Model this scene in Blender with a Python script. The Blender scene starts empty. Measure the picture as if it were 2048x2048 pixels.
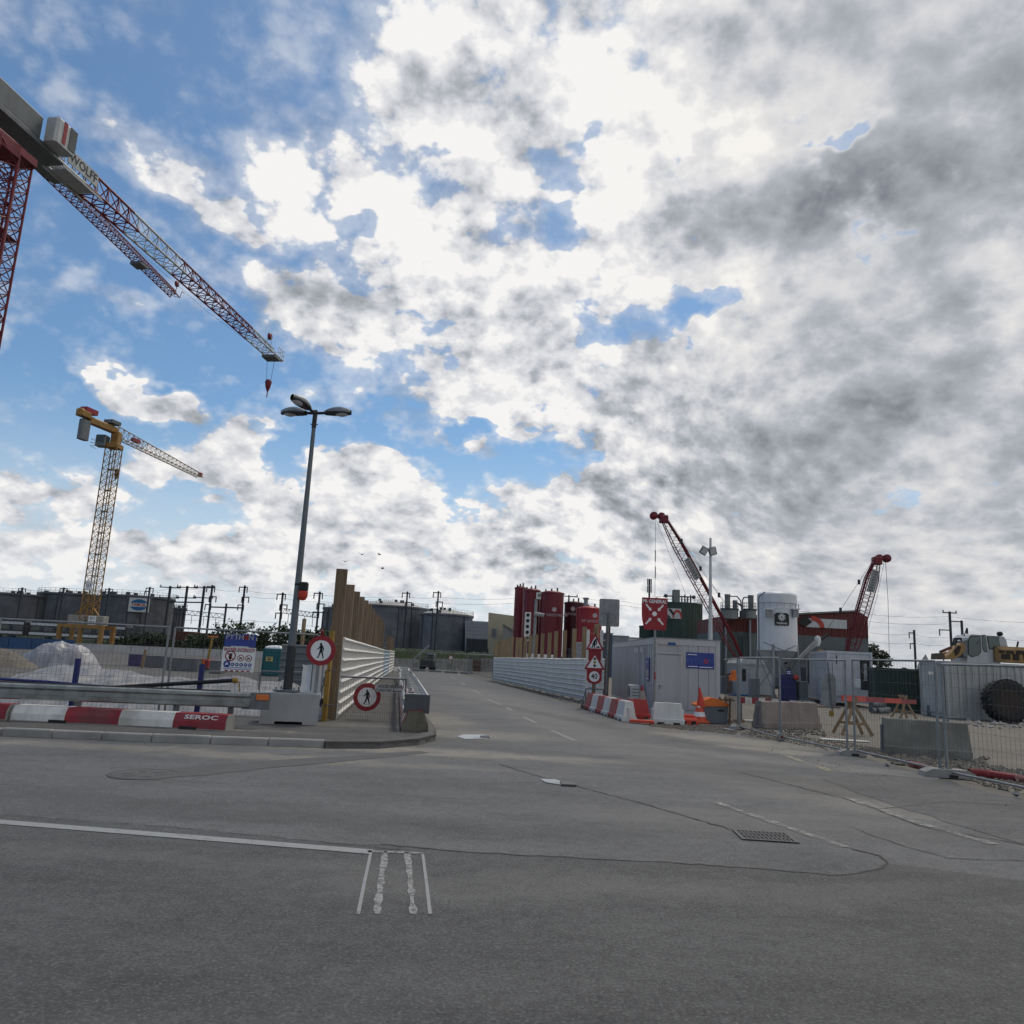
import bpy, math, random
from mathutils import Vector, Matrix
random.seed(7)
S = bpy.context.scene
COL = S.collection
PI = math.pi
V = Vector
# ------------------------------------------------------------------ camera
F, H = 1540.0, 1.8                       # focal length in photo pixels, eye height in metres
PITCH, ROLL = math.atan(291 / 1540.0), 0.05
cam_data = bpy.data.cameras.new('camera')
cam = bpy.data.objects.new('camera', cam_data)
COL.objects.link(cam)
S.camera = cam
CAMR = Matrix.Rotation(PI / 2 + PITCH, 3, 'X') @ Matrix.Rotation(ROLL, 3, 'Z')
cam.matrix_world = Matrix.Translation((0, 0, H)) @ CAMR.to_4x4()
cam_data.sensor_width = 36
cam_data.lens = 36 * F / 2048
cam_data.clip_start, cam_data.clip_end = 0.1, 6000
def ray(px, py):
    return CAMR @ V(((px - 1024) / F, -(py - 1024) / F, -1))
def G(px, py, z=0.0):                    # survey point of the photograph on the level z
    d = ray(px, py); t = (z - H) / d.z
    return V((d.x * t, d.y * t, z))
def Y(px, py, y):                        # survey point at the depth y
    d = ray(px, py); t = y / d.y
    return V((d.x * t, y, H + d.z * t))
# ------------------------------------------------------------------ sky
SUN_EL, SUN_AZ = math.radians(58), math.radians(22)     # azimuth from +Y towards +X
world = bpy.data.worlds.new('World'); S.world = world; world.use_nodes = True
WT = world.node_tree; WT.nodes.clear()
class NT:
    def __init__(s, t): s.t = t
    def new(s, ty, **kw):
        n = s.t.nodes.new(ty)
        for k, v in kw.items(): setattr(n, k, v)
        return n
    def put(s, sock, v):
        if isinstance(v, bpy.types.NodeSocket): s.t.links.new(v, sock)
        elif v is not None: sock.default_value = v
    def m(s, op, a, b=None, c=None, clamp=False):
        n = s.new('ShaderNodeMath', operation=op, use_clamp=clamp)
        s.put(n.inputs[0], a); s.put(n.inputs[1], b)
        if c is not None: s.put(n.inputs[2], c)
        return n.outputs[0]
    def v(s, op, a, b=None, out=0):
        n = s.new('ShaderNodeVectorMath', operation=op)
        s.put(n.inputs[0], a)
        if op == 'SCALE': s.put(n.inputs[3], b)
        else: s.put(n.inputs[1], b)
        return n.outputs['Value'] if out == 'v' else n.outputs[0]
    def sm(s, x, a, b, c=0.0, d=1.0, kind='SMOOTHSTEP'):
        n = s.new('ShaderNodeMapRange', interpolation_type=kind)
        for i, q in enumerate((x, a, b, c, d)): s.put(n.inputs[i], q)
        return n.outputs[0]
    def mix(s, f, a, b, bt='MIX'):
        n = s.new('ShaderNodeMix', data_type='RGBA', blend_type=bt)
        s.put(n.inputs[0], f); s.put(n.inputs[6], a); s.put(n.inputs[7], b)
        return n.outputs[2]
    def noise(s, vec, scale, detail=4, rough=.5, dist=0.0, out=0):
        n = s.new('ShaderNodeTexNoise')
        s.put(n.inputs['Vector'], vec); n.inputs['Scale'].default_value = scale
        n.inputs['Detail'].default_value = detail; n.inputs['Roughness'].default_value = rough
        n.inputs['Distortion'].default_value = dist
        return n.outputs[out]
    def voro(s, vec, scale, detail=2, smooth=.5):
        n = s.new('ShaderNodeTexVoronoi', feature='F1')
        s.put(n.inputs['Vector'], vec); n.inputs['Scale'].default_value = scale
        n.inputs['Detail'].default_value = detail
        n.inputs['Roughness'].default_value = .5
        return n.outputs['Distance']
    def comb(s, x, y, z):
        n = s.new('ShaderNodeCombineXYZ')
        for i, q in enumerate((x, y, z)): s.put(n.inputs[i], q)
        return n.outputs[0]
    def sep(s, a):
        n = s.new('ShaderNodeSeparateXYZ'); s.put(n.inputs[0], a); return n.outputs
w = NT(WT)
tc = w.new('ShaderNodeTexCoord').outputs['Generated']
dx, dy, dz = w.sep(tc)
az = w.m('ARCTAN2', dx, dy)
zc = w.m('MAXIMUM', dz, 0.0)
el = w.m('ARCSINE', zc)
q0 = w.comb(az, el, 0.0)
den = w.m('ADD', w.m('MULTIPLY', zc, .75), .46)
azl = w.sm(az, -.36, -.08)
azr = w.sm(az, .05, .45)
low = w.sm(el, .50, .10)
zf = w.m('ADD', 1.0, w.m('MULTIPLY', w.m('MULTIPLY', azr, low), 1.3))   # streaky layers low on the right
P = w.v('DIVIDE', w.comb(dx, dy, w.m('MULTIPLY', zc, zf)), den)
P = w.comb(w.sep(P)[0], w.sep(P)[1], w.sep(P)[2])
wob = w.v('SUBTRACT', w.noise(P, 5.0, 4, .6, out=1), (.5, .5, .5))
qg = w.v('ADD', q0, w.v('MULTIPLY', wob, (.34, .3, 0)))
qq = w.v('ADD', q0, w.v('MULTIPLY', wob, (.17, .14, 0)))     # ragged cloud outlines
def azel(px, py):
    d = ray(px, py).normalized()
    return math.atan2(d.x, d.y), math.asin(d.z)
def blobs(lst, coord):
    tot = None
    for (px, py, rx, ry, wt) in lst:
        a, e = azel(px, py)
        c = math.cos(e)
        v_ = w.v('MULTIPLY', w.v('SUBTRACT', coord, (a, e, 0)), (F / rx * c, F / ry, 0))
        r = w.v('LENGTH', v_, out='v')
        g = w.sm(r, 1.35, 0.25, 0.0, wt)
        tot = g if tot is None else w.m('ADD', tot, g)
    return tot
COVER = [  # where clouds gather (photo survey: x, y, half width, half height, weight)
 (960, 440, 520, 340, .24), (900, 700, 330, 200, .20), (560, 330, 130, 120, .26), (640, 480, 90, 70, .14), (1300, 800, 420, 260, .16), (1090, 820, 300, 90, .12), (1150, 60, 900, 200, .1),
 (260, 300, 120, 50, .5), (370, 390, 95, 26, .3), (430, 437, 70, 32, .46), (495, 482, 90, 34, .5), (235, 592, 100, 42, .42),
 (225, 768, 66, 32, .8), (310, 790, 76, 40, .85), (378, 808, 54, 36, .8), (490, 838, 36, 22, .7), (550, 845, 24, 14, .45), (600, 618, 140, 66, .55), (740, 650, 130, 70, .25),
 (470, 890, 70, 48, .85), (420, 945, 170, 46, .75), (520, 940, 90, 56, .7), (370, 945, 100, 30, .5), (680, 905, 44, 20, .5),
 (730, 945, 100, 70, 1.1), (680, 1010, 180, 72, .85), (590, 1050, 150, 44, .7), (800, 1020, 90, 80, .8), (900, 1055, 90, 60, .85),
 (110, 1045, 240, 60, .8), (20, 975, 76, 32, .75), (95, 985, 26, 16, .5), (185, 988, 56, 38, .75), (250, 908, 44, 36, .55), (420, 1095, 260, 40, .55), (700, 1110, 280, 40, .6),
 (250, 1145, 420, 54, .7), (800, 1165, 420, 54, .7), (1120, 1010, 150, 80, .5), (1010, 1110, 120, 48, .9), (990, 990, 60, 26, .42), (1010, 960, 50, 16, .3), (1250, 1040, 240, 120, .3), (450, 1017, 26, 12, .45)]
GAPS = [
 (1440, 585, 88, 66, -.62), (1405, 630, 60, 48, -.5), (1170, 365, 84, 58, -.42), (1160, 490, 60, 40, -.4), (1255, 640, 110, 36, -.36), (1715, 262, 70, 26, -.42), (1390, 296, 44, 40, -.3),
 (940, 300, 60, 26, -.28), (700, 400, 46, 26, -.3), (1040, 838, 60, 22, -.4), (1085, 955, 80, 42, -.62), (950, 960, 100, 66, -.72), (960, 905, 130, 34, -.6), (760, 885, 110, 40, -.3), (620, 520, 70, 50, -.3), (900, 690, 90, 24, -.2),
 (330, 1015, 130, 30, -.5), (600, 905, 40, 40, -.4), (330, 900, 60, 40, -.2), (790, 1115, 70, 22, -.25), (700, 860, 130, 40, -.3), (990, 1000, 70, 30, -.2), (650, 780, 60, 40, -.2), (120, 800, 60, 90, -.3), (430, 700, 160, 70, -.3)]
GREY = [  # thick cloud that lets less light through
 (1960, 330, 290, 130, .66), (1660, 390, 200, 80, .48), (1400, 410, 110, 70, .5), (1330, 660, 120, 60, .05), (1760, 600, 150, 110, .26), (1600, 480, 90, 60, .22), (1900, 680, 200, 80, .34),
 (1560, 840, 330, 60, .28), (1860, 860, 300, 110, .42), (1560, 930, 240, 50, .26), (1500, 1010, 190, 54, .28), (1800, 1060, 330, 60, .26), (1420, 950, 130, 40, .24),
 (640, 616, 160, 42, .5), (770, 615, 70, 40, .45), (1060, 650, 60, 90, .45), (1290, 790, 120, 34, .24), (1120, 430, 50, 40, .22), (1180, 800, 110, 24, .2),
 (480, 970, 150, 22, .26), (680, 1058, 200, 28, .36), (120, 1090, 200, 24, .14), (560, 990, 60, 18, .14), (1160, 1040, 80, 50, .26), (1340, 1010, 130, 60, .26), (330, 1120, 200, 22, .16)]
base = w.m('ADD', w.m('MULTIPLY', azl, .34), -.12)
base = w.m('ADD', base, w.m('MULTIPLY', azr, .50))
cov = w.m('ADD', base, w.m('ADD', blobs(COVER, qq), w.m('MULTIPLY', blobs(GAPS, qg), .92)))
fine = w.sm(el, .05, .42, .86, 1.0)
puff = w.m('ADD', .42, w.m('MULTIPLY', w.sm(el, .34, .16), w.sm(az, .10, -.10, 0, .36)))
def density(p):
    a = w.m('SUBTRACT', w.noise(p, 5.4, 9, .61), .5)
    b = w.m('SUBTRACT', .42, w.voro(p, 15.0, 3.2))
    return w.m('ADD', w.m('MULTIPLY', a, 1.9), w.m('MULTIPLY', b, puff))
n1 = density(P)
n2 = density(w.v('ADD', P, (.024, -.024, .075)))
nlow = w.m('SUBTRACT', w.noise(P, 3.4, 6, .6), .5)
D = w.m('ADD', cov, n1)
alpha = w.m('MAXIMUM', w.sm(D, -.07, .17), w.sm(D, -.50, .08, 0, .42))   # thin veil round the thick cloud
lowleft = w.m('MULTIPLY', w.sm(el, .36, .2), w.sm(az, .1, -.1))
relief = w.m('MULTIPLY', w.m('SUBTRACT', n1, n2), w.m('SUBTRACT', 1.0, w.m('MULTIPLY', lowleft, .5)))
thick = w.m('MULTIPLY', w.sm(D, .25, 1.1), w.m('SUBTRACT', 1.0, w.m('MULTIPLY', lowleft, .7)))
grey = w.m('ADD', w.m('MULTIPLY', blobs(GREY, qq), .5), w.m('MULTIPLY', azr, .16))
grey = w.m('MULTIPLY', grey, w.sm(D, -.1, .45))
grey = w.m('MULTIPLY', grey, w.m('ADD', 1.0, w.m('MULTIPLY', nlow, w.m('SUBTRACT', 1.8, w.m('MULTIPLY', lowleft, 1.2)))))
lum = w.m('SUBTRACT', w.m('ADD', .82, w.m('MULTIPLY', relief, w.m('SUBTRACT', 1.35, w.m('MULTIPLY', azr, .72)))), w.m('MULTIPLY', thick, w.m('ADD', .16, w.m('MULTIPLY', nlow, .55))))
lum = w.m('SUBTRACT', lum, grey)
ramp = w.new('ShaderNodeValToRGB')
WT.links.new(lum, ramp.inputs[0])
cr = ramp.color_ramp
cr.elements[0].position, cr.elements[0].color = .0, (1.9, 2.1, 2.4, 1)
cr.elements[1].position, cr.elements[1].color = 1.0, (9.2, 9.1, 8.95, 1)
for p_, c_ in ((.45, (4.4, 4.65, 5.05, 1)), (.70, (6.7, 6.8, 7.15, 1)), (.88, (8.0, 8.0, 8.15, 1))):
    e_ = cr.elements.new(p_); e_.color = c_
warm = w.m('MULTIPLY', azr, w.sm(lum, .4, .9))
cloud = w.mix(w.m('MULTIPLY', warm, .55), ramp.outputs[0], w.mix(1.0, ramp.outputs[0], (1.0, .965, .90, 1), 'MULTIPLY'))
sky = w.new('ShaderNodeTexSky', sky_type='NISHITA', sun_disc=False, sun_elevation=SUN_EL, sun_rotation=SUN_AZ)
sky.air_density, sky.dust_density, sky.ozone_density = 1.0, .6, 1.5
blue = w.mix(1.0, sky.outputs[0], (.70, .92, 1.03, 1), 'MULTIPLY')
veil = w.sm(el, .02, .30, .8, .02)
blue = w.mix(veil, blue, (6.8, 7.4, 8.1, 1))
col = w.mix(alpha, blue, cloud)
col = w.mix(w.sm(el, .12, .0, 0, .6), col, w.mix(azr, (7.4, 7.8, 8.3, 1), (5.6, 5.9, 6.2, 1)))
bg = w.new('ShaderNodeBackground'); bg.inputs['Strength'].default_value = .1
WT.links.new(col, bg.inputs['Color'])
WT.links.new(bg.outputs[0], w.new('ShaderNodeOutputWorld').inputs[0])
world.cycles.sampling_method = 'MANUAL'; world.cycles.sample_map_resolution = 512
# ------------------------------------------------------------------ sun, exposure
sun_data = bpy.data.lights.new('sun', 'SUN')
sun_data.energy, sun_data.angle, sun_data.color = 1.5, math.radians(10), (1, .92, .80)
sun = bpy.data.objects.new('sun', sun_data); COL.objects.link(sun)
sun.location = (0, 0, 60)
sd = V((math.sin(SUN_AZ) * math.cos(SUN_EL), math.cos(SUN_AZ) * math.cos(SUN_EL), math.sin(SUN_EL)))
sun.rotation_euler = (-sd).to_track_quat('-Z', 'Y').to_euler()
S.view_settings.view_transform = 'Standard'; S.view_settings.look = 'None'
S.view_settings.exposure = 0; S.view_settings.gamma = 1; S.view_settings.use_curve_mapping = False
S.cycles.use_adaptive_sampling = True; S.cycles.adaptive_threshold = .02; S.cycles.adaptive_min_samples = 12
S.cycles.max_bounces = 6; S.cycles.transparent_max_bounces = 12
# ------------------------------------------------------------------ helpers
class MB:                                  # collects shapes, then links them as ONE mesh object
    def __init__(s): s.v, s.f, s.mi, s.sm = [], [], [], []
    def add(s, vs, fs, m=0, smooth=False):
        o = len(s.v); s.v += [tuple(q) for q in vs]
        for f in fs: s.f.append(tuple(o + i for i in f)); s.mi.append(m); s.sm.append(smooth)
        return s
    def box(s, c, d, rz=0, M=None, m=0):
        x, y, z = d[0] / 2, d[1] / 2, d[2] / 2
        R_ = M if M is not None else Matrix.Rotation(rz, 3, 'Z')
        vs = [V(c) + R_ @ V(q) for q in ((-x, -y, -z), (x, -y, -z), (x, y, -z), (-x, y, -z), (-x, -y, z), (x, -y, z), (x, y, z), (-x, y, z))]
        return s.add(vs, [(3, 2, 1, 0), (4, 5, 6, 7), (0, 1, 5, 4), (1, 2, 6, 5), (2, 3, 7, 6), (3, 0, 4, 7)], m)
    def bbox(s, c, d, b=.02, rz=0, m=0):    # box with chamfered upright edges and top
        x, y, z = d[0] / 2, d[1] / 2, d[2] / 2; R_ = Matrix.Rotation(rz, 3, 'Z')
        def ring(i, zz): return [(x - i, y - b), (x - b, y - i), (-x + b, y - i), (-x + i, y - b), (-x + i, -y + b), (-x + b, -y + i), (x - b, -y + i), (x - i, -y + b)], zz
        vs = []
        for i, zz in ((0, -z), (0, z - b), (b * .8, z)):
            pts, _ = ring(i, zz)
            vs += [V(c) + R_ @ V((p[0], p[1], zz)) for p in pts]
        fs = [tuple(range(7, -1, -1)), tuple(range(16, 24))]
        for k in (0, 8):
            for i in range(8): fs.append((k + i, k + (i + 1) % 8, k + 8 + (i + 1) % 8, k + 8 + i))
        return s.add(vs, fs, m)
    def tube(s, p, q, r, n=6, r2=None, m=0, smooth=True, cap=True):
        p, q = V(p), V(q); d = q - p
        if d.length < 1e-6: return s
        r2 = r if r2 is None else r2
        z = d.normalized(); x = z.orthogonal().normalized(); y = z.cross(x)
        vs = []
        for c, rr in ((p, r), (q, r2)):
            for i in range(n):
                a = 2 * PI * i / n
                vs.append(c + x * (rr * math.cos(a)) + y * (rr * math.sin(a)))
        fs = [(i, (i + 1) % n, n + (i + 1) % n, n + i) for i in range(n)]
        s.add(vs, fs, m, smooth)
        if cap: s.add(vs, [tuple(range(n - 1, -1, -1)), tuple(range(n, 2 * n))], m)
        return s
    def path(s, pts, r, n=6, m=0):
        for a, b in zip(pts, pts[1:]): s.tube(a, b, r, n, m=m)
        return s
    def beam(s, p, q, w, h, m=0, up=(0, 0, 1)):
        p, q = V(p), V(q); d = q - p
        x = d.normalized(); u = V(up)
        if abs(x.dot(u)) > .99: u = V((0, 1, 0))
        y = u.cross(x).normalized(); z = x.cross(y)
        return s.box((p + q) / 2, (d.length, w, h), M=Matrix((x, y, z)).transposed(), m=m)
    def lathe(s, prof, c=(0, 0, 0), n=24, m=0, smooth=True, M=None):
        vs = []
        for r, z in prof:
            for i in range(n):
                a = 2 * PI * i / n
                q = V((r * math.cos(a), r * math.sin(a), z))
                vs.append(V(c) + (M @ q if M is not None else q))
        fs = []
        for k in range(len(prof) - 1):
            for i in range(n):
                fs.append((k * n + i, k * n + (i + 1) % n, (k + 1) * n + (i + 1) % n, (k + 1) * n + i))
        s.add(vs, fs, m, smooth)
        if prof[0][0] > .001: s.add(vs[:n], [tuple(range(n - 1, -1, -1))], m)
        if prof[-1][0] > .001: s.add(vs[-n:], [tuple(range(n))], m)
        return s
    def prism(s, poly, h, M=None, m=0, z0=0.0):   # polygon in local XY extruded along local Z
        M = M or Matrix.Identity(4); n = len(poly)
        vs = [M @ V((x, y, z0)) for x, y in poly] + [M @ V((x, y, z0 + h)) for x, y in poly]
        fs = [tuple(range(n - 1, -1, -1)), tuple(range(n, 2 * n))] + [(i, (i + 1) % n, n + (i + 1) % n, n + i) for i in range(n)]
        return s.add(vs, fs, m)
    def sweep(s, prof, p, q, m=0, up=(0, 0, 1), closed=False, smooth=False):   # profile (side, up) swept from p to q
        p, q = V(p), V(q); x = (q - p).normalized(); y = V(up).cross(x).normalized(); z = x.cross(y); n = len(prof)
        vs = [c + y * a + z * b for c in (p, q) for a, b in prof]
        k = n if closed else n - 1
        s.add(vs, [(i, n + i, n + (i + 1) % n, (i + 1) % n) for i in range(k)], m, smooth)
        if closed: s.add(vs, [tuple(range(n)), tuple(range(2 * n - 1, n - 1, -1))], m)
        return s
    def grid(s, fn, nu, nv, m=0, smooth=True):
        vs = [fn(i / nu, j / nv) for j in range(nv + 1) for i in range(nu + 1)]
        fs = [(j * (nu + 1) + i, j * (nu + 1) + i + 1, (j + 1) * (nu + 1) + i + 1, (j + 1) * (nu + 1) + i) for j in range(nv) for i in range(nu)]
        return s.add(vs, fs, m, smooth)
    def rock(s, c, r, m=0, flat=.7):
        vs = []
        for a, b, q in ((0, 0, 1), (0, 0, -1), (1, 0, 0), (-1, 0, 0), (0, 1, 0), (0, -1, 0)):
            k = r * random.uniform(.6, 1.15)
            vs.append(V(c) + V((a * k + random.uniform(-.2, .2) * r, b * k + random.uniform(-.2, .2) * r, q * k * flat)))
        return s.add(vs, [(0, 2, 4), (0, 4, 3), (0, 3, 5), (0, 5, 2), (1, 4, 2), (1, 3, 4), (1, 5, 3), (1, 2, 5)], m)
    def build(s, name, mats, parent=None, at=None):
        me = bpy.data.meshes.new(name)
        off = V(at) if at is not None else V((0, 0, 0))
        me.from_pydata([tuple(V(q) - off) for q in s.v], [], s.f)
        for k in (mats if isinstance(mats, (list, tuple)) else [mats]): me.materials.append(k)
        me.polygons.foreach_set('material_index', s.mi); me.polygons.foreach_set('use_smooth', s.sm)
        me.update()
        o = bpy.data.objects.new(name, me); COL.objects.link(o)
        if parent is not None: o.parent = parent
        elif at is not None: o.location = at
        return o
def tag(o, label=None, cat=None, group=None, kind=None):
    for k, q in (('label', label), ('category', cat), ('group', group), ('kind', kind)):
        if q: o[k] = q
    return o
def thing(name, label, cat, loc=(0, 0, 0), rz=0, group=None):
    o = bpy.data.objects.new(name, None); COL.objects.link(o)
    o.location = loc; o.rotation_euler = (0, 0, rz); o.empty_display_size = .1
    return tag(o, label, cat, group)
def structure(o): o['kind'] = 'structure'; return o
def stuff(o): o['kind'] = 'stuff'; return o
def dup(root, loc=None, rz=None, label=None):
    def cp(o, par):
        c = o.copy(); COL.objects.link(c)
        if par is not None: c.parent = par
        for k in o.children: cp(k, c)
        return c
    r = cp(root, None)
    if loc is not None: r.location = loc
    if rz is not None: r.rotation_euler = (0, 0, rz)
    if label: r['label'] = label
    return r
def lettering(txt, size, mt, parent, loc, rot=(PI / 2, 0, 0), align='CENTER', name='lettering', fat=0.0, sx=1.0, depth=.002, M=None):
    cu = bpy.data.curves.new('lettering', 'FONT'); cu.body = txt; cu.size = size
    cu.align_x = align; cu.align_y = 'CENTER'; cu.offset = fat; cu.extrude = depth; cu.resolution_u = 2
    t = bpy.data.objects.new('t', cu)
    me = bpy.data.meshes.new_from_object(t)
    bpy.data.objects.remove(t); bpy.data.curves.remove(cu)
    T = (Matrix.Translation(loc) @ (M.to_4x4() if M is not None else __import__('mathutils').Euler(rot).to_matrix().to_4x4()) @ Matrix.Diagonal((sx, 1, 1, 1)))
    me.transform(T); me.materials.clear(); me.materials.append(mt); me.name = name
    o = bpy.data.objects.new(name, me); COL.objects.link(o); o.parent = parent
    return o
# ------------------------------------------------------------------ materials
def mat(name, col, rough=.6, metal=0.0, var=.16, scale=2.5, bump=0.0, streak=0.0, col2=None, spread=.5, fine=0.0, spec=.4, bscale=None, stretch=(1, 1, 1), rnd=0.0):
    m = bpy.data.materials.new(name); m.use_nodes = True
    t = m.node_tree; t.nodes.clear(); n = NT(t)
    b = n.new('ShaderNodeBsdfPrincipled'); o = n.new('ShaderNodeOutputMaterial'); t.links.new(b.outputs[0], o.inputs[0])
    oc = n.new('ShaderNodeTexCoord').outputs['Object']
    pc = n.v('MULTIPLY', oc, stretch)
    f = n.noise(pc, scale, 5, .6)
    c3 = tuple(col); lo = tuple(q * (1 - var) for q in c3) + (1,); hi = tuple(q * (1 + var) for q in c3) + (1,)
    c = n.mix(n.sm(f, .3, .7), lo, hi)
    if col2 is not None:
        c = n.mix(n.sm(n.noise(pc, scale * .37, 6, .65), spread, spread + .16), c, tuple(col2) + (1,))
    if streak:
        st = n.noise(n.v('MULTIPLY', oc, (1, 1, .07)), scale * 2.2, 4, .6)
        c = n.mix(n.sm(st, .45, .75, 0, streak), c, tuple(q * .35 for q in c3) + (1,))
    if fine:
        c = n.mix(n.sm(n.noise(oc, 160, 2, .6), .35, .7, 0, fine), c, tuple(min(1, q * 1.9) for q in c3) + (1,))
    if rnd:
        oi = n.new('ShaderNodeObjectInfo').outputs['Random']
        k = n.m('ADD', 1 - rnd, n.m('MULTIPLY', oi, 2 * rnd))
        c = n.mix(1.0, c, n.comb(k, k, k), 'MULTIPLY')
    n.put(b.inputs['Base Color'], c)
    n.put(b.inputs['Roughness'], n.sm(f, .2, .8, max(.03, rough - .1), min(1, rough + .1)))
    b.inputs['Metallic'].default_value = metal; b.inputs['Specular IOR Level'].default_value = spec
    if bump:
        bp = n.new('ShaderNodeBump'); bp.inputs['Strength'].default_value = bump; bp.inputs['Distance'].default_value = .02
        n.put(bp.inputs['Height'], n.noise(pc, bscale or scale * 5, 5, .6)); t.links.new(bp.outputs[0], b.inputs['Normal'])
    return m
def glass(name, col=(.05, .08, .08)):
    m = mat(name, col, .08, 0, .05, 1, spec=.8); return m
MAT = {}
def M_(k, *a, **kw):
    MAT[k] = mat(k, *a, **kw); return MAT[k]
M_('galv', (.25, .26, .265), .5, .4, .2, 6, streak=.25)
M_('galv_dark', (.16, .17, .18), .5, .5, .2, 6, streak=.3)
M_('rail_steel', (.26, .28, .27), .48, .45, .22, 3, streak=.3, col2=(.17, .16, .14), spread=.56)
M_('wire', (.11, .115, .12), .5, .5, .1, 2)
M_('concrete', (.30, .29, .27), .9, 0, .16, 1.6, .25, .2, col2=(.2, .19, .17), spread=.55)
M_('concrete_lt', (.34, .345, .345), .85, 0, .1, 1.4, .12, .12)
M_('concrete_pink', (.27, .235, .21), .9, 0, .16, 1.8, .25, .25, col2=(.34, .20, .16), spread=.56)
M_('white_paint', (.64, .635, .60), .55, 0, .1, 2, .08, .35, col2=(.40, .385, .34), spread=.54)
M_('white_dirty', (.62, .61, .575), .5, 0, .08, 1.2, .05, .16, col2=(.50, .49, .45), spread=.62)
M_('red_paint', (.25, .024, .032), .55, 0, .16, 2.5, .08, .3, col2=(.17, .045, .045), spread=.53)
M_('sign_red', (.28, .014, .024), .4, 0, .06, 3)
M_('sign_white', (.76, .77, .77), .4, 0, .04, 3)
M_('sign_blue', (.030, .055, .26), .4, 0, .06, 3)
M_('black', (.012, .012, .013), .5, 0, .1, 3)
M_('rubber', (.022, .022, .022), .8, 0, .2, 6, .2, col2=(.06, .055, .048), spread=.55)
M_('wood_old', (.20, .142, .09), .8, 0, .25, 3, .2, .2, stretch=(6, 6, .4), rnd=.16)
M_('wood_lt', (.25, .178, .105), .8, 0, .2, 3, .15, .15, stretch=(6, 6, .4), rnd=.14)
M_('wood_dark', (.12, .085, .06), .85, 0, .25, 3, .2, .3, stretch=(6, 6, .4))
M_('yellow_wood', (.30, .19, .04), .75, 0, .15, 3, .1, .25)
M_('crane_red', (.15, .014, .022), .5, .1, .15, 1.5)
M_('crane_white', (.44, .46, .46), .5, .1, .1, 1.5, streak=.15)
M_('crane_grey', (.13, .145, .15), .5, .2, .12, 1.5, streak=.2)
M_('crane_yellow', (.29, .16, .04), .55, .1, .2, 1.0, streak=.25)
M_('orange', (.60, .15, .025), .5, 0, .1, 3)
M_('orange_red', (.52, .05, .03), .5, 0, .08, 3)
M_('blue_dark', (.02, .025, .12), .5, 0, .15, 3)
M_('glass_dark', (.02, .03, .03), .1, 0, .05, 1, spec=.7)
M_('foil', (.30, .31, .34), .5, 0, .1, 1.5)
# ------------------------------------------------------------------ ground, road, pavement
def asphalt(name, base, stains, fine=.55, rough=.82):
    m = bpy.data.materials.new(name); m.use_nodes = True; t = m.node_tree; t.nodes.clear(); n = NT(t)
    b = n.new('ShaderNodeBsdfPrincipled'); o = n.new('ShaderNodeOutputMaterial'); t.links.new(b.outputs[0], o.inputs[0])
    oc = n.new('ShaderNodeTexCoord').outputs['Object']
    big = n.noise(n.v('MULTIPLY', oc, (.22, .5, 1)), 1.0, 6, .62)
    mid = n.noise(n.v('MULTIPLY', oc, (.6, 1.4, 1)), 1.3, 5, .65)
    c = n.mix(n.sm(big, .32, .68), tuple(q * .80 for q in base) + (1,), tuple(q * 1.16 for q in base) + (1,))
    c = n.mix(n.sm(mid, .52, .74, 0, .5), c, tuple(q * .66 for q in base) + (1,))
    md = n.noise(oc, 7.5, 7, .8)
    c = n.mix(n.sm(md, .49, .62, 0, .6), c, tuple(q * .62 for q in base) + (1,))
    c = n.mix(n.sm(md, .49, .37, 0, .6), c, tuple(q * 1.35 for q in base) + (1,))
    wob = n.v('SUBTRACT', n.noise(oc, .9, 5, .65, out=1), (.5, .5, .5))
    q = n.v('ADD', oc, n.v('MULTIPLY', wob, (1.6, 1.6, 0)))
    rag = n.sm(n.noise(oc, 3.0, 5, .7), .3, .62)
    for (x, y, rx, ry, ang, colr, k) in stains:
        mp = n.new('ShaderNodeMapping', vector_type='TEXTURE'); n.put(mp.inputs[0], q)
        mp.inputs[1].default_value = (x, y, 0); mp.inputs[2].default_value = (0, 0, ang); mp.inputs[3].default_value = (rx, ry, 1e3)
        r = n.v('LENGTH', mp.outputs[0], out='v')
        f = n.m('MULTIPLY', n.sm(r, 1.15, .35, 0, k), n.m('ADD', .45, n.m('MULTIPLY', rag, .55)))
        c = n.mix(f, c, tuple(colr) + (1,))
    g1 = n.noise(oc, 42, 4, .8)
    c = n.mix(n.sm(g1, .53, .63, 0, fine), c, tuple(min(1, k * 2.2) for k in base) + (1,))
    c = n.mix(n.sm(g1, .48, .36, 0, fine * 1.2), c, tuple(k * .45 for k in base) + (1,))
    n.put(b.inputs['Base Color'], c); n.put(b.inputs['Roughness'], n.sm(mid, .2, .8, rough - .12, rough + .08))
    b.inputs['Specular IOR Level'].default_value = .32
    bp = n.new('ShaderNodeBump'); bp.inputs['Strength'].default_value = .45; bp.inputs['Distance'].default_value = .012
    n.put(bp.inputs['Height'], n.m('ADD', g1, n.m('MULTIPLY', mid, 1.2))); t.links.new(bp.outputs[0], b.inputs['Normal'])
    return m
DUST, PALE, TAR = (.30, .275, .22), (.20, .195, .182), (.062, .061, .06)
def stain(px, py, rx, ry, ang, colr, k):
    g = G(px, py); return (g.x, g.y, rx, ry, ang, colr, k)
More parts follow.
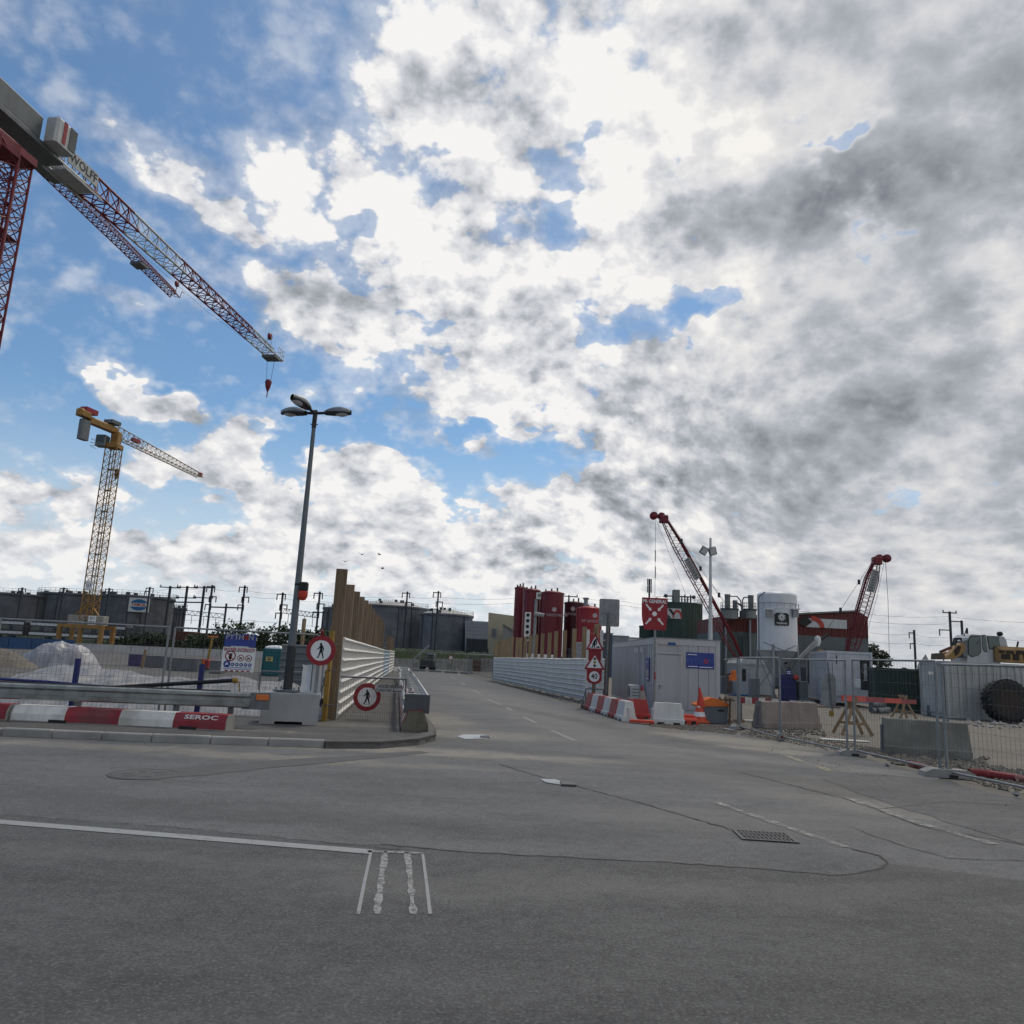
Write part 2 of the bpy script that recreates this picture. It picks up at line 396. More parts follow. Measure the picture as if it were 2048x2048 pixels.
stains = [stain(800, 1502, 5.5, .7, -.02, DUST, .75), stain(960, 1470, 2.2, 1.3, 0, DUST, .55), stain(880, 1440, .9, 3, .2, DUST, .5), stain(300, 1500, 7, .5, -.03, DUST, .55),
          stain(1460, 1480, 3.5, 1.3, -.5, DUST, .75), stain(1640, 1530, 4.5, .8, -.55, PALE, .8), stain(1540, 1500, 1.6, .8, -.5, DUST, .8), stain(1800, 1590, 3, .9, -.6, DUST, .5), stain(1960, 1640, 3.4, .9, -.6, DUST, .45),
          stain(1380, 1440, 1.6, 1.2, 0, DUST, .5), stain(1180, 1470, 1.2, 10, .25, PALE, .45), stain(1000, 1400, 2.2, 14, .22, PALE, .6), stain(1700, 1570, 5, .7, -.5, TAR, .6), stain(1860, 1600, 4, .8, -.5, TAR, .45),
          stain(1090, 1505, 3, .35, -.1, TAR, .5), stain(600, 1640, 5, .35, -.1, TAR, .4), stain(1100, 1650, 6, .5, .1, TAR, .35), stain(250, 1600, 3, .4, 0, TAR, .35), stain(1150, 1440, .55, 12, .42, TAR, .55), stain(1500, 1640, 3, 1, 0, PALE, .35)]
M_asph = asphalt('asphalt', (.114, .115, .115), stains)
M_asph3 = asphalt('asphalt_near_lane', (.084, .084, .083), [stain(1200, 1780, 4, .5, .1, PALE, .3), stain(300, 1720, 3, .3, 0, PALE, .25)])
M_asph2 = asphalt('asphalt_pavement', (.085, .083, .08), [stain(150, 1455, 3, .25, 0, DUST, .6), stain(420, 1470, 3, .2, 0, DUST, .5), stain(720, 1462, 1.5, .5, 0, DUST, .3)])
M_('asph_patch', (.085, .084, .083), .85, 0, .2, 3, .3, fine=.3)
M_('tar', (.022, .022, .023), .7, 0, .3, 8, .3)
M_('soil', (.135, .123, .104), .95, 0, .22, .6, .6, col2=(.092, .085, .073), spread=.5, fine=.4, bscale=9)
M_('far_ground', (.13, .125, .11), .95, 0, .25, .05, .2, col2=(.07, .085, .04), spread=.5)
M_('grass', (.020, .034, .011), .9, 0, .4, .8, .5, col2=(.036, .044, .017), spread=.52)
mb = MB()
R0 = 2500
mb.add([(-R0, -R0, -.03), (R0, -R0, -.03), (R0, R0, -.03), (-R0, R0, -.03)], [(0, 1, 2, 3)])
structure(mb.build('ground', MAT['far_ground']))
def ragged(pts, amp, seg=.5):
    out = []
    for a, b in zip(pts, pts[1:]):
        a, b = V(a), V(b); n = max(1, int((b - a).length / seg)); nrm = V((-(b - a).y, (b - a).x)).normalized()
        for i in range(n): out.append(a.lerp(b, i / n) + nrm * (random.uniform(-amp, amp) if i else 0))
    return out + [V(pts[-1])]
def sheet(name, pts, z, mt):
    mb = MB(); mb.add([(p[0], p[1], z) for p in pts], [tuple(range(len(pts)))])
    return structure(mb.build(name, mt))
g2 = lambda px, py: G(px, py).xy
# site soil on the right and in the excavation on the left (closed sheets, 15 mm above the far ground)
sheet('site_ground', [(4.5, 9), (60, 2), (60, 75), (-3, 84), (2.5, 40)], -.015, MAT['soil'])
M_('pit_floor', (.085, .082, .078), .95, 0, .25, .5, .5, col2=(.14, .125, .10), spread=.52, fine=.3)
sheet('excavation_floor', [(-90, 17), (-5, 17), (-8.5, 46), (-9, 120), (-120, 120)], -.012, MAT['pit_floor'])
right_edge = [g2(*q) for q in ((2500, 1790), (2048, 1600), (1930, 1572), (1800, 1536), (1690, 1506), (1570, 1483), (1480, 1470), (1400, 1462), (1330, 1463), (1270, 1444), (1215, 1428), (1165, 1416), (1060, 1385), (985, 1364), (930, 1352), (880, 1346))]
road = [(60, -30)] + ragged(right_edge, .13, .3) + [g2(760, 1342), (-5, 30), (-2.2, 17.4), (-2.5, 15.9), (-90, 17.5), (-90, -30)]
sheet('road', road, 0.0, M_asph)
kerb_line = [G(-700, 1446), G(0, 1472), G(300, 1484), G(648, 1496)]
# pavement: raised slab whose front runs behind the kerb stones, asphalt lip round the corner
corner = [G(*q) for q in ((650, 1497), (760, 1497), (838, 1490), (870, 1481), (872, 1470), (858, 1450), (832, 1410), (812, 1370), (800, 1345))]
pav = [(p.x, p.y + .16) for p in kerb_line] + [(p.x, p.y) for p in corner] + [(-8.6, 62), (-12, 62), (-6.4, 19.2), (-40, 19.6), (-60, 20)]
KH = .125
mb = MB(); n_ = len(pav)
mb.add([(x, y, KH) for x, y in pav] + [(x, y, -.02) for x, y in pav], [tuple(range(n_))] + [((i + 1) % n_, i, n_ + i, n_ + (i + 1) % n_) for i in range(n_)])
pavement = structure(mb.build('pavement', M_asph2))
M_('kerb', (.26, .255, .24), .9, 0, .18, 2, .3, .15, col2=(.15, .145, .13), spread=.55, fine=.3)
for a, b in zip(kerb_line, kerb_line[1:]):
    n = max(1, round((b - a).length / 1.0)); d = (b - a) / n
    for i in range(n):
        p, q = a + d * i, a + d * (i + 1)
        mbk = MB(); u = d.normalized() * .006; c = (p + q) / 2; hh = KH + .008 + random.uniform(-.004, .006)
        mbk.bbox((c.x, c.y + .078, hh / 2 - .02), (d.length - .012, .152, hh + .04), .018, math.atan2(d.y, d.x))
        mbk.build('kerb_stone', MAT['kerb'], pavement)
# dark asphalt lip of the corner
mb = MB()
cs = ragged([(p.x, p.y) for p in corner[:7]], .02, .2)
for (a, b) in zip(cs, cs[1:]):
    a, b = V((a[0], a[1], 0)), V((b[0], b[1], 0)); nrm = V((-(b - a).y, (b - a).x, 0)).normalized()
    pr = [(.02, -.03), (.0, .05), (-.03, KH - .01), (-.09, KH + .012), (-.3, KH + .004)]
    vs = [c - nrm * (-s_) * -1 + V((0, 0, h_)) if False else c + nrm * (-s_) + V((0, 0, h_)) for c in (a, b) for s_, h_ in pr]
    mb.add(vs, [(i, 5 + i, 6 + i, i + 1) for i in range(4)], 0, True)
mb.build('asphalt_kerb', MAT['asph_patch'], pavement)
near = [(-60, -30)] + [(-60, g2(-300, 1606).y)] + ragged([g2(*q) for q in ((-300, 1606), (220, 1645), (400, 1660), (620, 1682), (760, 1690), (900, 1702), (1100, 1714), (1300, 1724), (1480, 1735), (1600, 1745), (1680, 1751), (1740, 1742), (1775, 1728))], .02, .2) + [g2(1830, 1733), g2(2100, 1770), g2(2600, 1900), (40, -30)]
sheet('road', near, .003, M_asph3)
# ---- repairs, cracks and paint on the road
sheet('asphalt_patch', ragged([g2(*q) for q in ((250, 1548), (420, 1530), (560, 1520), (700, 1512), (840, 1502), (860, 1506), (700, 1522), (560, 1534), (420, 1550), (300, 1556), (250, 1548))], .03, .3), .004, MAT['asph_patch'])
sheet('asphalt_patch', ragged([g2(*q) for q in ((1640, 1556), (1760, 1548), (1900, 1562), (2048, 1612), (2300, 1700), (2048, 1690), (1930, 1655), (1790, 1612), (1700, 1580), (1640, 1556))], .06, .3), .004, asphalt('asphalt_worn', (.104, .104, .104), []))
def ribbon(name, pts, wd, z, mt, jit=.0, seg=.25):
    P_ = ragged([g2(*q) for q in pts], jit, seg); mb = MB(); vs = []
    for i, p in enumerate(P_):
        d = (P_[min(i + 1, len(P_) - 1)] - P_[max(i - 1, 0)]).normalized(); nr = V((-d.y, d.x)); h = wd / 2 * (random.uniform(.5, 1.4) if jit else 1)
        vs += [(p.x + nr.x * h, p.y + nr.y * h, z), (p.x - nr.x * h, p.y - nr.y * h, z)]
    mb.add(vs, [(2 * i, 2 * i + 1, 2 * i + 3, 2 * i + 2) for i in range(len(P_) - 1)])
    return structure(mb.build(name, mt))
for pts, wd in ((((760, 1690), (900, 1702), (1100, 1714), (1300, 1724), (1480, 1735), (1600, 1745), (1680, 1751), (1740, 1742), (1775, 1728), (1760, 1712), (1700, 1697)), .045),
                (((1000, 1528), (1060, 1548), (1200, 1585), (1330, 1620), (1470, 1662)), .04), (((540, 1510), (700, 1505), (1000, 1522)), .02), (((1480, 1545), (1700, 1600), (1850, 1655), (2048, 1690)), .045),
                (((1700, 1655), (1800, 1690), (1900, 1718), (2048, 1722)), .025), (((220, 1645), (400, 1660), (620, 1682), (800, 1700)), .016), (((1760, 1618), (1900, 1604), (2048, 1612)), .035), (((1430, 1580), (1540, 1600)), .015), (((300, 1560), (520, 1572), (760, 1585), (960, 1612)), .014)):
    ribbon('road_crack', pts, wd * .62, .006, MAT['tar'], .028, .09)
def worn_paint(name, col, keep, scale=9):
    m = bpy.data.materials.new(name); m.use_nodes = True; t = m.node_tree; t.nodes.clear(); n = NT(t)
    b = n.new('ShaderNodeBsdfPrincipled'); o = n.new('ShaderNodeOutputMaterial'); tr = n.new('ShaderNodeBsdfTransparent'); mx = n.new('ShaderNodeMixShader')
    oc = n.new('ShaderNodeTexCoord').outputs['Object']
    f = n.m('ADD', n.m('MULTIPLY', n.noise(oc, scale, 5, .7), .6), n.m('MULTIPLY', n.noise(oc, scale * 7, 3, .6), .4))
    n.put(mx.inputs[0], n.sm(f, keep - .12, keep + .12)); t.links.new(tr.outputs[0], mx.inputs[1]); t.links.new(b.outputs[0], mx.inputs[2]); t.links.new(mx.outputs[0], o.inputs[0])
    b.inputs['Base Color'].default_value = tuple(col) + (1,); b.inputs['Roughness'].default_value = .7
    return m
paint1 = worn_paint('road_paint', (.27, .275, .275), .36)
paint2 = worn_paint('road_paint_worn', (.29, .288, .28), .45, 14)
paint3 = worn_paint('road_paint_faded', (.27, .265, .25), .50, 4)
paint4 = worn_paint('road_paint_yellow', (.27, .25, .17), .46, 5)
ribbon('road_marking', ((-400, 1612), (0, 1645), (350, 1673), (742, 1705)), .16, .008, paint1)
ribbon('road_marking', ((735, 1704), (848, 1708)), .06, .008, paint2)
for pts, wd in ((((742, 1704), (730, 1760), (716, 1830)), .026), (((845, 1707), (852, 1760), (860, 1830)), .026)):
    ribbon('road_marking', pts, wd, .008, paint1)
for pts, wd in ((((771, 1704), (762, 1760), (754, 1830)), .05), (((814, 1706), (820, 1760), (826, 1830)), .05)):
    ribbon('road_marking', pts, wd, .008, paint2, .004, .1)
for q in ((900, 1352, 912, 1358), (921, 1365, 931, 1370), (945, 1380, 961, 1388), (975, 1398, 1002, 1410), (1012, 1415, 1024, 1421), (1046, 1434, 1072, 1446), (1105, 1462, 1150, 1482)):
    ribbon('road_marking', (q[:2], q[2:]), .13, .008, paint2)
ribbon('road_marking', ((1425, 1603), (1560, 1650), (1690, 1695)), .13, .008, paint3)
ribbon('road_marking', ((1700, 1598), (1830, 1645), (1990, 1690)), .15, .0085, paint3)
for pts in (((1572, 1512), (1605, 1524)), ((1640, 1534), (1662, 1544)), ((1500, 1490), (1526, 1496))):
    ribbon('road_marking', pts, .16, .008, paint4)
# ------------------------------------------------------------------ far background
M_('tank_conc', (.125, .135, .15), .85, 0, .2, .35, .15, .4, col2=(.18, .19, .20), spread=.55)
M_('tank_dark', (.095, .10, .112), .85, 0, .22, .4, .15, .45, col2=(.15, .155, .165), spread=.56)
M_('tank_roof', (.42, .41, .38), .7, 0, .1, .4, 0, .2)
M_('steel_far', (.045, .05, .06), .6, .2, .2, 1)
RXP = Matrix.Rotation(PI / 2, 4, 'X')
def ring_rail(mb, r, z, n, h=1.1, rr=.035):
    pts = [V((r * math.cos(2 * PI * i / n), r * math.sin(2 * PI * i / n), z)) for i in range(n)]
    for i, p in enumerate(pts):
        mb.tube(p, p + V((0, 0, h)), rr, 4)
        for k in (.5, 1.0): mb.tube(p + V((0, 0, h * k)), pts[(i + 1) % n] + V((0, 0, h * k)), rr, 4)
def tank(cx, half, rim, y, label, dome, mt, seed):
    c = Y(cx, rim, y); r = half / F * y; top = c.z
    t = thing('storage_tank', label, 'tank', (c.x, y + r * .2, 0), 0, 'concrete storage tanks beyond the railway')
    nb = max(6, round(top / 2.1)); prof = []
    MB().lathe([(r, -.5), (r, top)], n=56).build('wall', mt, t)
    for k in range(1, nb): MB().lathe([(r + .005, top * k / nb - .07), (r + .05, top * k / nb - .03), (r + .05, top * k / nb + .03), (r + .005, top * k / nb + .07)], n=56).build('wall_joint', mt, t)
    MB().lathe([(r + .01, top - .5), (r + .28, top - .42), (r + .28, top + .12), (r - .2, top + .16)], n=56).build('rim', mt, t)
    MB().lathe([(r - .1, top + .1), (r * .72, top + dome * .55), (r * .35, top + dome * .9), (0, top + dome)], n=40).build('roof', MAT['tank_roof'], t)
    mb = MB(); ring_rail(mb, r + .15, top + .1, 40); mb.build('railing', MAT['galv'], t)
    rnd = random.Random(seed); mb = MB()
    for k in range(7):
        a = rnd.uniform(PI, 2 * PI); q = r * rnd.uniform(.3, .97); zz = top + dome * (1 - (q / r) ** 1.6)
        mb.box((q * math.cos(a), q * math.sin(a), zz + .3), (.7, .7, rnd.uniform(.5, 1.1)))
    for k in range(9):
        a = PI * 1.5 + (k - 4) * .12; mb.tube((r * .1 * math.cos(a) + (k - 4) * .5, -r * .1, top + dome * .9), ((k - 4) * .5, -r * .1, top + dome + .7), .05, 4)
    mb.build('roof_fitting', MAT['steel_far'], t)['kind'] = 'stuff'
    mb = MB()
    for k in range(3):
        a = PI * 1.5 + rnd.uniform(-1.1, 1.1); x, yy = (r + .12) * math.cos(a), (r + .12) * math.sin(a)
        mb.tube((x, yy, 0), (x, yy, top), .09, 5)
    mb.build('downpipe', MAT['steel_far'], t)['kind'] = 'stuff'
    return t, r, top
tank(22, 92, 1190, 196, 'dark concrete storage tank cut by the left edge, leftmost of its row', .4, MAT['tank_dark'], 1)
tank(160, 80, 1191, 200, 'dark concrete storage tank behind the yellow tower crane mast', .4, MAT['tank_dark'], 2)
tC, rC, topC = tank(271, 67, 1194, 190, 'dark concrete storage tank carrying a white oval logo board', .4, MAT['tank_dark'], 3)
tank(352, 18, 1216, 235, 'small grey tank half hidden behind the tank with the logo board', .2, MAT['tank_dark'], 4)
tank(712, 66, 1219, 245, 'grey domed concrete tank half hidden behind the tall timber posts', 1.7, MAT['tank_conc'], 5)
tank(775, 78, 1214, 215, 'grey domed concrete tank, broad one behind the end of the timber posts', 1.7, MAT['tank_conc'], 6)
tank(893, 52, 1230, 205, 'grey domed concrete tank nearest the beige building', 1.5, MAT['tank_conc'], 7)
M_('logo_blue', (.012, .10, .24), .5, 0, .05, 2); M_('logo_red', (.30, .03, .03), .5, 0, .05, 2); M_('board_white', (.52, .53, .52), .5, 0, .06, 2, streak=.2)
a_, b_ = Y(261, 1195, 190 - rC * .8), Y(297, 1225, 190 - rC * .8)
bw, bh = (b_.x - a_.x), (a_.z - b_.z)
sg = thing('logo_board', 'white board with blue oval and slanted red name on the dark tank', 'sign', ((a_.x + b_.x) / 2, 190 - rC * .84, (a_.z + b_.z) / 2), .05)
MB().box((0, .1, 0), (bw, .2, bh)).build('board', MAT['board_white'], sg)
MB().prism([(bw * .43 * math.cos(k * PI / 18), bh * .40 * math.sin(k * PI / 18)) for k in range(36)], .05, RXP).build('oval', MAT['logo_blue'], sg)
MB().box((0, -.08, 0), (bw * .98, .05, bh * .27)).build('band', MAT['board_white'], sg)
lettering('TAMOIL', bh * .30, MAT['logo_red'], sg, (0, -.13, 0), fat=.03, sx=.95)
# small buildings behind
def facade(name, label, cat, pts, y, depth, mt, roof=None):
    P_ = [Y(px, py, y) for px, py in pts]; zb = min(p.z for p in P_); x0 = sum(p.x for p in P_) / len(P_)
    t = thing(name, label, cat, (x0, y, 0))
    MB().prism([(p.x - x0, p.z) for p in P_], depth, RXP @ Matrix.Rotation(PI, 4, 'Y') @ Matrix.Diagonal((-1, 1, 1, 1)) if False else Matrix(((1, 0, 0, 0), (0, 0, 1, 0), (0, 1, 0, 0), (0, 0, 0, 1)))).build('wall', mt, t)
    return t, x0
M_('clad_grey', (.24, .26, .29), .5, .2, .08, .6, streak=.15); M_('clad_dark', (.022, .026, .032), .7, 0, .1, .5); M_('clad_beige', (.39, .35, .25), .7, 0, .06, .5, streak=.1); M_('clad_beige2', (.24, .235, .215), .7, 0, .08, .5)
t, x0 = facade('warehouse', 'grey clad warehouse with a dark base right of the domed tanks', 'building', ((930, 1330), (990, 1330), (990, 1244), (930, 1241)), 190, 20, MAT['clad_grey'])
p, q = Y(930, 1330, 189.8), Y(990, 1280, 189.8)
MB().box(((p.x + q.x) / 2 - x0, -.15, (p.z + q.z) / 2), (q.x - p.x, .3, q.z - p.z)).build('dark_base', MAT['clad_dark'], t)
for k in range(5):
    p, q = Y(930, 1246 + k * 7, 189.9), Y(990, 1248 + k * 7, 189.9)
    MB().beam((p.x - x0, -.1, p.z), (q.x - x0, -.1, p.z), .16, .12).build('cladding_rib', MAT['clad_grey'], t)
t, x0 = facade('beige_building', 'beige flat roofed building with one narrow window behind the timber posts', 'building', ((977, 1330), (977, 1296), (975, 1297), (977, 1225), (1060, 1236), (1060, 1330)), 150, 14, MAT['clad_beige'])
p, q = Y(975, 1296, 150), Y(1060, 1300, 150)
for (ax, ay, bx, by, nm, mt) in ((985, 1258, 991, 1274, 'window', 'glass_dark'),):
    p, q = Y(ax, ay, 149.9), Y(bx, by, 149.9); cx_, cz_ = (p.x + q.x) / 2 - x0, (p.z + q.z) / 2
    wn = MB().box((cx_, -.06, cz_), (abs(q.x - p.x) + .3, .12, abs(p.z - q.z) + .3)).build(nm, MAT['clad_grey'], t)
    MB().box((cx_, -.09, cz_), (abs(q.x - p.x), .12, abs(p.z - q.z))).build('pane', MAT[mt], wn)
P_ = [Y(*q, 149) for q in ((1006, 1250), (1030, 1264), (1060, 1282), (1060, 1330), (1004, 1330))]
MB().prism([(p.x - x0, p.z) for p in P_], 6, Matrix(((1, 0, 0, 0), (0, 0, 1, -8), (0, 1, 0, 0), (0, 0, 0, 1)))).build('annex', MAT['clad_beige2'], t)
p, q = Y(1006, 1249, 140.8), Y(1060, 1281, 140.8)
MB().beam((p.x - x0, -9.2 + 4, p.z + .3), (q.x - x0, -9.2 + 4, q.z + .3), 6.6, .35).build('annex_roof', MAT['clad_beige'], t)
# embankment: grassy ridge across the back, bushes and trees along it
def ridge(name, x0, x1, y, z, depth, mt, amp, n=120):
    rnd = random.Random(int(y)); hs = [[rnd.uniform(-amp, amp) for i in range(n + 1)] for j in range(9)]
    def fn(u, v):
        i, j = round(u * n), round(v * 8); k = max(0, 1 - abs(v - .5) * 2.0); k = min(1, k * 1.6)
        return (x0 + (x1 - x0) * u, y + depth * (v - .5), -.05 + z * k + hs[j][i] * k)
    return structure(MB().grid(fn, n, 8, smooth=False).build(name, mt))
ridge('embankment', -42, 16, 126, 2.35, 10, MAT['grass'], .18, 240)
ridge('embankment', -150, -40, 140, 1.6, 12, MAT['grass'], .3, 160)
M_('leaf_dark', (.020, .032, .012), .7, 0, .5, 1.5, rnd=.25); M_('leaf_mid', (.032, .052, .018), .7, 0, .5, 1.5, rnd=.25); M_('bark', (.05, .04, .03), .9, 0, .2, 3)
def leaf_cloud(mb, c, rx, ry, rz, n, s, rnd, lumps=7):
    ls = [(V((rnd.uniform(-.7, .7) * rx, rnd.uniform(-.7, .7) * ry, rnd.uniform(-.6, .7) * rz)), rnd.uniform(.35, .6)) for _ in range(lumps)]
    for _ in range(n):
        l, k = rnd.choice(ls); d = V((rnd.gauss(0, 1), rnd.gauss(0, 1), rnd.gauss(0, 1))).normalized() * (rnd.random() ** .4)
        p = V(c) + l + V((d.x * rx * k, d.y * ry * k, d.z * rz * k))
        a = V((rnd.uniform(-1, 1), rnd.uniform(-1, 1), rnd.uniform(-1, 1))).normalized(); b = a.orthogonal().normalized(); ss = s * rnd.uniform(.6, 1.3)
        mb.add([p - a * ss, p + b * ss * .6, p + a * ss, p - b * ss * .6], [(0, 1, 2, 3)])
def tree(name, label, x, y, z0, h, rad, leaf, n, trunk, group, s=.22, seed=0, sparse=False):
    rnd = random.Random(seed + int(x * 10)); t = thing(name, label, 'tree' if trunk else 'bush', (x, y, z0), 0, group)
    mb = MB()
    th = h * (.55 if trunk else .35)
    mb.tube((0, 0, 0), (rnd.uniform(-.1, .1), 0, th), .05 * h * .4, 6, .02 * h * .4)
    for k in range(7 if sparse else 5):
        a = rnd.uniform(0, 2 * PI); b = V((math.cos(a) * rad * .6, math.sin(a) * rad * .6, th + rnd.uniform(.1, .4) * h))
        mb.tube((0, 0, th * rnd.uniform(.4, 1)), b, .012 * h, 4, .004 * h)
    mb.build('trunk', MAT['bark'], t)
    mb = MB(); cz = h * (.64 if trunk else .5)
    leaf_cloud(mb, (0, 0, cz), rad, rad, h - cz if trunk else h * .5, n, s, rnd, 9); mb.build('crown', leaf, t)
    return t
k = 0
where = {}
for px, top, yy, rad, kind in ((250, 1272, 118, 2.2, 0), (275, 1268, 119, 2.0, 0), (300, 1266, 120, 2.3, 1), (322, 1268, 118, 2.2, 0), (350, 1270, 119, 2.0, 0), (388, 1268, 118, 1.8, 1), (405, 1266, 119, 2.2, 0), (432, 1264, 119, 2.0, 0), (440, 1244, 116, 1.9, 2), (466, 1262, 118, 2.2, 1), (468, 1240, 115, 1.8, 2), (482, 1238, 117, 1.9, 2), (505, 1240, 116, 2.2, 2), (522, 1260, 118, 2.0, 0), (546, 1254, 117, 2.4, 1), (570, 1250, 118, 2.4, 0), (598, 1262, 116, 2.0, 0), (612, 1264, 118, 1.9, 0), (626, 1256, 117, 2.3, 1), (640, 1262, 118, 2.2, 0)):
    p = Y(px, top, yy); z0 = .3
    nm = ('bush', 'bush', 'birch_tree')[kind]
    bl = ('below the oval logo board', 'just right of the oval logo board', 'below the right rim of the logo board tank', 'under the left joined mast', 'before the small grey tank', 'under the right joined mast', 'left of the blue site board', 'under the short mast', 'left of the blue board top', 'behind the blue site board', 'above the blue site board', 'right above the blue site board', 'under the mast above the loose trees', 'between the blue board and the toilet', 'above the portable toilet', 'just left of the lamp post', 'just right of the lamp post', 'left of the round sign', 'above the round sign', 'beside the left domed tank')[k]
    tree(nm, ('dark green bush in the railway hedge ', 'mid green bush in the railway hedge ', 'loose light tree rising over the railway hedge ')[kind] + bl, p.x, yy, z0, p.z - z0, rad, MAT['leaf_mid' if kind else 'leaf_dark'], 420 if kind < 2 else 230, kind == 2, ('dark bushes along the railway', 'mid green bushes along the railway', 'loose trees above the railway hedge')[kind], .26 if kind < 2 else .2, k, kind == 2); k += 1
# train and freight wagons standing beyond the excavation
M_('train_dark', (.03, .032, .04), .4, .1, .15, .5, streak=.2); M_('train_white', (.50, .52, .53), .5, 0, .08, .5, streak=.2); M_('rust', (.11, .04, .03), .8, 0, .2, .6, streak=.3)
for i, (pa, pb) in enumerate(((-230, 60), (64, 262))):
    y = 134; a, b = Y(pa, 1262, y), Y(pb, 1262, y); L = b.x - a.x
    t = thing('railway_carriage', ('dark railway carriage with white stripes at the far left edge', 'dark railway carriage with white stripes behind the yellow crane legs')[i], 'train', ((a.x + b.x) / 2, y, .9), 0, 'carriages of the standing train')
    MB().bbox((0, 0, 1.75), (L - .5, 2.8, 2.5), .25).build('body', MAT['train_dark'], t)
    MB().box((0, 0, 3.12), (L - .7, 2.2, .3)).build('roof', MAT['train_white'], t)
    for z in (2.55, .95): MB().box((0, -1.42, z), (L - .8, .08, .42)).build('stripe', MAT['train_white'], t)
    n = int(L / 2.2)
    for q in range(n): MB().box((-L / 2 + 1.4 + q * 2.2, -1.42, 1.8), (1.4, .06, .7)).build('window', MAT['glass_dark'], t)
    for sx in (-1, 1):
        for q in (0, 2.2): MB().lathe([(.45, -.7), (.45, .7)], n=12, c=(sx * (L / 2 - 3) + sx * -q, 0, 0), M=Matrix.Rotation(PI / 2, 3, 'X')).build('wheel', MAT['steel_far'], t)
for i, (pa, pb, top, lab) in enumerate(((352, 396, 1262, 'rust red freight wagon behind the hedge under the portal masts'), (402, 432, 1266, 'rust red freight wagon, short one seen through the hedge'), (600, 622, 1266, 'rust red freight wagon behind the hedge near the round sign'))):
    y = 128; a, b = Y(pa, top, y), Y(pb, top, y); L = b.x - a.x
    t = thing('freight_wagon', lab, 'wagon', ((a.x + b.x) / 2, y, .5), 0, 'rust red wagons')
    MB().bbox((0, 0, .9 + (a.z - 1.4) / 2), (L, 2.6, a.z - 1.4), .08).build('body', MAT['rust'], t)
    for q in range(6): MB().box((-L / 2 + L * (q + .5) / 6, -1.34, .9 + (a.z - 1.4) / 2), (.12, .1, a.z - 1.5)).build('rib', MAT['rust'], t)
    MB().box((0, 0, .55), (L, 2.2, .3)).build('underframe', MAT['steel_far'], t)
# white barrier wall along the pit edge, blue section at its left end
def wall_run(name, lab, pts, hs, mt, th=.25, n=10):
    p, q = (G(*a) for a in pts); t = thing(name, lab, 'wall', p, math.atan2((q - p).y, (q - p).x)); L = (q - p).length
    for i in range(n):
        h = hs[0] + (hs[1] - hs[0]) * (i + .5) / n
        MB().box((L * (i + .5) / n, 0, h / 2), (L / n - .05, th, h)).build('wall_panel', mt, t)
        MB().box((L * (i + .5) / n, 0, h + .03), (L / n - .02, th + .06, .06)).build('coping', mt, t)
M_('wall_white', (.42, .43, .44), .8, 0, .1, .6, streak=.25); M_('wall_blue', (.012, .06, .17), .6, 0, .15, .6, streak=.2)
wall_run('site_wall', 'long white concrete barrier wall along the far edge of the pit', ((147, 1301), (640, 1323)), (.86, .95), MAT['wall_white'], n=14)
wall_run('blue_wall', 'blue barrier wall behind the foil covered mound', ((-260, 1288), (146, 1301)), (1.25, 1.25), MAT['wall_blue'], n=8)
# ---- catenary masts and their wires
def mast(px, top, y, lab, arms=(), h2=None, r=.115, grp='railway masts against the sky'):
    p = Y(px, top, y)
    t = thing('railway_mast', lab, 'mast', (p.x, y, 0), 0, grp)
    mb = MB()
    mb.box((0, 0, p.z / 2), (r * 1.3, r * 2, p.z)); mb.box((-r, 0, p.z / 2), (r * .3, r * 2.4, p.z)); mb.box((r, 0, p.z / 2), (r * .3, r * 2.4, p.z))
    mb.build('pole', MAT['steel_far'], t)
    for (dz, w, off) in arms:
        MB().box((off, 0, p.z - dz), (w, .16, .16)).build('crossarm', MAT['steel_far'], t)
        mb = MB()
        for sx in (-1, 1):
            mb.tube((off + sx * w * .46, 0, p.z - dz + (.0 if w > 2 else -.9)), (off + sx * w * .46, 0, p.z - dz + (.4 if w > 2 else .05)), .09, 5)
        stuff(mb.build('insulator', MAT['steel_far'], t))
    return p
tops = {}
small = [(.25, 1.5, 0), (.9, 1.0, -.4)]
for px, top, lab in ((45, 1175, 'in front of the leftmost tank'), (128, 1175, 'left of the yellow crane mast'), (219, 1176, 'just right of the yellow crane mast'), (300, 1174, 'beside the oval logo board')):
    mast(px, top, 150, 'dark railway mast with short arms ' + lab, small)
big = [(.25, 3.6, 0), (2.0, 3.4, 0)]
for px, lab in ((341, 'left'), (375, 'middle'), (409, 'right')):
    mast(px, 1172, 132, 'tall railway mast with two crossarms, %s of the three joined masts' % lab, big, r=.14)
ar2 = [(.3, 1.4, -.2), (1.9, 1.2, .3), (3.2, 1.0, -.3)]
mast(425, 1170, 126, 'tall railway mast right of the three with double crossarms', ar2); mast(490, 1171, 126, 'tall railway mast above the loose trees', ar2); mast(453, 1207, 126, 'short railway mast between two tall ones', [], r=.11)
mast(566, 1185, 120, 'railway mast just left of the lamp post', ar2); mast(640, 1183, 120, 'railway mast right of the lamp post', ar2); mast(647, 1222, 124, 'short railway mast in front of the left domed tank', small[:1], r=.11)
mast(815, 1183, 135, 'railway mast in front of the broad domed tank', ar2); mast(877, 1182, 135, 'railway mast between the two domed tanks', ar2); mast(1138, 1190, 140, 'railway mast top behind the round red silos', [(.25, 3.2, 0)])
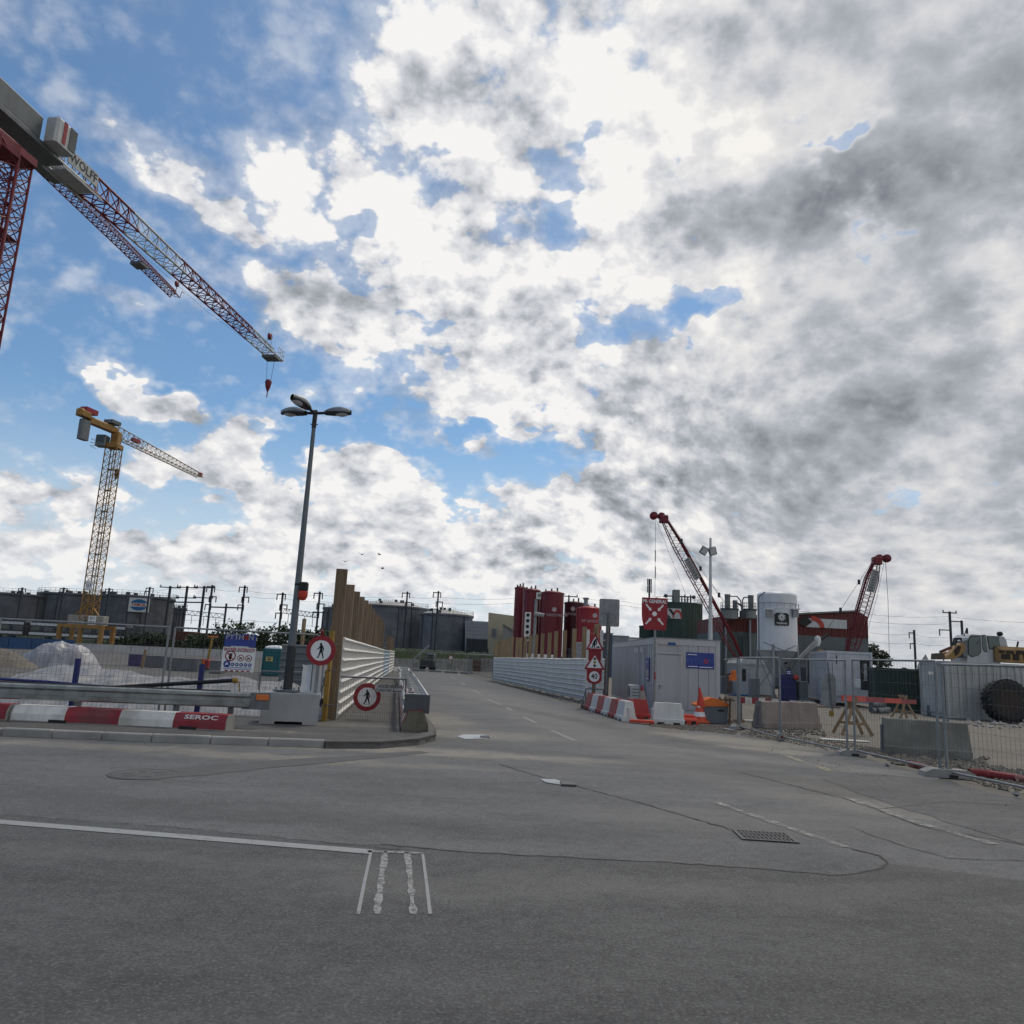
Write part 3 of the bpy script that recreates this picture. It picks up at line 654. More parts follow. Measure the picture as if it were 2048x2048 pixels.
mast(1899, 1223, 120, 'railway mast with insulators left of the excavator cab', [(.2, 2.2, 0), (2.9, 1.8, -.9), (7, 1.4, -.7)]); mast(1923, 1241, 120, 'shorter railway mast directly above the excavator cab', [(.2, 1.8, -.9)]); mast(1828, 1260, 130, 'short leaning railway mast above the rubble heap', [(.5, 1.0, -.4), (2.3, .8, -.4)])
def wire(lab, pts, y, r=.022, sag=.25, cat='cable'):
    P_ = [Y(px, py, y) for px, py in pts]; out = []
    for a, b in zip(P_, P_[1:]):
        for k in range(8):
            u = k / 8; q = a.lerp(b, u); q.z -= sag * 4 * u * (1 - u); out.append(q)
    out.append(P_[-1]); mb = MB(); mb.path(out, r, 3)
    return tag(mb.build('overhead_wire', MAT['steel_far'], None, out[0]), lab, cat, 'railway wires')
wire('upper overhead wire from the lamp post to the beige building', ((425, 1178), (490, 1180), (566, 1187), (640, 1190), (815, 1193), (877, 1194), (1030, 1197)), 126)
wire('second overhead wire below the top one left of the red silos', ((490, 1191), (566, 1196), (640, 1203), (815, 1205), (877, 1206), (1030, 1206)), 127)
wire('long wire above the masts of the left tanks', ((-40, 1182), (45, 1180), (128, 1180), (219, 1182), (300, 1181), (341, 1176), (409, 1176)), 148)
wire('upper wire right of the gray sign back', ((1138, 1192), (1250, 1203), (1330, 1213), (1450, 1220), (1620, 1222)), 140); wire('lower wire right of the gray sign back', ((1090, 1196), (1250, 1211), (1330, 1217)), 141)
wire('upper wire crossing to the right masts', ((1590, 1221), (1740, 1229), (1899, 1233), (2100, 1246)), 121); wire('middle wire crossing to the right masts', ((1590, 1238), (1740, 1243), (1890, 1248)), 121)
wire('lower wire right of the boom crane', ((1740, 1265), (1828, 1268), (1880, 1274), (1990, 1276), (2100, 1281)), 122); wire('lowest wire right of the boom crane', ((1740, 1282), (1830, 1286), (1890, 1290)), 122)
wire('wire running through the portal masts', ((335, 1237), (425, 1238), (500, 1240), (570, 1243), (640, 1252)), 125)
def portal(lab, a, b, y, lat=False):
    p, q = Y(*a, y), Y(*b, y); t = thing('portal_beam', lab, 'beam', p, 0, 'beams between railway masts'); d = q - p
    mb = MB()
    if not lat: mb.beam((0, 0, 0), d, .22, .22)
    else:
        for o in (0, .7): mb.tube((0, 0, o), d + V((0, 0, o)), .07, 4)
        n = 18
        for i in range(n): mb.tube(d * (i / n) + V((0, 0, .7 * (i % 2))), d * ((i + 1) / n) + V((0, 0, .7 * ((i + 1) % 2))), .04, 4)
        for i in range(3, n, 4): mb.tube(d * (i / n), d * (i / n) - V((0, 0, 1.5)), .05, 4)
    mb.build('girder', MAT['steel_far'], t)
portal('plain steel beam joining the three masts with double crossarms', (339, 1204), (408, 1205), 132); portal('plain steel beam joining two tall masts over the short one', (422, 1214), (488, 1216), 126)
portal('lattice beam carrying droppers behind the three joined masts', (342, 1226), (450, 1237), 131, True); portal('lattice beam running behind the lamp post', (565, 1226), (638, 1236), 121, True)
# ------------------------------------------------------------------ tower cranes
def frame3(d):
    d = V(d).normalized(); s = d.cross(V((0, 0, 1))).normalized(); return d, s, s.cross(d)
def lat_sq(mb, p, q, w0, w1, n, rc, rl, mode='X', up=None):
    p, q = V(p), V(q); d = (q - p).normalized()
    s = (d.cross(V(up or (0, 0, 1)))); s = V((1, 0, 0)) if s.length < .05 else s.normalized(); u = s.cross(d)
    def cor(k, t):
        w = (w0 + (w1 - w0) * t) / 2; sx, sy = ((-1, -1), (1, -1), (1, 1), (-1, 1))[k]
        return p.lerp(q, t) + s * (w * sx) + u * (w * sy)
    for k in range(4): mb.tube(cor(k, 0), cor(k, 1), rc, 5)
    for i in range(n):
        a, b = i / n, (i + 1) / n
        for k in range(4):
            k2 = (k + 1) % 4
            if mode == 'X': mb.tube(cor(k, a), cor(k2, b), rl, 4, cap=False); mb.tube(cor(k2, a), cor(k, b), rl, 4, cap=False)
            elif mode == 'K':
                m = (cor(k, (a + b) / 2)); mb.tube(cor(k2, a), m, rl, 4, cap=False); mb.tube(m, cor(k2, b), rl, 4, cap=False)
            else: mb.tube(cor(k if i % 2 else k2, a), cor(k2 if i % 2 else k, b), rl, 4, cap=False)
            if mode != 'Z' or i == 0: mb.tube(cor(k, a), cor(k2, a), rl, 4, cap=False)
def lat_tri(mb, p, q, w, h0, h1, n, rc, rl):
    p, q = V(p), V(q); d, s, u = frame3(q - p)
    def B(sx, t): return p.lerp(q, t) + s * (sx * w / 2)
    def T(t): return p.lerp(q, t) + u * (h0 + (h1 - h0) * t)
    for sx in (-1, 1): mb.tube(B(sx, 0), B(sx, 1), rc, 5)
    mb.tube(T(0), T(1), rc * 1.15, 5)
    for i in range(n):
        a, m, b = i / n, (i + .5) / n, (i + 1) / n
        for sx in (-1, 1): mb.tube(B(sx, a), T(m), rl, 4, cap=False); mb.tube(T(m), B(sx, b), rl, 4, cap=False)
        mb.tube(B(-1, a), B(1, a), rl, 4, cap=False); mb.tube(B(-1, a), B(1, b), rl, 4, cap=False)
# --- near red and white crane at the left edge: jib overhead, mast leaving the frame
zJ = 36.0
tip, root = G(545, 714, zJ), G(150, 365, zJ)
jd = (tip - root).normalized(); js = jd.cross(V((0, 0, 1))).normalized(); UP = V((0, 0, 1))
yA = lambda px, py: (G(px, py, zJ + 1.7) - root).dot(jd)          # distance along the jib of a joint seen at px, py
hub = root - jd * 7.0
mastA = G(-12, 300, 33.5)
cr = thing('tower_crane', 'red and white tower crane whose long jib crosses the upper left sky', 'tower crane', (mastA.x, mastA.y, 0))
hub = V((mastA.x, mastA.y, zJ)) + jd * 1.0
loc = V(cr.location); L_ = lambda q: V(q) - loc
cuts = [(root - hub).dot(jd) * 0 - (root - (hub + jd * 3)).dot(jd), yA(163, 328), yA(275, 428), yA(373, 515), yA(512, 648), (tip - root).dot(jd)]
jw = 1.5
hh = lambda s_: 2.0 - .95 * max(0, s_) / cuts[-1]
for i, (a, b) in enumerate(zip(cuts, cuts[1:])):
    mb = MB(); n = max(3, round((b - a) / 1.45))
    lat_tri(mb, L_(root + jd * a), L_(root + jd * b), jw, hh(a), hh(b), n, .10 if i < 3 else .09, .048 if i % 2 else .036)
    mb.build('jib_section', MAT['crane_white' if i % 2 == 0 else 'crane_red'], cr)
    tag(cr.children[-1], ('white' if i % 2 == 0 else 'red') + ' lattice section of the jib')
mb = MB()
for k in range(2): lat_sq(mb, L_(V((mastA.x, mastA.y, 17.25 * k - .5))), L_(V((mastA.x, mastA.y, 17.25 * (k + 1) - .5))), 2.0, 2.0, 9, .11, .045, 'K')
mb.build('mast', MAT['crane_red'], cr)
mb = MB()   # slewing unit and machinery deck under the jib root
c = L_(V((mastA.x, mastA.y, 34.2)))
ang = math.atan2(jd.y, jd.x)
mb.bbox((c.x, c.y, c.z - .2), (2.1, 2.1, 1.0), .1, ang); mb.build('slewing_ring', MAT['crane_red'], cr)
mb = MB(); q = L_(hub + jd * .6 + UP * .1); mb.bbox((q.x, q.y, q.z), (7.0, 1.6, .42), .08, ang)
q = L_(hub + jd * -1.0 + UP * 1.2); mb.bbox((q.x, q.y, q.z), (5.6, 1.5, 1.7), .15, ang); mb.build('turntable_deck', MAT['crane_grey'], cr)
cabc = hub + jd * 2.7 + js * 1.35 + UP * 1.2
mb = MB(); q = L_(cabc); mb.bbox((q.x, q.y, q.z), (1.9, 1.1, 2.0), .18, ang); cabin = mb.build('cabin', MAT['crane_white'], cr)
for (dx_, w_, col_) in ((.72, .85, 'glass_dark'), (-.25, .38, 'sign_red')):
    mb = MB(); q = L_(cabc + jd * dx_ * .85 + js * .56); mb.box((q.x, q.y, q.z + .05), (w_ * .8, .06, 1.7), ang); mb.build('cabin_window' if col_ == 'glass_dark' else 'red_stripe', MAT[col_], cabin)
mb = MB(); q = L_(cabc + jd * .96); mb.box((q.x, q.y, q.z + .15), (.06, .9, 1.5), ang); mb.build('cabin_window', MAT['glass_dark'], cabin)
# white walkway box along the first metres of the jib, name board on its side
mb = MB()
for k in range(2):
    q = L_(hub + jd * (5.4 + k * 1.5) - UP * .02); mb.box((q.x, q.y, q.z), (1.46, 1.6, .12), ang)
for sx in (-1, 1):
    a, b = L_(hub + jd * 4.0 + js * sx * .8), L_(hub + jd * 8.4 + js * sx * .8); mb.beam(a - UP * .1, b - UP * .1, .1, .3)
mb.build('walkway', MAT['crane_white'], cr)
q = L_(hub + jd * 6.0 + js * .82 + UP * .95)
bd = MB().box((q.x, q.y, q.z), (3.3, .06, 1.1), ang).build('name_board', MAT['crane_white'], cr)
lettering('WOLFF', 1.0, MAT['black'], bd, q + js * .05, M=Matrix((jd, UP, jd.cross(UP))).transposed(), sx=.92, fat=.012)
# tip: basket, rope pulleys, trolley and hook
tp = L_(tip)
mb = MB()
for sx in (-1, 1):
    for k in range(4): mb.tube(tp + jd * (k * .5 - .2) + js * sx * .8, tp + jd * (k * .5 - .2) + js * sx * .8 + UP * 1.15, .03, 4)
    for z in (0, .55, 1.15): mb.tube(tp - jd * .2 + js * sx * .8 + UP * z, tp + jd * 1.3 + js * sx * .8 + UP * z, .03, 4)
for z in (0, .55, 1.15): mb.tube(tp + jd * 1.3 - js * .8 + UP * z, tp + jd * 1.3 + js * .8 + UP * z, .03, 4)
mb.box((tp.x + jd.x * .5, tp.y + jd.y * .5, tp.z - .05), (1.6, 1.6, .06), ang); mb.build('jib_basket', MAT['crane_white'], cr)
mb = MB(); pb = tp - jd * 1.2 + UP * 2.1
mb.lathe([(.0, -.12), (.42, -.12), (.42, .12), (0, .12)], pb, 14, M=Matrix((jd, UP, js)).transposed().to_3x3()); mb.build('pulley', MAT['crane_red'], cr)
mb = MB()
for sx in (-1, 1): mb.tube(pb + js * .15 * sx, tp - jd * 1.4 + js * .4 * sx + UP * 1.0, .04, 4)
mb.build('pulley_frame', MAT['crane_white'], cr)
tr = tp - jd * .3
MB().bbox((tr.x, tr.y, tr.z - .25), (1.6, 1.7, .3), .05, ang).build('trolley', MAT['crane_grey'], cr)
hk = tr - UP * 3.3
mb = MB()
for sx in (-1, 1): mb.tube(tr + js * sx * .5 - UP * .3, hk + js * sx * .25, .025, 4)
mb.build('hoist_rope', MAT['steel_far'], cr)
mb = MB(); mb.lathe([(.05, -1.0), (.3, -.35), (.42, .3), (.3, .55), (.05, .6)], hk - UP * .3, 8); mb.tube(hk - UP * 1.2, hk - UP * 1.9, .06, 5); mb.build('hook_block', MAT['crane_red'], cr)
mb = MB(); mb.path([L_(hub + jd * 14 - UP * 1.0), L_(root + jd * 20 - UP * 1.2), tr - UP * .3], .015, 3); mb.build('trolley_rope', MAT['steel_far'], cr)
# --- second red crane behind it
z2 = 48.0
tip2, root2 = G(350, 595, z2), G(70, 325, z2)
d2 = (tip2 - root2).normalized(); s2 = d2.cross(UP).normalized(); m2 = G(33, 318, 46.5)
c2 = thing('tower_crane', 'dark red tower crane behind the first one with its shorter looking jib', 'tower crane', (m2.x, m2.y, 0)); L2 = lambda q: V(q) - V(c2.location)
ln = (tip2 - root2).length
for k in range(5):
    mb = MB(); lat_tri(mb, L2(root2 + d2 * (ln * k / 5)), L2(root2 + d2 * (ln * (k + 1) / 5)), 1.35, 1.5 - .12 * k, 1.38 - .12 * k, 6, .075, .04); mb.build('jib_section', MAT['crane_red'], c2)
for k in range(5):
    mb = MB(); za, zb = 46.2 * k / 5, 46.2 * (k + 1) / 5; lat_sq(mb, (0, 0, za), (0, 0, zb), 1.9, 1.9, 7, .12, .05, 'X'); mb.build('mast_section', MAT['crane_red'], c2)
mb = MB()
for k in range(32): mb.tube((.25, 0, 46 * k / 32), (.25, 0, 46 * (k + 1) / 32), .04, 4); mb.tube((-.1, 0, 46 * k / 32), (.6, 0, 46 * k / 32), .03, 4)
for k in range(1, 6): mb.box((0, 0, 46 * k / 6), (1.7, 1.7, .08))
mb.build('ladder', MAT['crane_red'], c2)
MB().bbox((0, 0, 47.1), (2.6, 2.6, 1.7), .2, ang).build('slewing_ring', MAT['crane_red'], c2)
q = L2(m2 + d2 * 2.5 + UP * 2); MB().bbox((q.x, q.y, q.z), (7, 1.8, 1.2), .1, ang).build('turntable_deck', MAT['crane_grey'], c2)
mb = MB(); pb = L2(tip2) + UP * 2.0; mb.lathe([(.0, -.12), (.42, -.12), (.42, .12), (0, .12)], pb, 12, M=Matrix((d2, UP, s2)).transposed().to_3x3()); mb.build('pulley', MAT['crane_red'], c2)
mb = MB(); e = L2(tip2)
mb.tube(pb, e + UP * .8, .05, 4)
for sx in (-1, 1):
    mb.tube(e + s2 * sx * .7, e + s2 * sx * .7 + UP * 1.1 + d2 * .3, .04, 4); mb.tube(e + s2 * sx * .7 + UP * 1.1 + d2 * .3, e + d2 * 1.0 + s2 * sx * .7 + UP * 1.1, .04, 4)
mb.build('jib_basket', MAT['crane_red'], c2)
q = L2(root2 + d2 * (ln * .68)); MB().bbox((q.x, q.y, q.z - .3), (1.5, 1.5, .35), .05, ang).build('trolley', MAT['crane_grey'], c2)
a = G(10, 614, 0); 
def on_mast(px, py): # height on mast 2 seen at a row of the photograph
    best = min((abs((CAMR.transposed() @ (V((m2.x, m2.y - 1, z)) - V((0, 0, H)))).y / -(CAMR.transposed() @ (V((m2.x, m2.y - 1, z)) - V((0, 0, H)))).z + (py - 1024) / F), z) for z in [k * .25 for k in range(200)])
    return best[1]
zg = on_mast(8, 614)
pl = MB().box((.15, -1.12, zg), (2.3, .06, 1.6)).build('number_plate', MAT['sign_white'], c2); lettering('G10', 1.0, MAT['black'], pl, (.2, -1.17, zg), fat=.02, sx=.9)
zb_ = on_mast(4, 690); bn = MB().box((.2, -1.12, zb_), (2.2, .05, 4.4)).build('banner', MAT['orange_red'], c2)
lettering('FP', 1.7, MAT['sign_white'], bn, (.55, -1.17, zb_ - .4), rot=(PI / 2, -PI / 2, 0), fat=.02)
M_('jib_tan', (.30, .22, .12), .55, .1, .2, 1.0)
# --- yellow crane further off, number 7
y7 = 110.0; b7 = Y(177, 1236, y7); t7 = Y(220, 897, y7); zt = t7.z
c7 = thing('tower_crane', 'yellow tower crane standing on a yellow portal base beside the dark tanks', 'tower crane', (b7.x, y7, 0))
zb7 = b7.z - .3; n7 = 8
for k in range(n7):
    mb = MB(); lat_sq(mb, (0, 0, zb7 + (zt - zb7) * k / n7), (0, 0, zb7 + (zt - zb7) * (k + 1) / n7), 1.65, 1.65, 3, .085, .032, 'X')
    mb.box((0, 0, zb7 + (zt - zb7) * (k + 1) / n7 - .05), (.8, .8, .06)); mb.build('mast_section', MAT['crane_yellow'], c7)
mb = MB()
for k in range(40): mb.tube((0, .1, zb7 + (zt - zb7) * k / 40), (0, .1, zb7 + (zt - zb7) * (k + 1) / 40), .07, 4)
mb.build('ladder', MAT['crane_yellow'], c7)
jz = zt + 1.9
e7 = G(400, 955, jz); r7 = V((b7.x - .3, y7 + .4, jz)); k7 = G(156, 826, jz + 1.2)
dj = (e7 - r7).normalized(); sj = dj.cross(UP).normalized(); aj = math.atan2(dj.y, dj.x); L7 = lambda q: V(q) - V(c7.location)
ln7 = (e7 - r7).length
for k in range(5):
    mb = MB(); lat_tri(mb, L7(r7 + dj * (ln7 * k / 5)), L7(r7 + dj * (ln7 * (k + 1) / 5)), 1.2, 1.75 - .19 * k, 1.56 - .19 * k, 4, .07, .032); mb.build('jib_section', MAT['jib_tan'], c7)
cj = (k7 - r7); cd = V((cj.x, cj.y, 0)).normalized(); ca = math.atan2(cd.y, cd.x); cl = V((cj.x, cj.y, 0)).length
mb = MB(); MB_ = MB().bbox((0, 0, zt + .35), (1.9, 1.9, .7), .1).build('slewing_ring', MAT['crane_yellow'], c7)
MB().bbox((0, .2, zt + 1.6), (1.15, 1.2, 2.0), .12).build('tower_head', MAT['crane_yellow'], c7)
q = L7(r7 + cd * (cl * .36)) + UP * .9; MB().bbox((q.x, q.y, q.z), (cl * .75, 1.0, .9), .15, ca).build('counter_jib', MAT['crane_yellow'], c7)
q = L7(r7 + cd * (cl * .86)) + UP * 1.5; MB().bbox((q.x, q.y, q.z), (cl * .3, 1.15, 1.05), .3, ca).build('winch_housing', MAT['crane_yellow'], c7)
q = L7(r7 + cd * (cl * .80)) - UP * .75; MB().bbox((q.x, q.y, q.z), (1.5, .9, 2.9), .15, ca).build('counterweight', MAT['galv_dark'], c7)
q = L7(r7 + cd * (cl * .74)) + UP * 2.1; bx = MB().box((q.x, q.y, q.z), (2.2, 1.1, .7), ca).build('name_board', MAT['sign_red'], c7)
q = L7(r7 + cd * (cl * .12)) + UP * 1.9 - sj * 0; MB().box((q.x, q.y, q.z), (1.8, 1.5, .5), ca).build('walkway', MAT['crane_grey'], c7)
MB().bbox((-1.5, -.6, zt + .9), (1.5, 1.4, 1.7), .15).build('cabin', MAT['galv_dark'], c7)
MB().box((-1.5, -1.32, zt + 1.1), (1.1, .06, 1.0)).build('cabin_window', MAT['glass_dark'], c7)
mb = MB()
for z in (0, .5, 1.0): mb.path([(-2.9, -1.2, zt + z), (-2.9, .6, zt + z)], .03, 4); mb.tube((-2.9, -1.2, zt + z), (-1.6, -1.2, zt + z), .03, 4)
mb.build('cabin_rail', MAT['crane_yellow'], c7)
q = L7(r7 + dj * (ln7 * .2)) + UP * .9; MB().box((q.x, q.y, q.z), (1.6, .7, .5), aj).build('jib_board', MAT['sign_red'], c7)
q = L7(e7) + UP * .5; MB().box((q.x, q.y, q.z), (.7, .5, .7), aj).build('tip_flag', MAT['sign_red'], c7)
q = L7(r7 + dj * 1.6); mb = MB(); mb.tube(q, q - UP * 4.5, .03, 4); mb.lathe([(.05, -1.6), (.3, -.9), (.35, 0), (.05, .2)], q - UP * 4.6, 6); mb.build('hook_block', MAT['steel_far'], c7)
# ballast and portal base
z1, z0_ = Y(177, 1231, y7).z, Y(177, 1250, y7).z
for sx in (-1, 1):
    MB().bbox((sx * 1.35, 0, (z0_ + z1) / 2), (2.3, 1.6, z1 - z0_), .08).build('ballast_block', MAT['concrete'], c7)
for sx in (-1, 1):
    MB().beam((sx * 1.7, -.6, z1), (0, -.2, z1 + 1.7), .16, .16).build('brace', MAT['crane_yellow'], c7)
bp = MB().box((1.0, -.86, (z0_ + z1) / 2), (1.05, .06, 1.25)).build('number_plate', MAT['sign_white'], c7); lettering('EDI', .5, MAT['black'], bp, (1.0, -.9, (z0_ + z1) / 2 + .27)); lettering('FBA', .5, MAT['black'], bp, (1.0, -.9, (z0_ + z1) / 2 - .28))
pn = MB().box((-.15, -.9, zb7 + 4.8), (.95, .05, 1.3)).build('number_plate', MAT['sign_white'], c7); lettering('G7', .6, MAT['black'], pn, (-.15, -.94, zb7 + 4.8))
for yy in (-1.6, 1.6): MB().beam((-3.2, yy, z0_ - .25), (3.2, yy, z0_ - .25), .5, .5).build('portal_beam', MAT['crane_yellow'], c7)
for (x, yy) in ((-2.9, -1.6), (0, -1.6), (2.9, -1.6), (-2.9, 1.6), (2.9, 1.6)): MB().beam((x, yy, 0), (x, yy, z0_ - .5), .5, .5, up=(0, 1, 0)).build('leg', MAT['crane_yellow'], c7)
# ------------------------------------------------------------------ left side: hoarding, fences, signs, lamp
RX3 = Matrix.Rotation(PI / 2, 4, 'X')
def circ(r, n=40, cx=0, cy=0): return [(cx + r * math.cos(2 * PI * i / n), cy + r * math.sin(2 * PI * i / n)) for i in range(n)]
def limb(mb, pts, w, M, z):
    for (a, b), (w0, w1) in zip(zip(pts, pts[1:]), zip(w, w[1:])):
        a, b = V(a), V(b); d = (b - a).normalized(); nn = V((-d.y, d.x))
        mb.prism([tuple(a + nn * w0), tuple(a - nn * w0), tuple(b - nn * w1), tuple(b + nn * w1)][::-1], .002, M, 0, z)
    for p, w_ in zip(pts, w): mb.prism(circ(w_, 12, p[0], p[1]), .002, M, 0, z)
def walker(parent, s, z, M):                       # walking person pictogram, s = height
    mb = MB(); P_ = lambda l: [(x * s, y * s) for x, y in l]
    mb.prism(circ(.075 * s, 16, -.03 * s, .43 * s), .002, M, 0, z)
    limb(mb, P_([(0, .32), (.02, .18), (.02, .02)]), [.085 * s, .09 * s, .075 * s], M, z)
    limb(mb, P_([(-.01, .02), (-.06, -.2), (-.15, -.46), (-.22, -.47)]), [.065 * s, .05 * s, .035 * s, .025 * s], M, z)
    limb(mb, P_([(.04, .02), (.11, -.2), (.19, -.45), (.15, -.48)]), [.065 * s, .05 * s, .035 * s, .025 * s], M, z)
    limb(mb, P_([(-.05, .3), (-.13, .14), (-.25, .07)]), [.04 * s, .034 * s, .025 * s], M, z)
    limb(mb, P_([(.07, .3), (.16, .14), (.15, -.02)]), [.04 * s, .034 * s, .025 * s], M, z)
    return mb.build('pictogram', MAT['black'], parent)
def round_sign(name, label, loc, rz, r, cut=False):
    t = thing(name, label, 'road sign', loc, rz, 'no pedestrians signs')
    MB().prism(circ(r), .012, RX3).build('ring', MAT['sign_red'], t)
    MB().prism(circ(r * .69), .004, RX3, 0, .011).build('face', MAT['sign_white'], t)
    walker(t, r * 1.02, .016, RX3)
    return t
def wires(mb, L, h, z0, step, hz, r=.0026):
    n = round(L / step)
    for i in range(1, n): mb.tube((L * i / n, 0, z0), (L * i / n, 0, z0 + h), r, 3, cap=False)
    for k in range(1, round(h / hz)): mb.tube((0, -.006, z0 + k * hz), (L, -.006, z0 + k * hz), r, 3, cap=False)
def mesh_fence(lab, p, q, h=2.0, z0=.12, group='mesh fence panels', step=.1, hz=.26, r=.021, posts=(1, 1), mt='galv', wmt='wire', bottom=True, wr=.0031):
    p, q = V(p), V(q); L = (q - p).length; t = thing('mesh_fence', lab, 'fence', (p.x, p.y, p.z), math.atan2((q - p).y, (q - p).x), group)
    for x, on in ((0, posts[0]), (L, posts[1])):
        if on: MB().tube((x, 0, .02), (x, 0, z0 + h), r * 1.25, 8).build('post', MAT[mt], t)
    MB().tube((0, 0, z0 + h), (L, 0, z0 + h), r, 8).build('top_rail', MAT[mt], t)
    if bottom: MB().tube((0, 0, z0), (L, 0, z0), r, 8).build('bottom_rail', MAT[mt], t)
    mb = MB(); wires(mb, L, h, z0, step, hz, wr); stuff(mb.build('wire_mesh', MAT[wmt], t))
    return t
# --- timber and sheet hoardings
def hoarding(lab, p, q, h, side, posts, post_mt, panels, mt, name='hoarding', bands=8, patch=None):
    p, q = V(p), V(q); d = (q - p).normalized(); ang = math.atan2(d.y, d.x); L = (q - p).length
    t = thing(name, lab, 'hoarding', p, ang)
    bh = 1.0 / bands
    for i in range(panels):
        a, b = L * i / panels, L * (i + 1) / panels - .012
        ha, hb = h[0] + (h[1] - h[0]) * i / panels, h[0] + (h[1] - h[0]) * (i + 1) / panels
        fr = []
        for k in range(bands):
            z = bh * k
            fr += [(0.0, z), (.008, z + bh * .56), (.05, z + bh * .70), (.058, z + bh * .80)]
        fr += [(0.0, 1.0)]
        jog = (i % 2) * .004; dz_ = random.uniform(-.012, .012)
        mb = MB(); n = len(fr)
        vs = [(x, side * (o + jog), .05 + dz_ + random.uniform(-.004, .004) + zz * hx) for x, hx in ((a, ha), (b, hb)) for o, zz in fr] + [(x, side * (-.02 + jog), .05 + zz * hx) for x, hx in ((a, ha), (b, hb)) for zz in (0, 1)]
        fs = [(j, n + j, n + j + 1, j + 1) for j in range(n - 1)] + [(2 * n, 2 * n + 1, 2 * n + 3, 2 * n + 2), (n - 1, 2 * n - 1, 2 * n + 3, 2 * n + 1), (0, 2 * n, 2 * n + 2, n)]
        fs += [tuple(list(range(n)) + [2 * n + 1, 2 * n]), tuple(list(range(n, 2 * n)) + [2 * n + 3, 2 * n + 2])]
        mb.add(vs, fs); mb.build('cladding_sheet', mt, t)
    for x, w, ph in posts:
        ln_ = random.uniform(-.004, .004)
        MB().beam((x, -side * (.04 + w / 2), 0), (x + ln_ * ph, -side * (.04 + w / 2), ph), w, w * (.5 if w > .22 else .75), up=(1, 0, 0)).build('timber_post', post_mt, t)
    return t
hp, hq = G(672, 1450), G(764, 1360)
hd = (hq - hp).normalized(); hL = (hq - hp).length
lp = []
for px, py in ((697, 1137), (708, 1163), (718, 1178), (726, 1190), (731, 1200), (736, 1211), (741, 1222)): lp.append((px, py))
posts = [(.12 + 2.45 * i, .29, 3.62 + random.uniform(-.05, .05)) for i in range(13)]
posts[0] = (-.10, .27, 3.75)
hoardL = hoarding('white corrugated sheet hoarding with tall timber posts left of the road', hp, hq, (2.05, 1.85), -1, posts, MAT['wood_old'], 12, MAT['white_dirty'])
# blue tinted section and the further run
M_('sheet_blue', (.36, .44, .50), .5, 0, .1, 1.2, .05, .2)
a, b = G(765, 1360), G(775, 1352); hoarding('pale blue corrugated sheet section at the end of the white hoarding', a, b, (1.85, 1.8), -1, [], MAT['wood_old'], 1, MAT['sheet_blue'])
a, b = G(776, 1351), G(786, 1343)
hoarding('short far run of hoarding with low orange timber posts past the blue section', a, b, (1.85, 1.8), -1, [(.5 + 2.4 * i, .3, 3.0) for i in range(5)], MAT['wood_old'], 4, MAT['white_dirty'])
yp = G(647, 1453); t = thing('timber_post', 'yellow painted timber post at the gate beside the tall brown one', 'post', yp)
MB().beam((0, 0, 0), (0.0, 0, 2.22), .10, .18, up=(0, 1, 0)).build('post', MAT['yellow_wood'], t)
for z in (.5, 1.3, 1.9): MB().tube((.0, -.1, z), (.22, -.1, z), .012, 6).build('bolt', MAT['galv_dark'], t)
# --- walkway gate with its two signs
gp, gq = G(660, 1449), G(806, 1452)
gt = thing('mesh_gate', 'low mesh gate closing the walkway between hoarding and guard rail', 'gate', gp, math.atan2((gq - gp).y, (gq - gp).x)); gl = (gq - gp).length
MB().tube((0, 0, .06), (0, 0, 1.9), .035, 8).build('post', MAT['galv_dark'], gt); MB().tube((gl, 0, .06), (gl, 0, 1.16), .022, 8).build('post', MAT['galv_dark'], gt)
for z, nm in ((.1, 'bottom_rail'), (1.14, 'top_rail')): MB().tube((0, 0, z), (gl, 0, z), .024, 8).build(nm, MAT['galv_dark'], gt)
mb = MB(); wires(mb, gl, 1.04, .1, .06, .2, .003); stuff(mb.build('wire_mesh', MAT['wire'], gt))
for z in (.2, 1.0): MB().box((-.02, -.03, z), (.12, .05, .06)).build('hinge', MAT['galv_dark'], gt)
ga = math.atan2((gq - gp).y, (gq - gp).x)
s1 = Y(734, 1394, gp.y + .45); round_sign('no_pedestrians_sign', 'round no pedestrians sign hanging low on the walkway gate', s1, ga, .34)
p, q = Y(750, 1369, gp.y + .38), Y(806, 1386, gp.y + .38)
sg = thing('access_sign', 'small grey lettered access board on the top right of the walkway gate', 'sign', (p + q) / 2, ga)
MB().box((0, 0, 0), (q.x - p.x, .012, p.z - q.z)).build('board', MAT['concrete_lt'], sg)
w_ = q.x - p.x
lettering('ACCÈS RÉSERVÉ', .10, MAT['black'], sg, (.03, -.009, .052), sx=.85, fat=.002); lettering('CHANTIER &', .095, MAT['black'], sg, (-.10, -.009, -.045), sx=.9); lettering('riverains', .06, MAT['black'], sg, (.2, -.009, -.05), sx=.9)
p = Y(642, 1301, 17.9); round_sign('no_pedestrians_sign', 'round no pedestrians sign standing higher beside the yellow timber post', p, .03, .335)
st = thing('sign_post', 'grey steel post carrying the higher round sign', 'post', (p.x - .05, p.y + .06, 0)); MB().beam((0, 0, 0), (0, 0, p.z + .3), .07, .05, up=(0, 1, 0)).build('post', MAT['galv'], st)
MB().tube((.04, -.02, p.z + .34), (.04, -.06, p.z + .45), .03, 6).build('hook', MAT['sign_red'], st)
mb = MB()
for k in range(2): mb.box((-.12 + .24 * k, 0, p.z - .62), (.025, .02, .6))
mb.build('strap', MAT['galv_dark'], st)
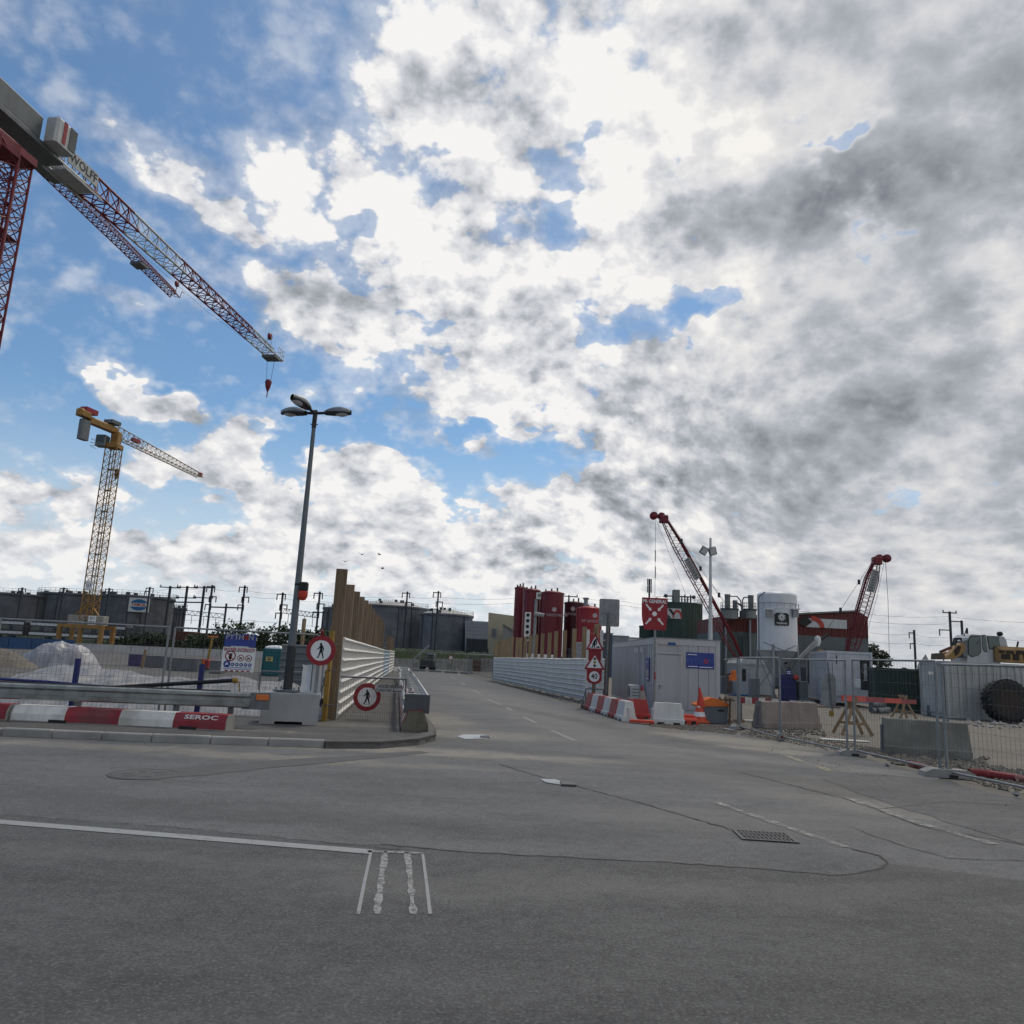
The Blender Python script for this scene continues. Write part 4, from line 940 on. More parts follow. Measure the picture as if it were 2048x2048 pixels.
bgm = thing('plastic_bag', 'crumpled white plastic sheet hanging under the higher round sign', 'plastic sheet', (p.x - .12, p.y + .16, p.z - .55))
rr = random.Random(3); MB().grid(lambda u, v: (-.3 + .55 * u * (1 - .2 * v) + rr.uniform(-.02, .02), .05 * math.sin(u * 9) + rr.uniform(-.02, .02), .22 - .75 * v + .1 * u * v + rr.uniform(-.02, .02)), 9, 9).build('sheet', MAT['sign_white'], bgm)
# --- concrete foundation block with lamp post
c0, c1 = G(508, 1459), G(621, 1462); cw = (c1 - c0).length; cz = KH
blk = thing('concrete_block', 'pale grey concrete block with a fork slot, foot of the lamp post', 'concrete block', ((c0 + c1) / 2).xy.to_3d() + V((0, .45, cz - .02)), math.atan2((c1 - c0).y, (c1 - c0).x))
mb = MB(); bh = .66
mb.prism([(-cw / 2 - .03, 0), (-cw / 2 * .50, 0), (-cw / 2 * .50, .08), (cw / 2 * .50, .08), (cw / 2 * .50, 0), (cw / 2 + .03, 0), (cw / 2 + .04, bh), (-cw / 2 + .02, bh)], .86, RX3, 0, -.43)
mb.build('body', MAT['concrete_lt'], blk)
MB().box((0.03, 0, bh + .012), (cw + .02, .82, .024)).build('cap', MAT['concrete_lt'], blk)
lz = cz + bh + .01
lx = Y(573, 1397, 17.95).x
lamp = thing('street_lamp', 'tall grey street lamp with three oval heads on the concrete block', 'street lamp', (lx, 17.95, lz))
LH = Y(617, 822, 17.95).z - lz
MB().bbox((0, 0, .03), (.52, .52, .035), .02).build('base_plate', MAT['galv_dark'], lamp)
for sx in (-1, 1):
    for sy in (-1, 1): MB().tube((sx * .2, sy * .2, 0.03), (sx * .2, sy * .2, .11), .018, 6).build('anchor_bolt', MAT['galv_dark'], lamp)
M_('lamp_grey', (.13, .15, .165), .5, .3, .1, 2, streak=.1); M_('lamp_dark', (.035, .038, .042), .6, .1, .15, 3); M_('lamp_shell', (.20, .225, .24), .45, .1, .1, 2); M_('lamp_glass', (.50, .52, .53), .15, 0, .05, 2, spec=.6)
MB().tube((0, 0, .04), (0, 0, 1.0), .105, 14, .1).tube((0, 0, 1.0), (0, 0, 1.03), .1, 14, .085).build('pole_foot', MAT['lamp_dark'], lamp)
MB().tube((0, 0, 1.03), (.0, 0, LH - .35), .086, 14, .046).build('pole', MAT['lamp_grey'], lamp)
MB().tube((0, 0, LH - .42), (0, 0, LH + .02), .055, 12).tube((-.09, 0, LH - .33), (.09, 0, LH - .33), .012, 6).build('collar', MAT['lamp_dark'], lamp)
for az_, up_ in ((-6, 3), (168, 3), (246, 9)):
    A = Matrix.Rotation(math.radians(az_), 4, 'Z') @ Matrix.Rotation(-math.radians(up_), 4, 'Y'); base = Matrix.Translation((0, 0, LH - .05)) @ A
    arm = MB().tube(base @ V((.03, 0, 0)), base @ V((.26, 0, 0)), .036, 8).build('lamp_arm', MAT['lamp_dark'], lamp)
    def shell(u, v, base=base):
        a = u * PI; x = v; wd = .155 * (math.sin(PI * min(1, (.12 + x * .83)) ) ** .62); hg = (.02 + .125 * math.sin(PI * (.08 + .80 * x)) ** .9)
        return base @ V((.25 + .64 * x, wd * math.cos(a), hg * math.sin(a) + .005 - .02 * x))
    hd_ = MB().grid(shell, 12, 14).build('lamp_head', MAT['lamp_shell'], lamp)
    def tray(u, v, base=base):
        wd = .15 * (math.sin(PI * min(1, (.12 + v * .83))) ** .62)
        return base @ V((.25 + .64 * v, wd * (2 * u - 1), -.03 - .02 * v - .02 * math.sin(PI * u)))
    MB().grid(tray, 6, 14).build('tray', MAT['lamp_dark'], hd_)
    side_ = MB()
    for sg_ in (0, 1): side_.grid(lambda u, v, base=base, sg_=sg_: base @ V((.25 + .64 * v, (1 if sg_ else -1) * .153 * (math.sin(PI * min(1, (.12 + v * .83))) ** .62), .005 - .02 * v - .037 * u)), 1, 14)
    side_.build('rim', MAT['lamp_dark'], hd_)
    MB().grid(lambda u, v, base=base: base @ V((.50 + .34 * v, .115 * math.sin(PI * (.08 + .84 * v)) * math.cos(PI * u), -.05 - .055 * math.sin(PI * v) ** .7 * math.sin(PI * u))), 8, 10).build('glass', MAT['lamp_glass'], hd_)
wl = Y(599, 1183, 17.8); wz = wl.z
wlt = thing('warning_lantern', 'orange and black warning lantern strapped to the lamp post', 'lantern', (lx + .15, 17.9, wz))
MB().bbox((0, 0, .13), (.2, .16, .2), .03).build('battery_case', MAT['black'], wlt); MB().lathe([(0, -.2), (.07, -.18), (.11, -.1), (.11, .02)], n=14).build('lens', MAT['orange_red'], wlt)
MB().lathe([(.075, -.03), (.085, 0), (.075, .03)], (-.15, .05, .17), 12).build('strap', MAT['black'], wlt)
M_('concrete_moss', (.15, .14, .105), .95, 0, .25, 3, .3, .3, col2=(.085, .085, .05), spread=.5)
# --- red and white barrier blocks and guard rails
def barrier(lab, p, q, cols, wb=.5, wt=.3, h=.40, z0=0.0, name='barrier_block', group='red and white concrete barrier blocks', slot=True, plain_end=True):
    p, q = V(p), V(q); L = (q - p).length; t = thing(name, lab, 'barrier', (p.x, p.y, z0), math.atan2((q - p).y, (q - p).x), group)
    n = len(cols); a2, b2, s2 = wb / 2, wt / 2, .08
    MB().add([(x, y, z) for x in (0, L) for y, z in ((-a2, 0), (-a2 + .01, .15), (-b2, h), (b2, h), (a2 - .01, .15), (a2, 0))], [(0, 1, 2, 3, 4, 5), (11, 10, 9, 8, 7, 6), (0, 6, 7, 1), (1, 7, 8, 2), (2, 8, 9, 3), (3, 9, 10, 4), (4, 10, 11, 5)]).build('body', MAT['concrete' if slot else 'concrete_moss'], t)
    for i, c in enumerate(cols):
        xa, xb = L * i / n + (.02 if i == 0 else 0), L * (i + 1) / n - (.03 if i == n - 1 and plain_end else 0); e = .005
        MB().add([(x, y, z) for x in (xa, xb) for y, z in ((-a2 - e, .02), (-a2 + .01 - e, .15), (-b2 - e, h + e), (b2 + e, h + e), (a2 - .01 + e, .15), (a2 + e, .02))], [(0, 1, 2, 3, 4, 5), (11, 10, 9, 8, 7, 6), (0, 6, 7, 1), (1, 7, 8, 2), (2, 8, 9, 3), (3, 9, 10, 4), (4, 10, 11, 5)]).build('painted_section', MAT['red_paint' if c == 'r' else 'white_paint'], t)
    if slot:
        for x in (.22 * L, .82 * L):
            MB().box((x, 0, .028), (.34, wb + .03, .056)).build('fork_slot', MAT['black'], t)
    return t
p0, p1_ = G(20, 1441, KH), G(453, 1462, KH)
off = V((0, .22, 0))
bA = barrier('long red and white barrier block with SEROC lettering on its right end', p0 + off, p1_ + off, 'wrwr', .5, .32, .29, KH)
lettering('SEROC', .125, MAT['white_dirty'], bA, ((p1_ - p0).length * .875, -.212, .228), rot=(math.radians(57.5), 0, 0), fat=.003, sx=1.7)
dv = (p1_ - p0).normalized()
barrier('red end of the next barrier block at the left edge of the road', p0 + off - dv * 4.15, p0 + off - dv * .06, 'rwrr', .5, .32, .29, KH)
WB = [(-.0, .0), (.045, .025), (.05, .075), (.0, .115), (-.0, .195), (.05, .235), (.045, .285), (.0, .31)]
def wbeam(mb, p, q, flip=1, m=0):
    pr = [(flip * -a, b - .155) for a, b in WB]; mb.sweep(pr + [(x + flip * .012, z) for x, z in pr[::-1]], p, q, m, closed=True)
gyy = (G(250, 1450, KH).y + .26)
gp0, gp1 = Y(-120, 1376, gyy - .55), Y(500, 1403, gyy + .35)
gzz = (gp0.z + gp1.z) / 2 + .01
gr = thing('guard_rail', 'weathered steel guard rail in front of the mesh fence, orange reflector at its end', 'guard rail', (gp0.x, gp0.y, 0), math.atan2((gp1 - gp0).y, (gp1 - gp0).x)); gL = (gp1 - gp0).length
for i in range(2):
    mb = MB(); wbeam(mb, (gL * i / 2 - (.12 if i else 0), .004 * i, gzz), (gL * (i + 1) / 2, .004 * i, gzz)); mb.build('rail_beam', MAT['rail_steel'], gr)
mb = MB(); wbeam(mb, (0, .52, gzz), (gL - .5, .52, gzz), -1); mb.build('rail_beam', MAT['rail_steel'], gr)
MB().box((gL + .12, .02, gzz - .01), (.55, .03, .34)).build('end_plate', MAT['galv_dark'], gr)
MB().bbox((gL + .24, -.005, gzz + .07), (.26, .03, .11), .012).build('reflector', MAT['orange'], gr)
for x in (gL * .42, gL * .745, gL * .93):
    MB().box((x, .26, gzz / 2 + .03), (.10, .12, gzz)).build('post', MAT['galv_dark'], gr)
    MB().box((x, .26, gzz), (.08, .44, .12)).build('spacer', MAT['galv_dark'], gr)
# twin guard rail along the walkway, on its red and white foot
mid = [G(832, 1413, .64), G(819, 1376, .64), G(812, 1356, .64), G(808, 1346, .64), G(806, 1340, .64)]
tw = thing('guard_rail', 'double guard rail with dark cross spacers running along the walkway', 'guard rail', (mid[0].x, mid[0].y, 0))
tot = sum((b - a).length for a, b in zip(mid, mid[1:]))
def along(s):
    for a, b in zip(mid, mid[1:]):
        l = (b - a).length
        if s <= l: return a.lerp(b, s / l), (b - a).normalized()
        s -= l
    return mid[-1], (mid[-1] - mid[-2]).normalized()
M_('plate_shaded', (.085, .095, .10), .55, .3, .15, 3, streak=.2)  # steel of the near end plate, its shade put into the colour
M_('rail_bright', (.40, .42, .42), .4, .35, .12, 3, streak=.15)
nseg = int(tot / 3.8); wav = random.Random(5)
offs = [wav.uniform(-.07, .07) for _ in range(nseg + 2)]
for sd_ in (-1, 1):
    for i in range(nseg):
        (a, da), (b, db) = along(i * tot / nseg), along(min(tot - .01, (i + 1) * tot / nseg))
        sa, sb = V((-da.y, da.x, 0)).normalized() * -sd_ * (.24 + offs[i]), V((-db.y, db.x, 0)).normalized() * -sd_ * (.24 + offs[i + 1])
        mb = MB(); wbeam(mb, a + sa - mid[0].xy.to_3d() + V((0, 0, .08)), b + sb - mid[0].xy.to_3d() + V((0, 0, .08)), sd_); mb.build('rail_beam', MAT['rail_bright'], tw)
for i in range(nseg):
    (a, da), (b, db) = along(i * tot / nseg), along(min(tot - .01, (i + 1) * tot / nseg)); o_ = mid[0].xy.to_3d()
    MB().beam(a - o_ - V((0, 0, .12)), b - o_ - V((0, 0, .12)), .36, .05).build('shade_strip', MAT['black'], tw)  # black strip added between the rails, stands for the shade in the gap
for k in range(int(tot / 1.15)):
    a, d = along(.4 + k * 1.15); s_ = V((-d.y, d.x, 0)).normalized() * .22; c = a - mid[0].xy.to_3d()
    MB().beam(c - s_ + V((0, 0, .19)), c + s_ + V((0, 0, .19)), .12, .02).build('spacer', MAT['rail_bright'], tw)
    if k % 2 == 0: MB().box((c.x, c.y, .48), (.1, .12, .5)).build('post', MAT['galv_dark'], tw)
a, d = along(0); an = math.atan2(d.y, d.x) - PI / 2
MB().box((.02, -.05, .70), (.56, .03, .40), an).build('end_plate', MAT['plate_shaded'], tw)
MB().bbox((.1, -.075, .56), (.05, .02, .05), .008, an).build('reflector', MAT['red_paint'], tw)
for i in range(7):
    (a, da), (b, db) = along(.1 + i * 4.1 - (0 if i else .35)), along(min(tot - .1, 4.1 + i * 4.1))
    barrier(('striped barrier block with bare concrete end under the near end of the double guard rail', 'second striped barrier block under the double guard rail', 'third striped barrier block under the double guard rail', 'fourth striped barrier block under the double guard rail', 'fifth striped barrier block under the double guard rail', 'sixth striped barrier block under the double guard rail', 'farthest striped barrier block under the double guard rail')[i],
            (a.x, a.y, 0), (b.x, b.y, 0), 'rwrwrwrw', .58, .30, .44, KH if i < 3 else 0.02, slot=False)
# --- mesh fences behind the guard rail and their boards
fy = 18.3
FP = [Y(-290, 1228, 18.0), Y(2, 1238, 18.2), Y(338, 1261, 18.5)]
fz = lambda p: (p.x, p.y, 0.0)
for i, (a, b) in enumerate(zip(FP, FP[1:])):
    mesh_fence(('mesh fence panel running out at the left edge behind the guard rail', 'wide mesh fence panel in front of the yellow crane legs')[i], fz(a), fz(b), 1.98, .13)
a, b = Y(350, 1261, 18.5), Y(636, 1278, 18.9); pyf = mesh_fence('mesh fence panel carrying the blue and white site boards', fz(a), fz(b), 1.98, .13)
for px, lab in ((343, 'concrete foot under the pair of fence posts behind the guard rail'),):
    c = Y(px, 1400, 18.5); ft = thing('fence_foot', lab, 'fence foot', (c.x, 18.5, 0)); MB().bbox((0, 0, .07), (.7, .24, .14), .03).build('block', MAT['concrete'], ft)
# dark low mesh fence
a, b = G(396, 1424), G(512, 1420); lm1 = mesh_fence('low dark mesh fence behind the end of the guard rail', fz(a), fz(b), 1.0, .05, 'low dark mesh fence panels', .045, .2, .012, mt='galv_dark', wmt='galv_dark')
a, b = G(514, 1424), G(640, 1424); mesh_fence('low dark mesh fence behind the lamp post block', fz(a), fz(b), 1.05, .05, 'low dark mesh fence panels', .045, .2, .012, mt='galv_dark', wmt='galv_dark')
# blue site board and white rules board
fa = pyf.rotation_euler[2]; yb = Y(478, 1300, 18.55)
p, q = Y(452, 1268, 18.55), Y(510, 1293, 18.55); sg = thing('site_board', 'blue PYTHON board on the mesh fence above the white rules board', 'sign', (p + q) / 2, fa); bw, bh = q.x - p.x, p.z - q.z - .06
MB().box((0, 0, 0), (bw, .012, bh + .10)).build('board', MAT['sign_blue'], sg)
lettering('PYTH', .17, MAT['concrete_lt'], sg, (-.13, -.008, .07), fat=.004); lettering('N', .17, MAT['concrete_lt'], sg, (.24, -.008, .07), fat=.004)
MB().prism(circ(.06, 16), .004, RX3 @ Matrix.Translation((.14, .07, .006))).build('emblem', MAT['red_paint'], sg)
MB().box((0, -.009, -.15), (.4, .004, .015)).build('text_line', MAT['sign_white'], sg)
p, q = Y(448, 1293, 18.5), Y(506, 1345, 18.5); sg = thing('rules_board', 'white ENTRÉE INTERDITE rules board with round pictograms on the mesh fence', 'sign', (p + q) / 2, fa); bw, bh = q.x - p.x, p.z - q.z
MB().box((0, 0, 0), (bw, .012, bh)).build('board', MAT['sign_white'], sg)
lettering('ENTRÉE INTERDITE', .088, MAT['sign_red'], sg, (0, -.008, bh * .40), fat=.003, sx=.93); MB().box((0, -.008, bh * .325), (bw * .85, .004, .012)).build('text_line', MAT['black'], sg)
def picto(cx, cz, r, ring, face, seed):
    MB().prism(circ(r, 24), .003, RX3 @ Matrix.Translation((cx, cz, .006))).build('pictogram_ring', MAT[ring], sg)
    MB().prism(circ(r * .78, 24), .003, RX3 @ Matrix.Translation((cx, cz, .0085))).build('pictogram_face', MAT[face], sg)
    mb = MB(); rnd = random.Random(seed)
    if face == 'sign_white':
        if seed == 1:
            limb(mb, [(0, -.45 * r), (0, .05 * r)], [.26 * r, .3 * r], RX3 @ Matrix.Translation((cx, cz, .0085)), .003)
            for k in range(4): limb(mb, [(-.2 * r + k * .14 * r, .1 * r), (-.28 * r + k * .19 * r, .5 * r)], [.07 * r, .06 * r], RX3 @ Matrix.Translation((cx, cz, .0085)), .003)
        else: limb(mb, [(-.35 * r, -.3 * r), (0, .05 * r), (.35 * r, .0)], [.16 * r, .2 * r, .14 * r], RX3 @ Matrix.Translation((cx, cz, .0085)), .003)
        mb.build('pictogram', MAT['black'], sg)
        mb = MB(); limb(mb, [(-.6 * r, .6 * r), (.6 * r, -.6 * r)], [.07 * r, .07 * r], RX3 @ Matrix.Translation((cx, cz, .0125)), .002); mb.build('slash', MAT['sign_red'], sg)
    else:
        limb(mb, [(-.3 * r, -.2 * r), (.0, .25 * r), (.3 * r, -.1 * r)], [.2 * r, .24 * r, .15 * r], RX3 @ Matrix.Translation((cx, cz, .0085)), .003); mb.build('pictogram', MAT['sign_white'], sg)
picto(-.19, bh * .13, .125, 'sign_red', 'sign_white', 1); picto(.05, bh * .06, .078, 'sign_red', 'sign_white', 2); picto(.23, bh * .06, .078, 'sign_red', 'sign_white', 3)
picto(-.25, -bh * .2, .08, 'sign_blue', 'sign_blue', 4)
for k in range(5): picto(-.12 + k * .098, -bh * .21, .042, 'sign_blue', 'sign_blue', 5 + k)
for z in (-.33, -.40): MB().box((0, -.008, bh * z), (bw * .85, .004, .012)).build('text_line', MAT['sign_blue'], sg)
for k in range(5): MB().box((-.25 + k * .125, -.008, -bh * .47), (.07, .004, .03)).build('hazard_stripe', MAT['sign_red'], sg)
# blue posts with long dark hose lying over them
for px, py, lab in ((157, 1317, 'thick dark blue post behind the guard rail on the left'), (405, 1328, 'dark blue post behind the guard rail near the rules board')):
    c = Y(px, py, 17.95); bp = thing('blue_post', lab, 'post', (c.x, 17.95, 0), 0, 'dark blue posts behind the guard rail'); MB().box((0, 0, c.z / 2), (.10, .08, c.z)).build('tube', MAT['blue_dark'], bp); MB().box((0, 0, .01), (.2, .2, .02)).build('foot', MAT['galv_dark'], bp)
a, b, c = Y(-40, 1356, 17.7), Y(225, 1375, 17.7), Y(466, 1361, 17.75)
pi = thing('black_pipe', 'long black pipe resting above the guard rail with a yellow end', 'pipe', b); mb = MB(); mb.tube((0, 0, 0), c - b, .045, 10); mb.build('pipe', MAT['black'], pi); MB().tube(c - b, (c - b) * 1.035, .06, 10).build('yellow_end', MAT['yellow_wood'], pi)
mb = MB(); e = c - b; mb.path([e * 1.03, e * 1.055 + V((0, 0, -.05)), e * 1.07 + V((0, 0, -.3)), e * 1.05 + V((0, 0, -.55))], .014, 6); mb.build('hose', MAT['yellow_wood'], pi)
pi = thing('dark_cable', 'dark cable running along the top of the guard rail at the left', 'cable', a); mb = MB(); mb.path([V((0, 0, 0)), (b - a) * .5 + V((0, 0, .02)), (b - a)], .032, 8); mb.build('cable', MAT['blue_dark'], pi)
# --- tarps, mounds and plant in the excavation
def folded(name, M, ww, seed):
    pass
def foil_sheet(name, lab, fn, nu, nv, mt, cat='tarpaulin', grp=None):
    P_ = [V(fn(i / 4, j / 4)) for i in range(5) for j in range(5)]; c = sum(P_, V()) / 25; c.z = 0
    return tag(MB().grid(fn, nu, nv).build(name, mt, None, c), lab, cat, grp)
from mathutils import noise as NZ
M_('tarp', (.215, .212, .215), .5, 0, .18, 2.4, .8, 0, col2=(.14, .138, .138), spread=.5, spec=.4, bscale=6, stretch=(2.2, .9, .7))
M_('tarp_white', (.32, .32, .345), .45, 0, .14, 1.6, .8, 0, spec=.45, col2=(.22, .22, .24), spread=.5, bscale=5, stretch=(1.8, 1, .7))
x0, x1 = G(-200, 1400).x, G(430, 1400).x
def wr(x, y, s, a): return a * (1 - abs(NZ.noise(V((x * s * 2.4 + y * s * 1.1, y * s * .8, 3.1)))) * 2.2) + a * .5 * NZ.noise(V((x * s * 5.5, y * s * 3 + x, 9.0)))
def crease(x, y):
    a = NZ.noise(V((x * 2.2 - y * 1.3, (x + y) * .35, 1.7))); b = NZ.noise(V((x * 5.2 - y * 2.6, (x + y) * .7, 5.0)))
    return .085 * (.35 - abs(a)) + .05 * (.3 - abs(b))
def tarp_front(u, v):
    x = -13.5 + 8.2 * u; y = 18.75 + 6.2 * v - .25 * math.sin(u * 7); top = .74 + .10 * math.sin(u * 9 + .6) - .42 * max(0, u - .62) / .38
    z = .03 + top * min(1, (v / .8)) ** .75 - (.5 * max(0, v - .84) / .16)
    return (x, y + wr(x, z * 2, .55, .08) * (1 - v), z + wr(x, y, .55, .05) * min(1, 4 * v + .15) + crease(x, y) * min(1, 5 * v + .2))
foil_sheet('tarpaulin', 'long wrinkled silver tarpaulin on the slope behind the guard rail', tarp_front, 220, 60, MAT['tarp'])
def mound(name, lab, cx, cy, rx, ry, h, mt, amp, cat, pw=1.3, n=64):
    def fn(u, v):
        a = u * 2 * PI; r = v; k = max(0, (1 - r ** pw)); x, y = rx * r * math.cos(a), ry * r * math.sin(a)
        return (cx + x, cy + y, -.03 + h * k + (amp * NZ.noise(V((x * 1.5, y * 1.5, cx))) + amp * .5 * NZ.noise(V((x * 4, y * 4, cx)))) * min(1, k * 4) + (crease(x * 1.3, y * 1.3) * 1.5 * min(1, k * 3) if 'foil' in name else .06 * NZ.noise(V((x * 9, y * 9, 2))) * min(1, k * 4)))
    return tag(MB().grid(fn, n, 34).build(name, mt, None, (cx, cy, 0)), lab, cat)
c = G(96, 1334); mound('foil_mound', 'mound covered with white foil before the blue wall', c.x, c.y + 1.2, 2.3, 1.6, 1.30, MAT['tarp_white'], .22, 'mound', 3.2)
c = G(10, 1332); mound('soil_mound', 'brown soil heap at the left edge before the foil mound', c.x - .6, c.y, 2.3, 1.6, 1.05, MAT['soil'], .14, 'soil heap', 1.4)
c = G(205, 1371); mound('foil_mound', 'low white foil heap right of the thick blue post', c.x, c.y + .6, 1.35, .9, .52, MAT['tarp_white'], .12, 'mound', 3)
c = G(560, 1395); mound('foil_mound', 'grey foil heap behind the low mesh fence at the lamp post', c.x, c.y, 1.5, 1.2, .55, MAT['tarp'], .12, 'mound', 1.6)
c = G(90, 1322); bk = thing('dark_hatch', 'dark opening at the foot of the foil mound', 'hatch', (c.x, c.y - 1.0, 0)); MB().bbox((0, 0, .3), (.55, .3, .6), .08).build('frame', MAT['black'], bk)
def crate(lab, pxa, pya, pxb, pyb, mt, name='container', cat='container', dep=1.5, ribs=6, y=None):
    b = G(pxa, pyb); b2 = Y(pxb, pyb, b.y); a = Y(pxa, pya, b.y); w_, h_ = b2.x - b.x, a.z
    t = thing(name, lab, cat, ((b.x + b2.x) / 2, b.y + dep / 2, 0))
    MB().box((0, 0, h_ / 2), (w_, dep, h_)).build('body', mt, t)
    for k in range(ribs): MB().box((-w_ / 2 + w_ * (k + .5) / ribs, -dep / 2 - .02, h_ / 2), (w_ / ribs * .35, .05, h_ * .9)).build('rib', mt, t)
    MB().box((0, 0, h_ + .02), (w_ + .06, dep + .06, .05)).build('lid', mt, t)
    return t
M_('purple', (.085, .07, .16), .6, 0, .12, 1); M_('panel_grey', (.16, .17, .18), .7, 0, .12, 1, streak=.2); M_('teal', (.008, .10, .115), .45, 0, .1, 1.5, streak=.12)
crate('violet formwork panel stack in the middle of the pit', 255, 1309, 281, 1331, MAT['purple'], 'formwork_panel', 'formwork', .6)
crate('dark grey formwork wall right of the violet panels', 288, 1312, 330, 1334, MAT['panel_grey'], 'formwork_panel', 'formwork', .6, 8)
crate('long dark formwork wall behind the twin fence posts', 332, 1316, 394, 1340, MAT['panel_grey'], 'formwork_panel', 'formwork', .6, 10)
crate('grey formwork block before the orange machine', 418, 1322, 442, 1346, MAT['panel_grey'], 'formwork_panel', 'formwork', .8, 4)
for px, lab in ((283, 'pale timber prop beside the violet panels'), ):
    c = G(px, 1336); t = thing('timber_prop', lab, 'prop', c); MB().beam((0, 0, 0), (.1, 0, 1.15), .14, .12, up=(0, 1, 0)).build('prop', MAT['wood_lt'], t)
c = G(404, 1342); t = thing('drill_rig', 'small red and orange machine with a yellow mast in the pit', 'machine', c)
MB().bbox((0, 0, .45), (1.1, 1.2, .6), .08).build('body', MAT['red_paint'], t); MB().bbox((0, 0, .12), (1.3, 1.3, .24), .08).build('crawler', MAT['rubber'], t); MB().beam((.35, -.2, .5), (.48, -.2, 2.15), .12, .1, up=(0, 1, 0)).build('mast', MAT['yellow_wood'], t); MB().box((.5, -.2, 2.18), (.62, .12, .1)).build('mast_head', MAT['orange'], t)
for k in range(2): MB().bbox((-.3 + .5 * k, -.62, .55), (.3, .06, .35), .02).build('cover', MAT['orange'], t)
# portable toilet
b = G(541, 1352); tl = thing('portable_toilet', 'teal portable toilet with a white roof in the pit', 'portable toilet', (b.x, b.y + .6, 0), -.12)
hh_ = Y(541, 1297, b.y).z; ww_ = 36 / F * b.y * 1.0
MB().bbox((0, 0, hh_ / 2), (ww_, 1.15, hh_), .05).build('cabin', MAT['teal'], tl); MB().bbox((0, -.59, hh_ * .47), (ww_ * .72, .04, hh_ * .86), .015).build('door', MAT['teal'], tl)
for sx in (-1, 1): MB().box((sx * ww_ * .46, -.6, hh_ / 2), (.07, .06, hh_ * .98)).build('corner_post', MAT['teal'], tl)
MB().lathe([(.72, 0), (.70, .08), (.5, .17), (0, .21)], (0, 0, hh_), 4, smooth=False, M=Matrix.Rotation(PI / 4, 3, 'Z')).build('roof', MAT['sign_white'], tl)
pl = MB().box((-.1, -.63, hh_ * .62), (ww_ * .38, .02, .26)).build('label_plate', mat('label_yellow', (.55, .45, .16), .5), tl)
for z in (.05, -.05): MB().box((-.1, -.645, hh_ * .62 + z), (ww_ * .22, .01, .05)).build('text_line', MAT['black'], pl)
# grey plank hoarding in the pit behind the lamp, with two timber posts
a, b = G(556, 1372), G(648, 1378)
M_('hoard_grey', (.17, .18, .185), .6, 0, .12, 1.2, .05, .2)
hoarding('grey sheet hoarding in the pit between toilet and round sign', a, b, (1.85, 1.85), -1, [(.35, .16, 3.2), (.95, .16, 3.1), (2.4, .16, 2.8)], MAT['wood_lt'], 3, MAT['hoard_grey'], bands=6)
# gravel strip next to the gate post
mb = MB(); rnd = random.Random(11)
for _ in range(420):
    px, py = rnd.uniform(622, 655), rnd.uniform(1392, 1452); g = G(px, py); mb.rock((g.x, g.y, KH + .01), rnd.uniform(.015, .05))
stuff(mb.build('gravel', MAT['concrete_lt']))
mb = MB()
for _ in range(500):
    px, py = rnd.uniform(-30, 500), rnd.uniform(1417, 1434); g = G(px, py); mb.rock((g.x, g.y + .3, KH * .9), rnd.uniform(.012, .05))
stuff(mb.build('gravel', MAT['soil']))
# ------------------------------------------------------------------ right side
M_('rim_rust', (.042, .032, .026), .8, .1, .3, 3)
def on_line(px, py, p, q):               # where the sight line px, py passes over the line p-q
    d = ray(px, py); e = (q - p); k = d.x * e.y - d.y * e.x
    t = (p.x * e.y - p.y * e.x) / k; return V((d.x * t, d.y * t, H + d.z * t))
rp, rq = G(1207, 1412), G(985, 1361)
rL = (rq - rp).length; rd = (rq - rp).normalized(); posts = []
for px, top in ((1188, 1248), (1164, 1253), (1144, 1257), (1125, 1260), (1108, 1262), (1095, 1265), (1081, 1267), (1069, 1269), (1057, 1270), (1047, 1273), (1038, 1275), (1031, 1275), (1021, 1273), (1013, 1276), (1007, 1280), (1001, 1279), (995, 1283), (989, 1285)):
    w_ = on_line(px, top, rp, rq); posts.append(((w_ - rp).xy.dot(rd.xy), .19, w_.z))
h0, h1 = on_line(1205, 1317, rp, rq).z - .05, on_line(987, 1315, rp, rq).z - .05
hoarding('white corrugated sheet hoarding with pale timber posts right of the road', rp, rq, (h0, h1), 1, posts, MAT['wood_lt'], 11, MAT['white_dirty'])
c = Y(1214, 1300, 32.0); t = thing('timber_post', 'thick dark timber post at the near end of the right hoarding', 'post', (c.x, 32.0, 0)); MB().beam((0, 0, 0), (.03, 0, Y(1216, 1254, 32).z + .5), .17, .17, up=(0, 1, 0)).build('post', MAT['wood_dark'], t)
p, q = Y(1199, 1197, 30.4), Y(1238, 1254, 30.4)
t = thing('road_sign', 'grey back of a tall road sign on a steel pole before the red silos', 'road sign', ((p.x + q.x) / 2, 30.4, (p.z + q.z) / 2)); w_, h_ = q.x - p.x, p.z - q.z
MB().prism([(-w_ / 2 + .04, -h_ / 2), (w_ / 2 - .04, -h_ / 2), (w_ / 2, -h_ / 2 + .04), (w_ / 2, h_ / 2 - .04), (w_ / 2 - .04, h_ / 2), (-w_ / 2 + .04, h_ / 2), (-w_ / 2, h_ / 2 - .04), (-w_ / 2, -h_ / 2 + .04)], .02, RX3).build('plate', MAT['galv'], t)
MB().tube((-.04, -.06, -h_ / 2 - 1.9 - .75), (-.04, -.06, .0), .04, 8).build('pole', MAT['galv_dark'], t)
for x in (-.14, .12): MB().box((x, -.04, .0), (.2, .03, .07)).build('bracket', MAT['galv'], t)
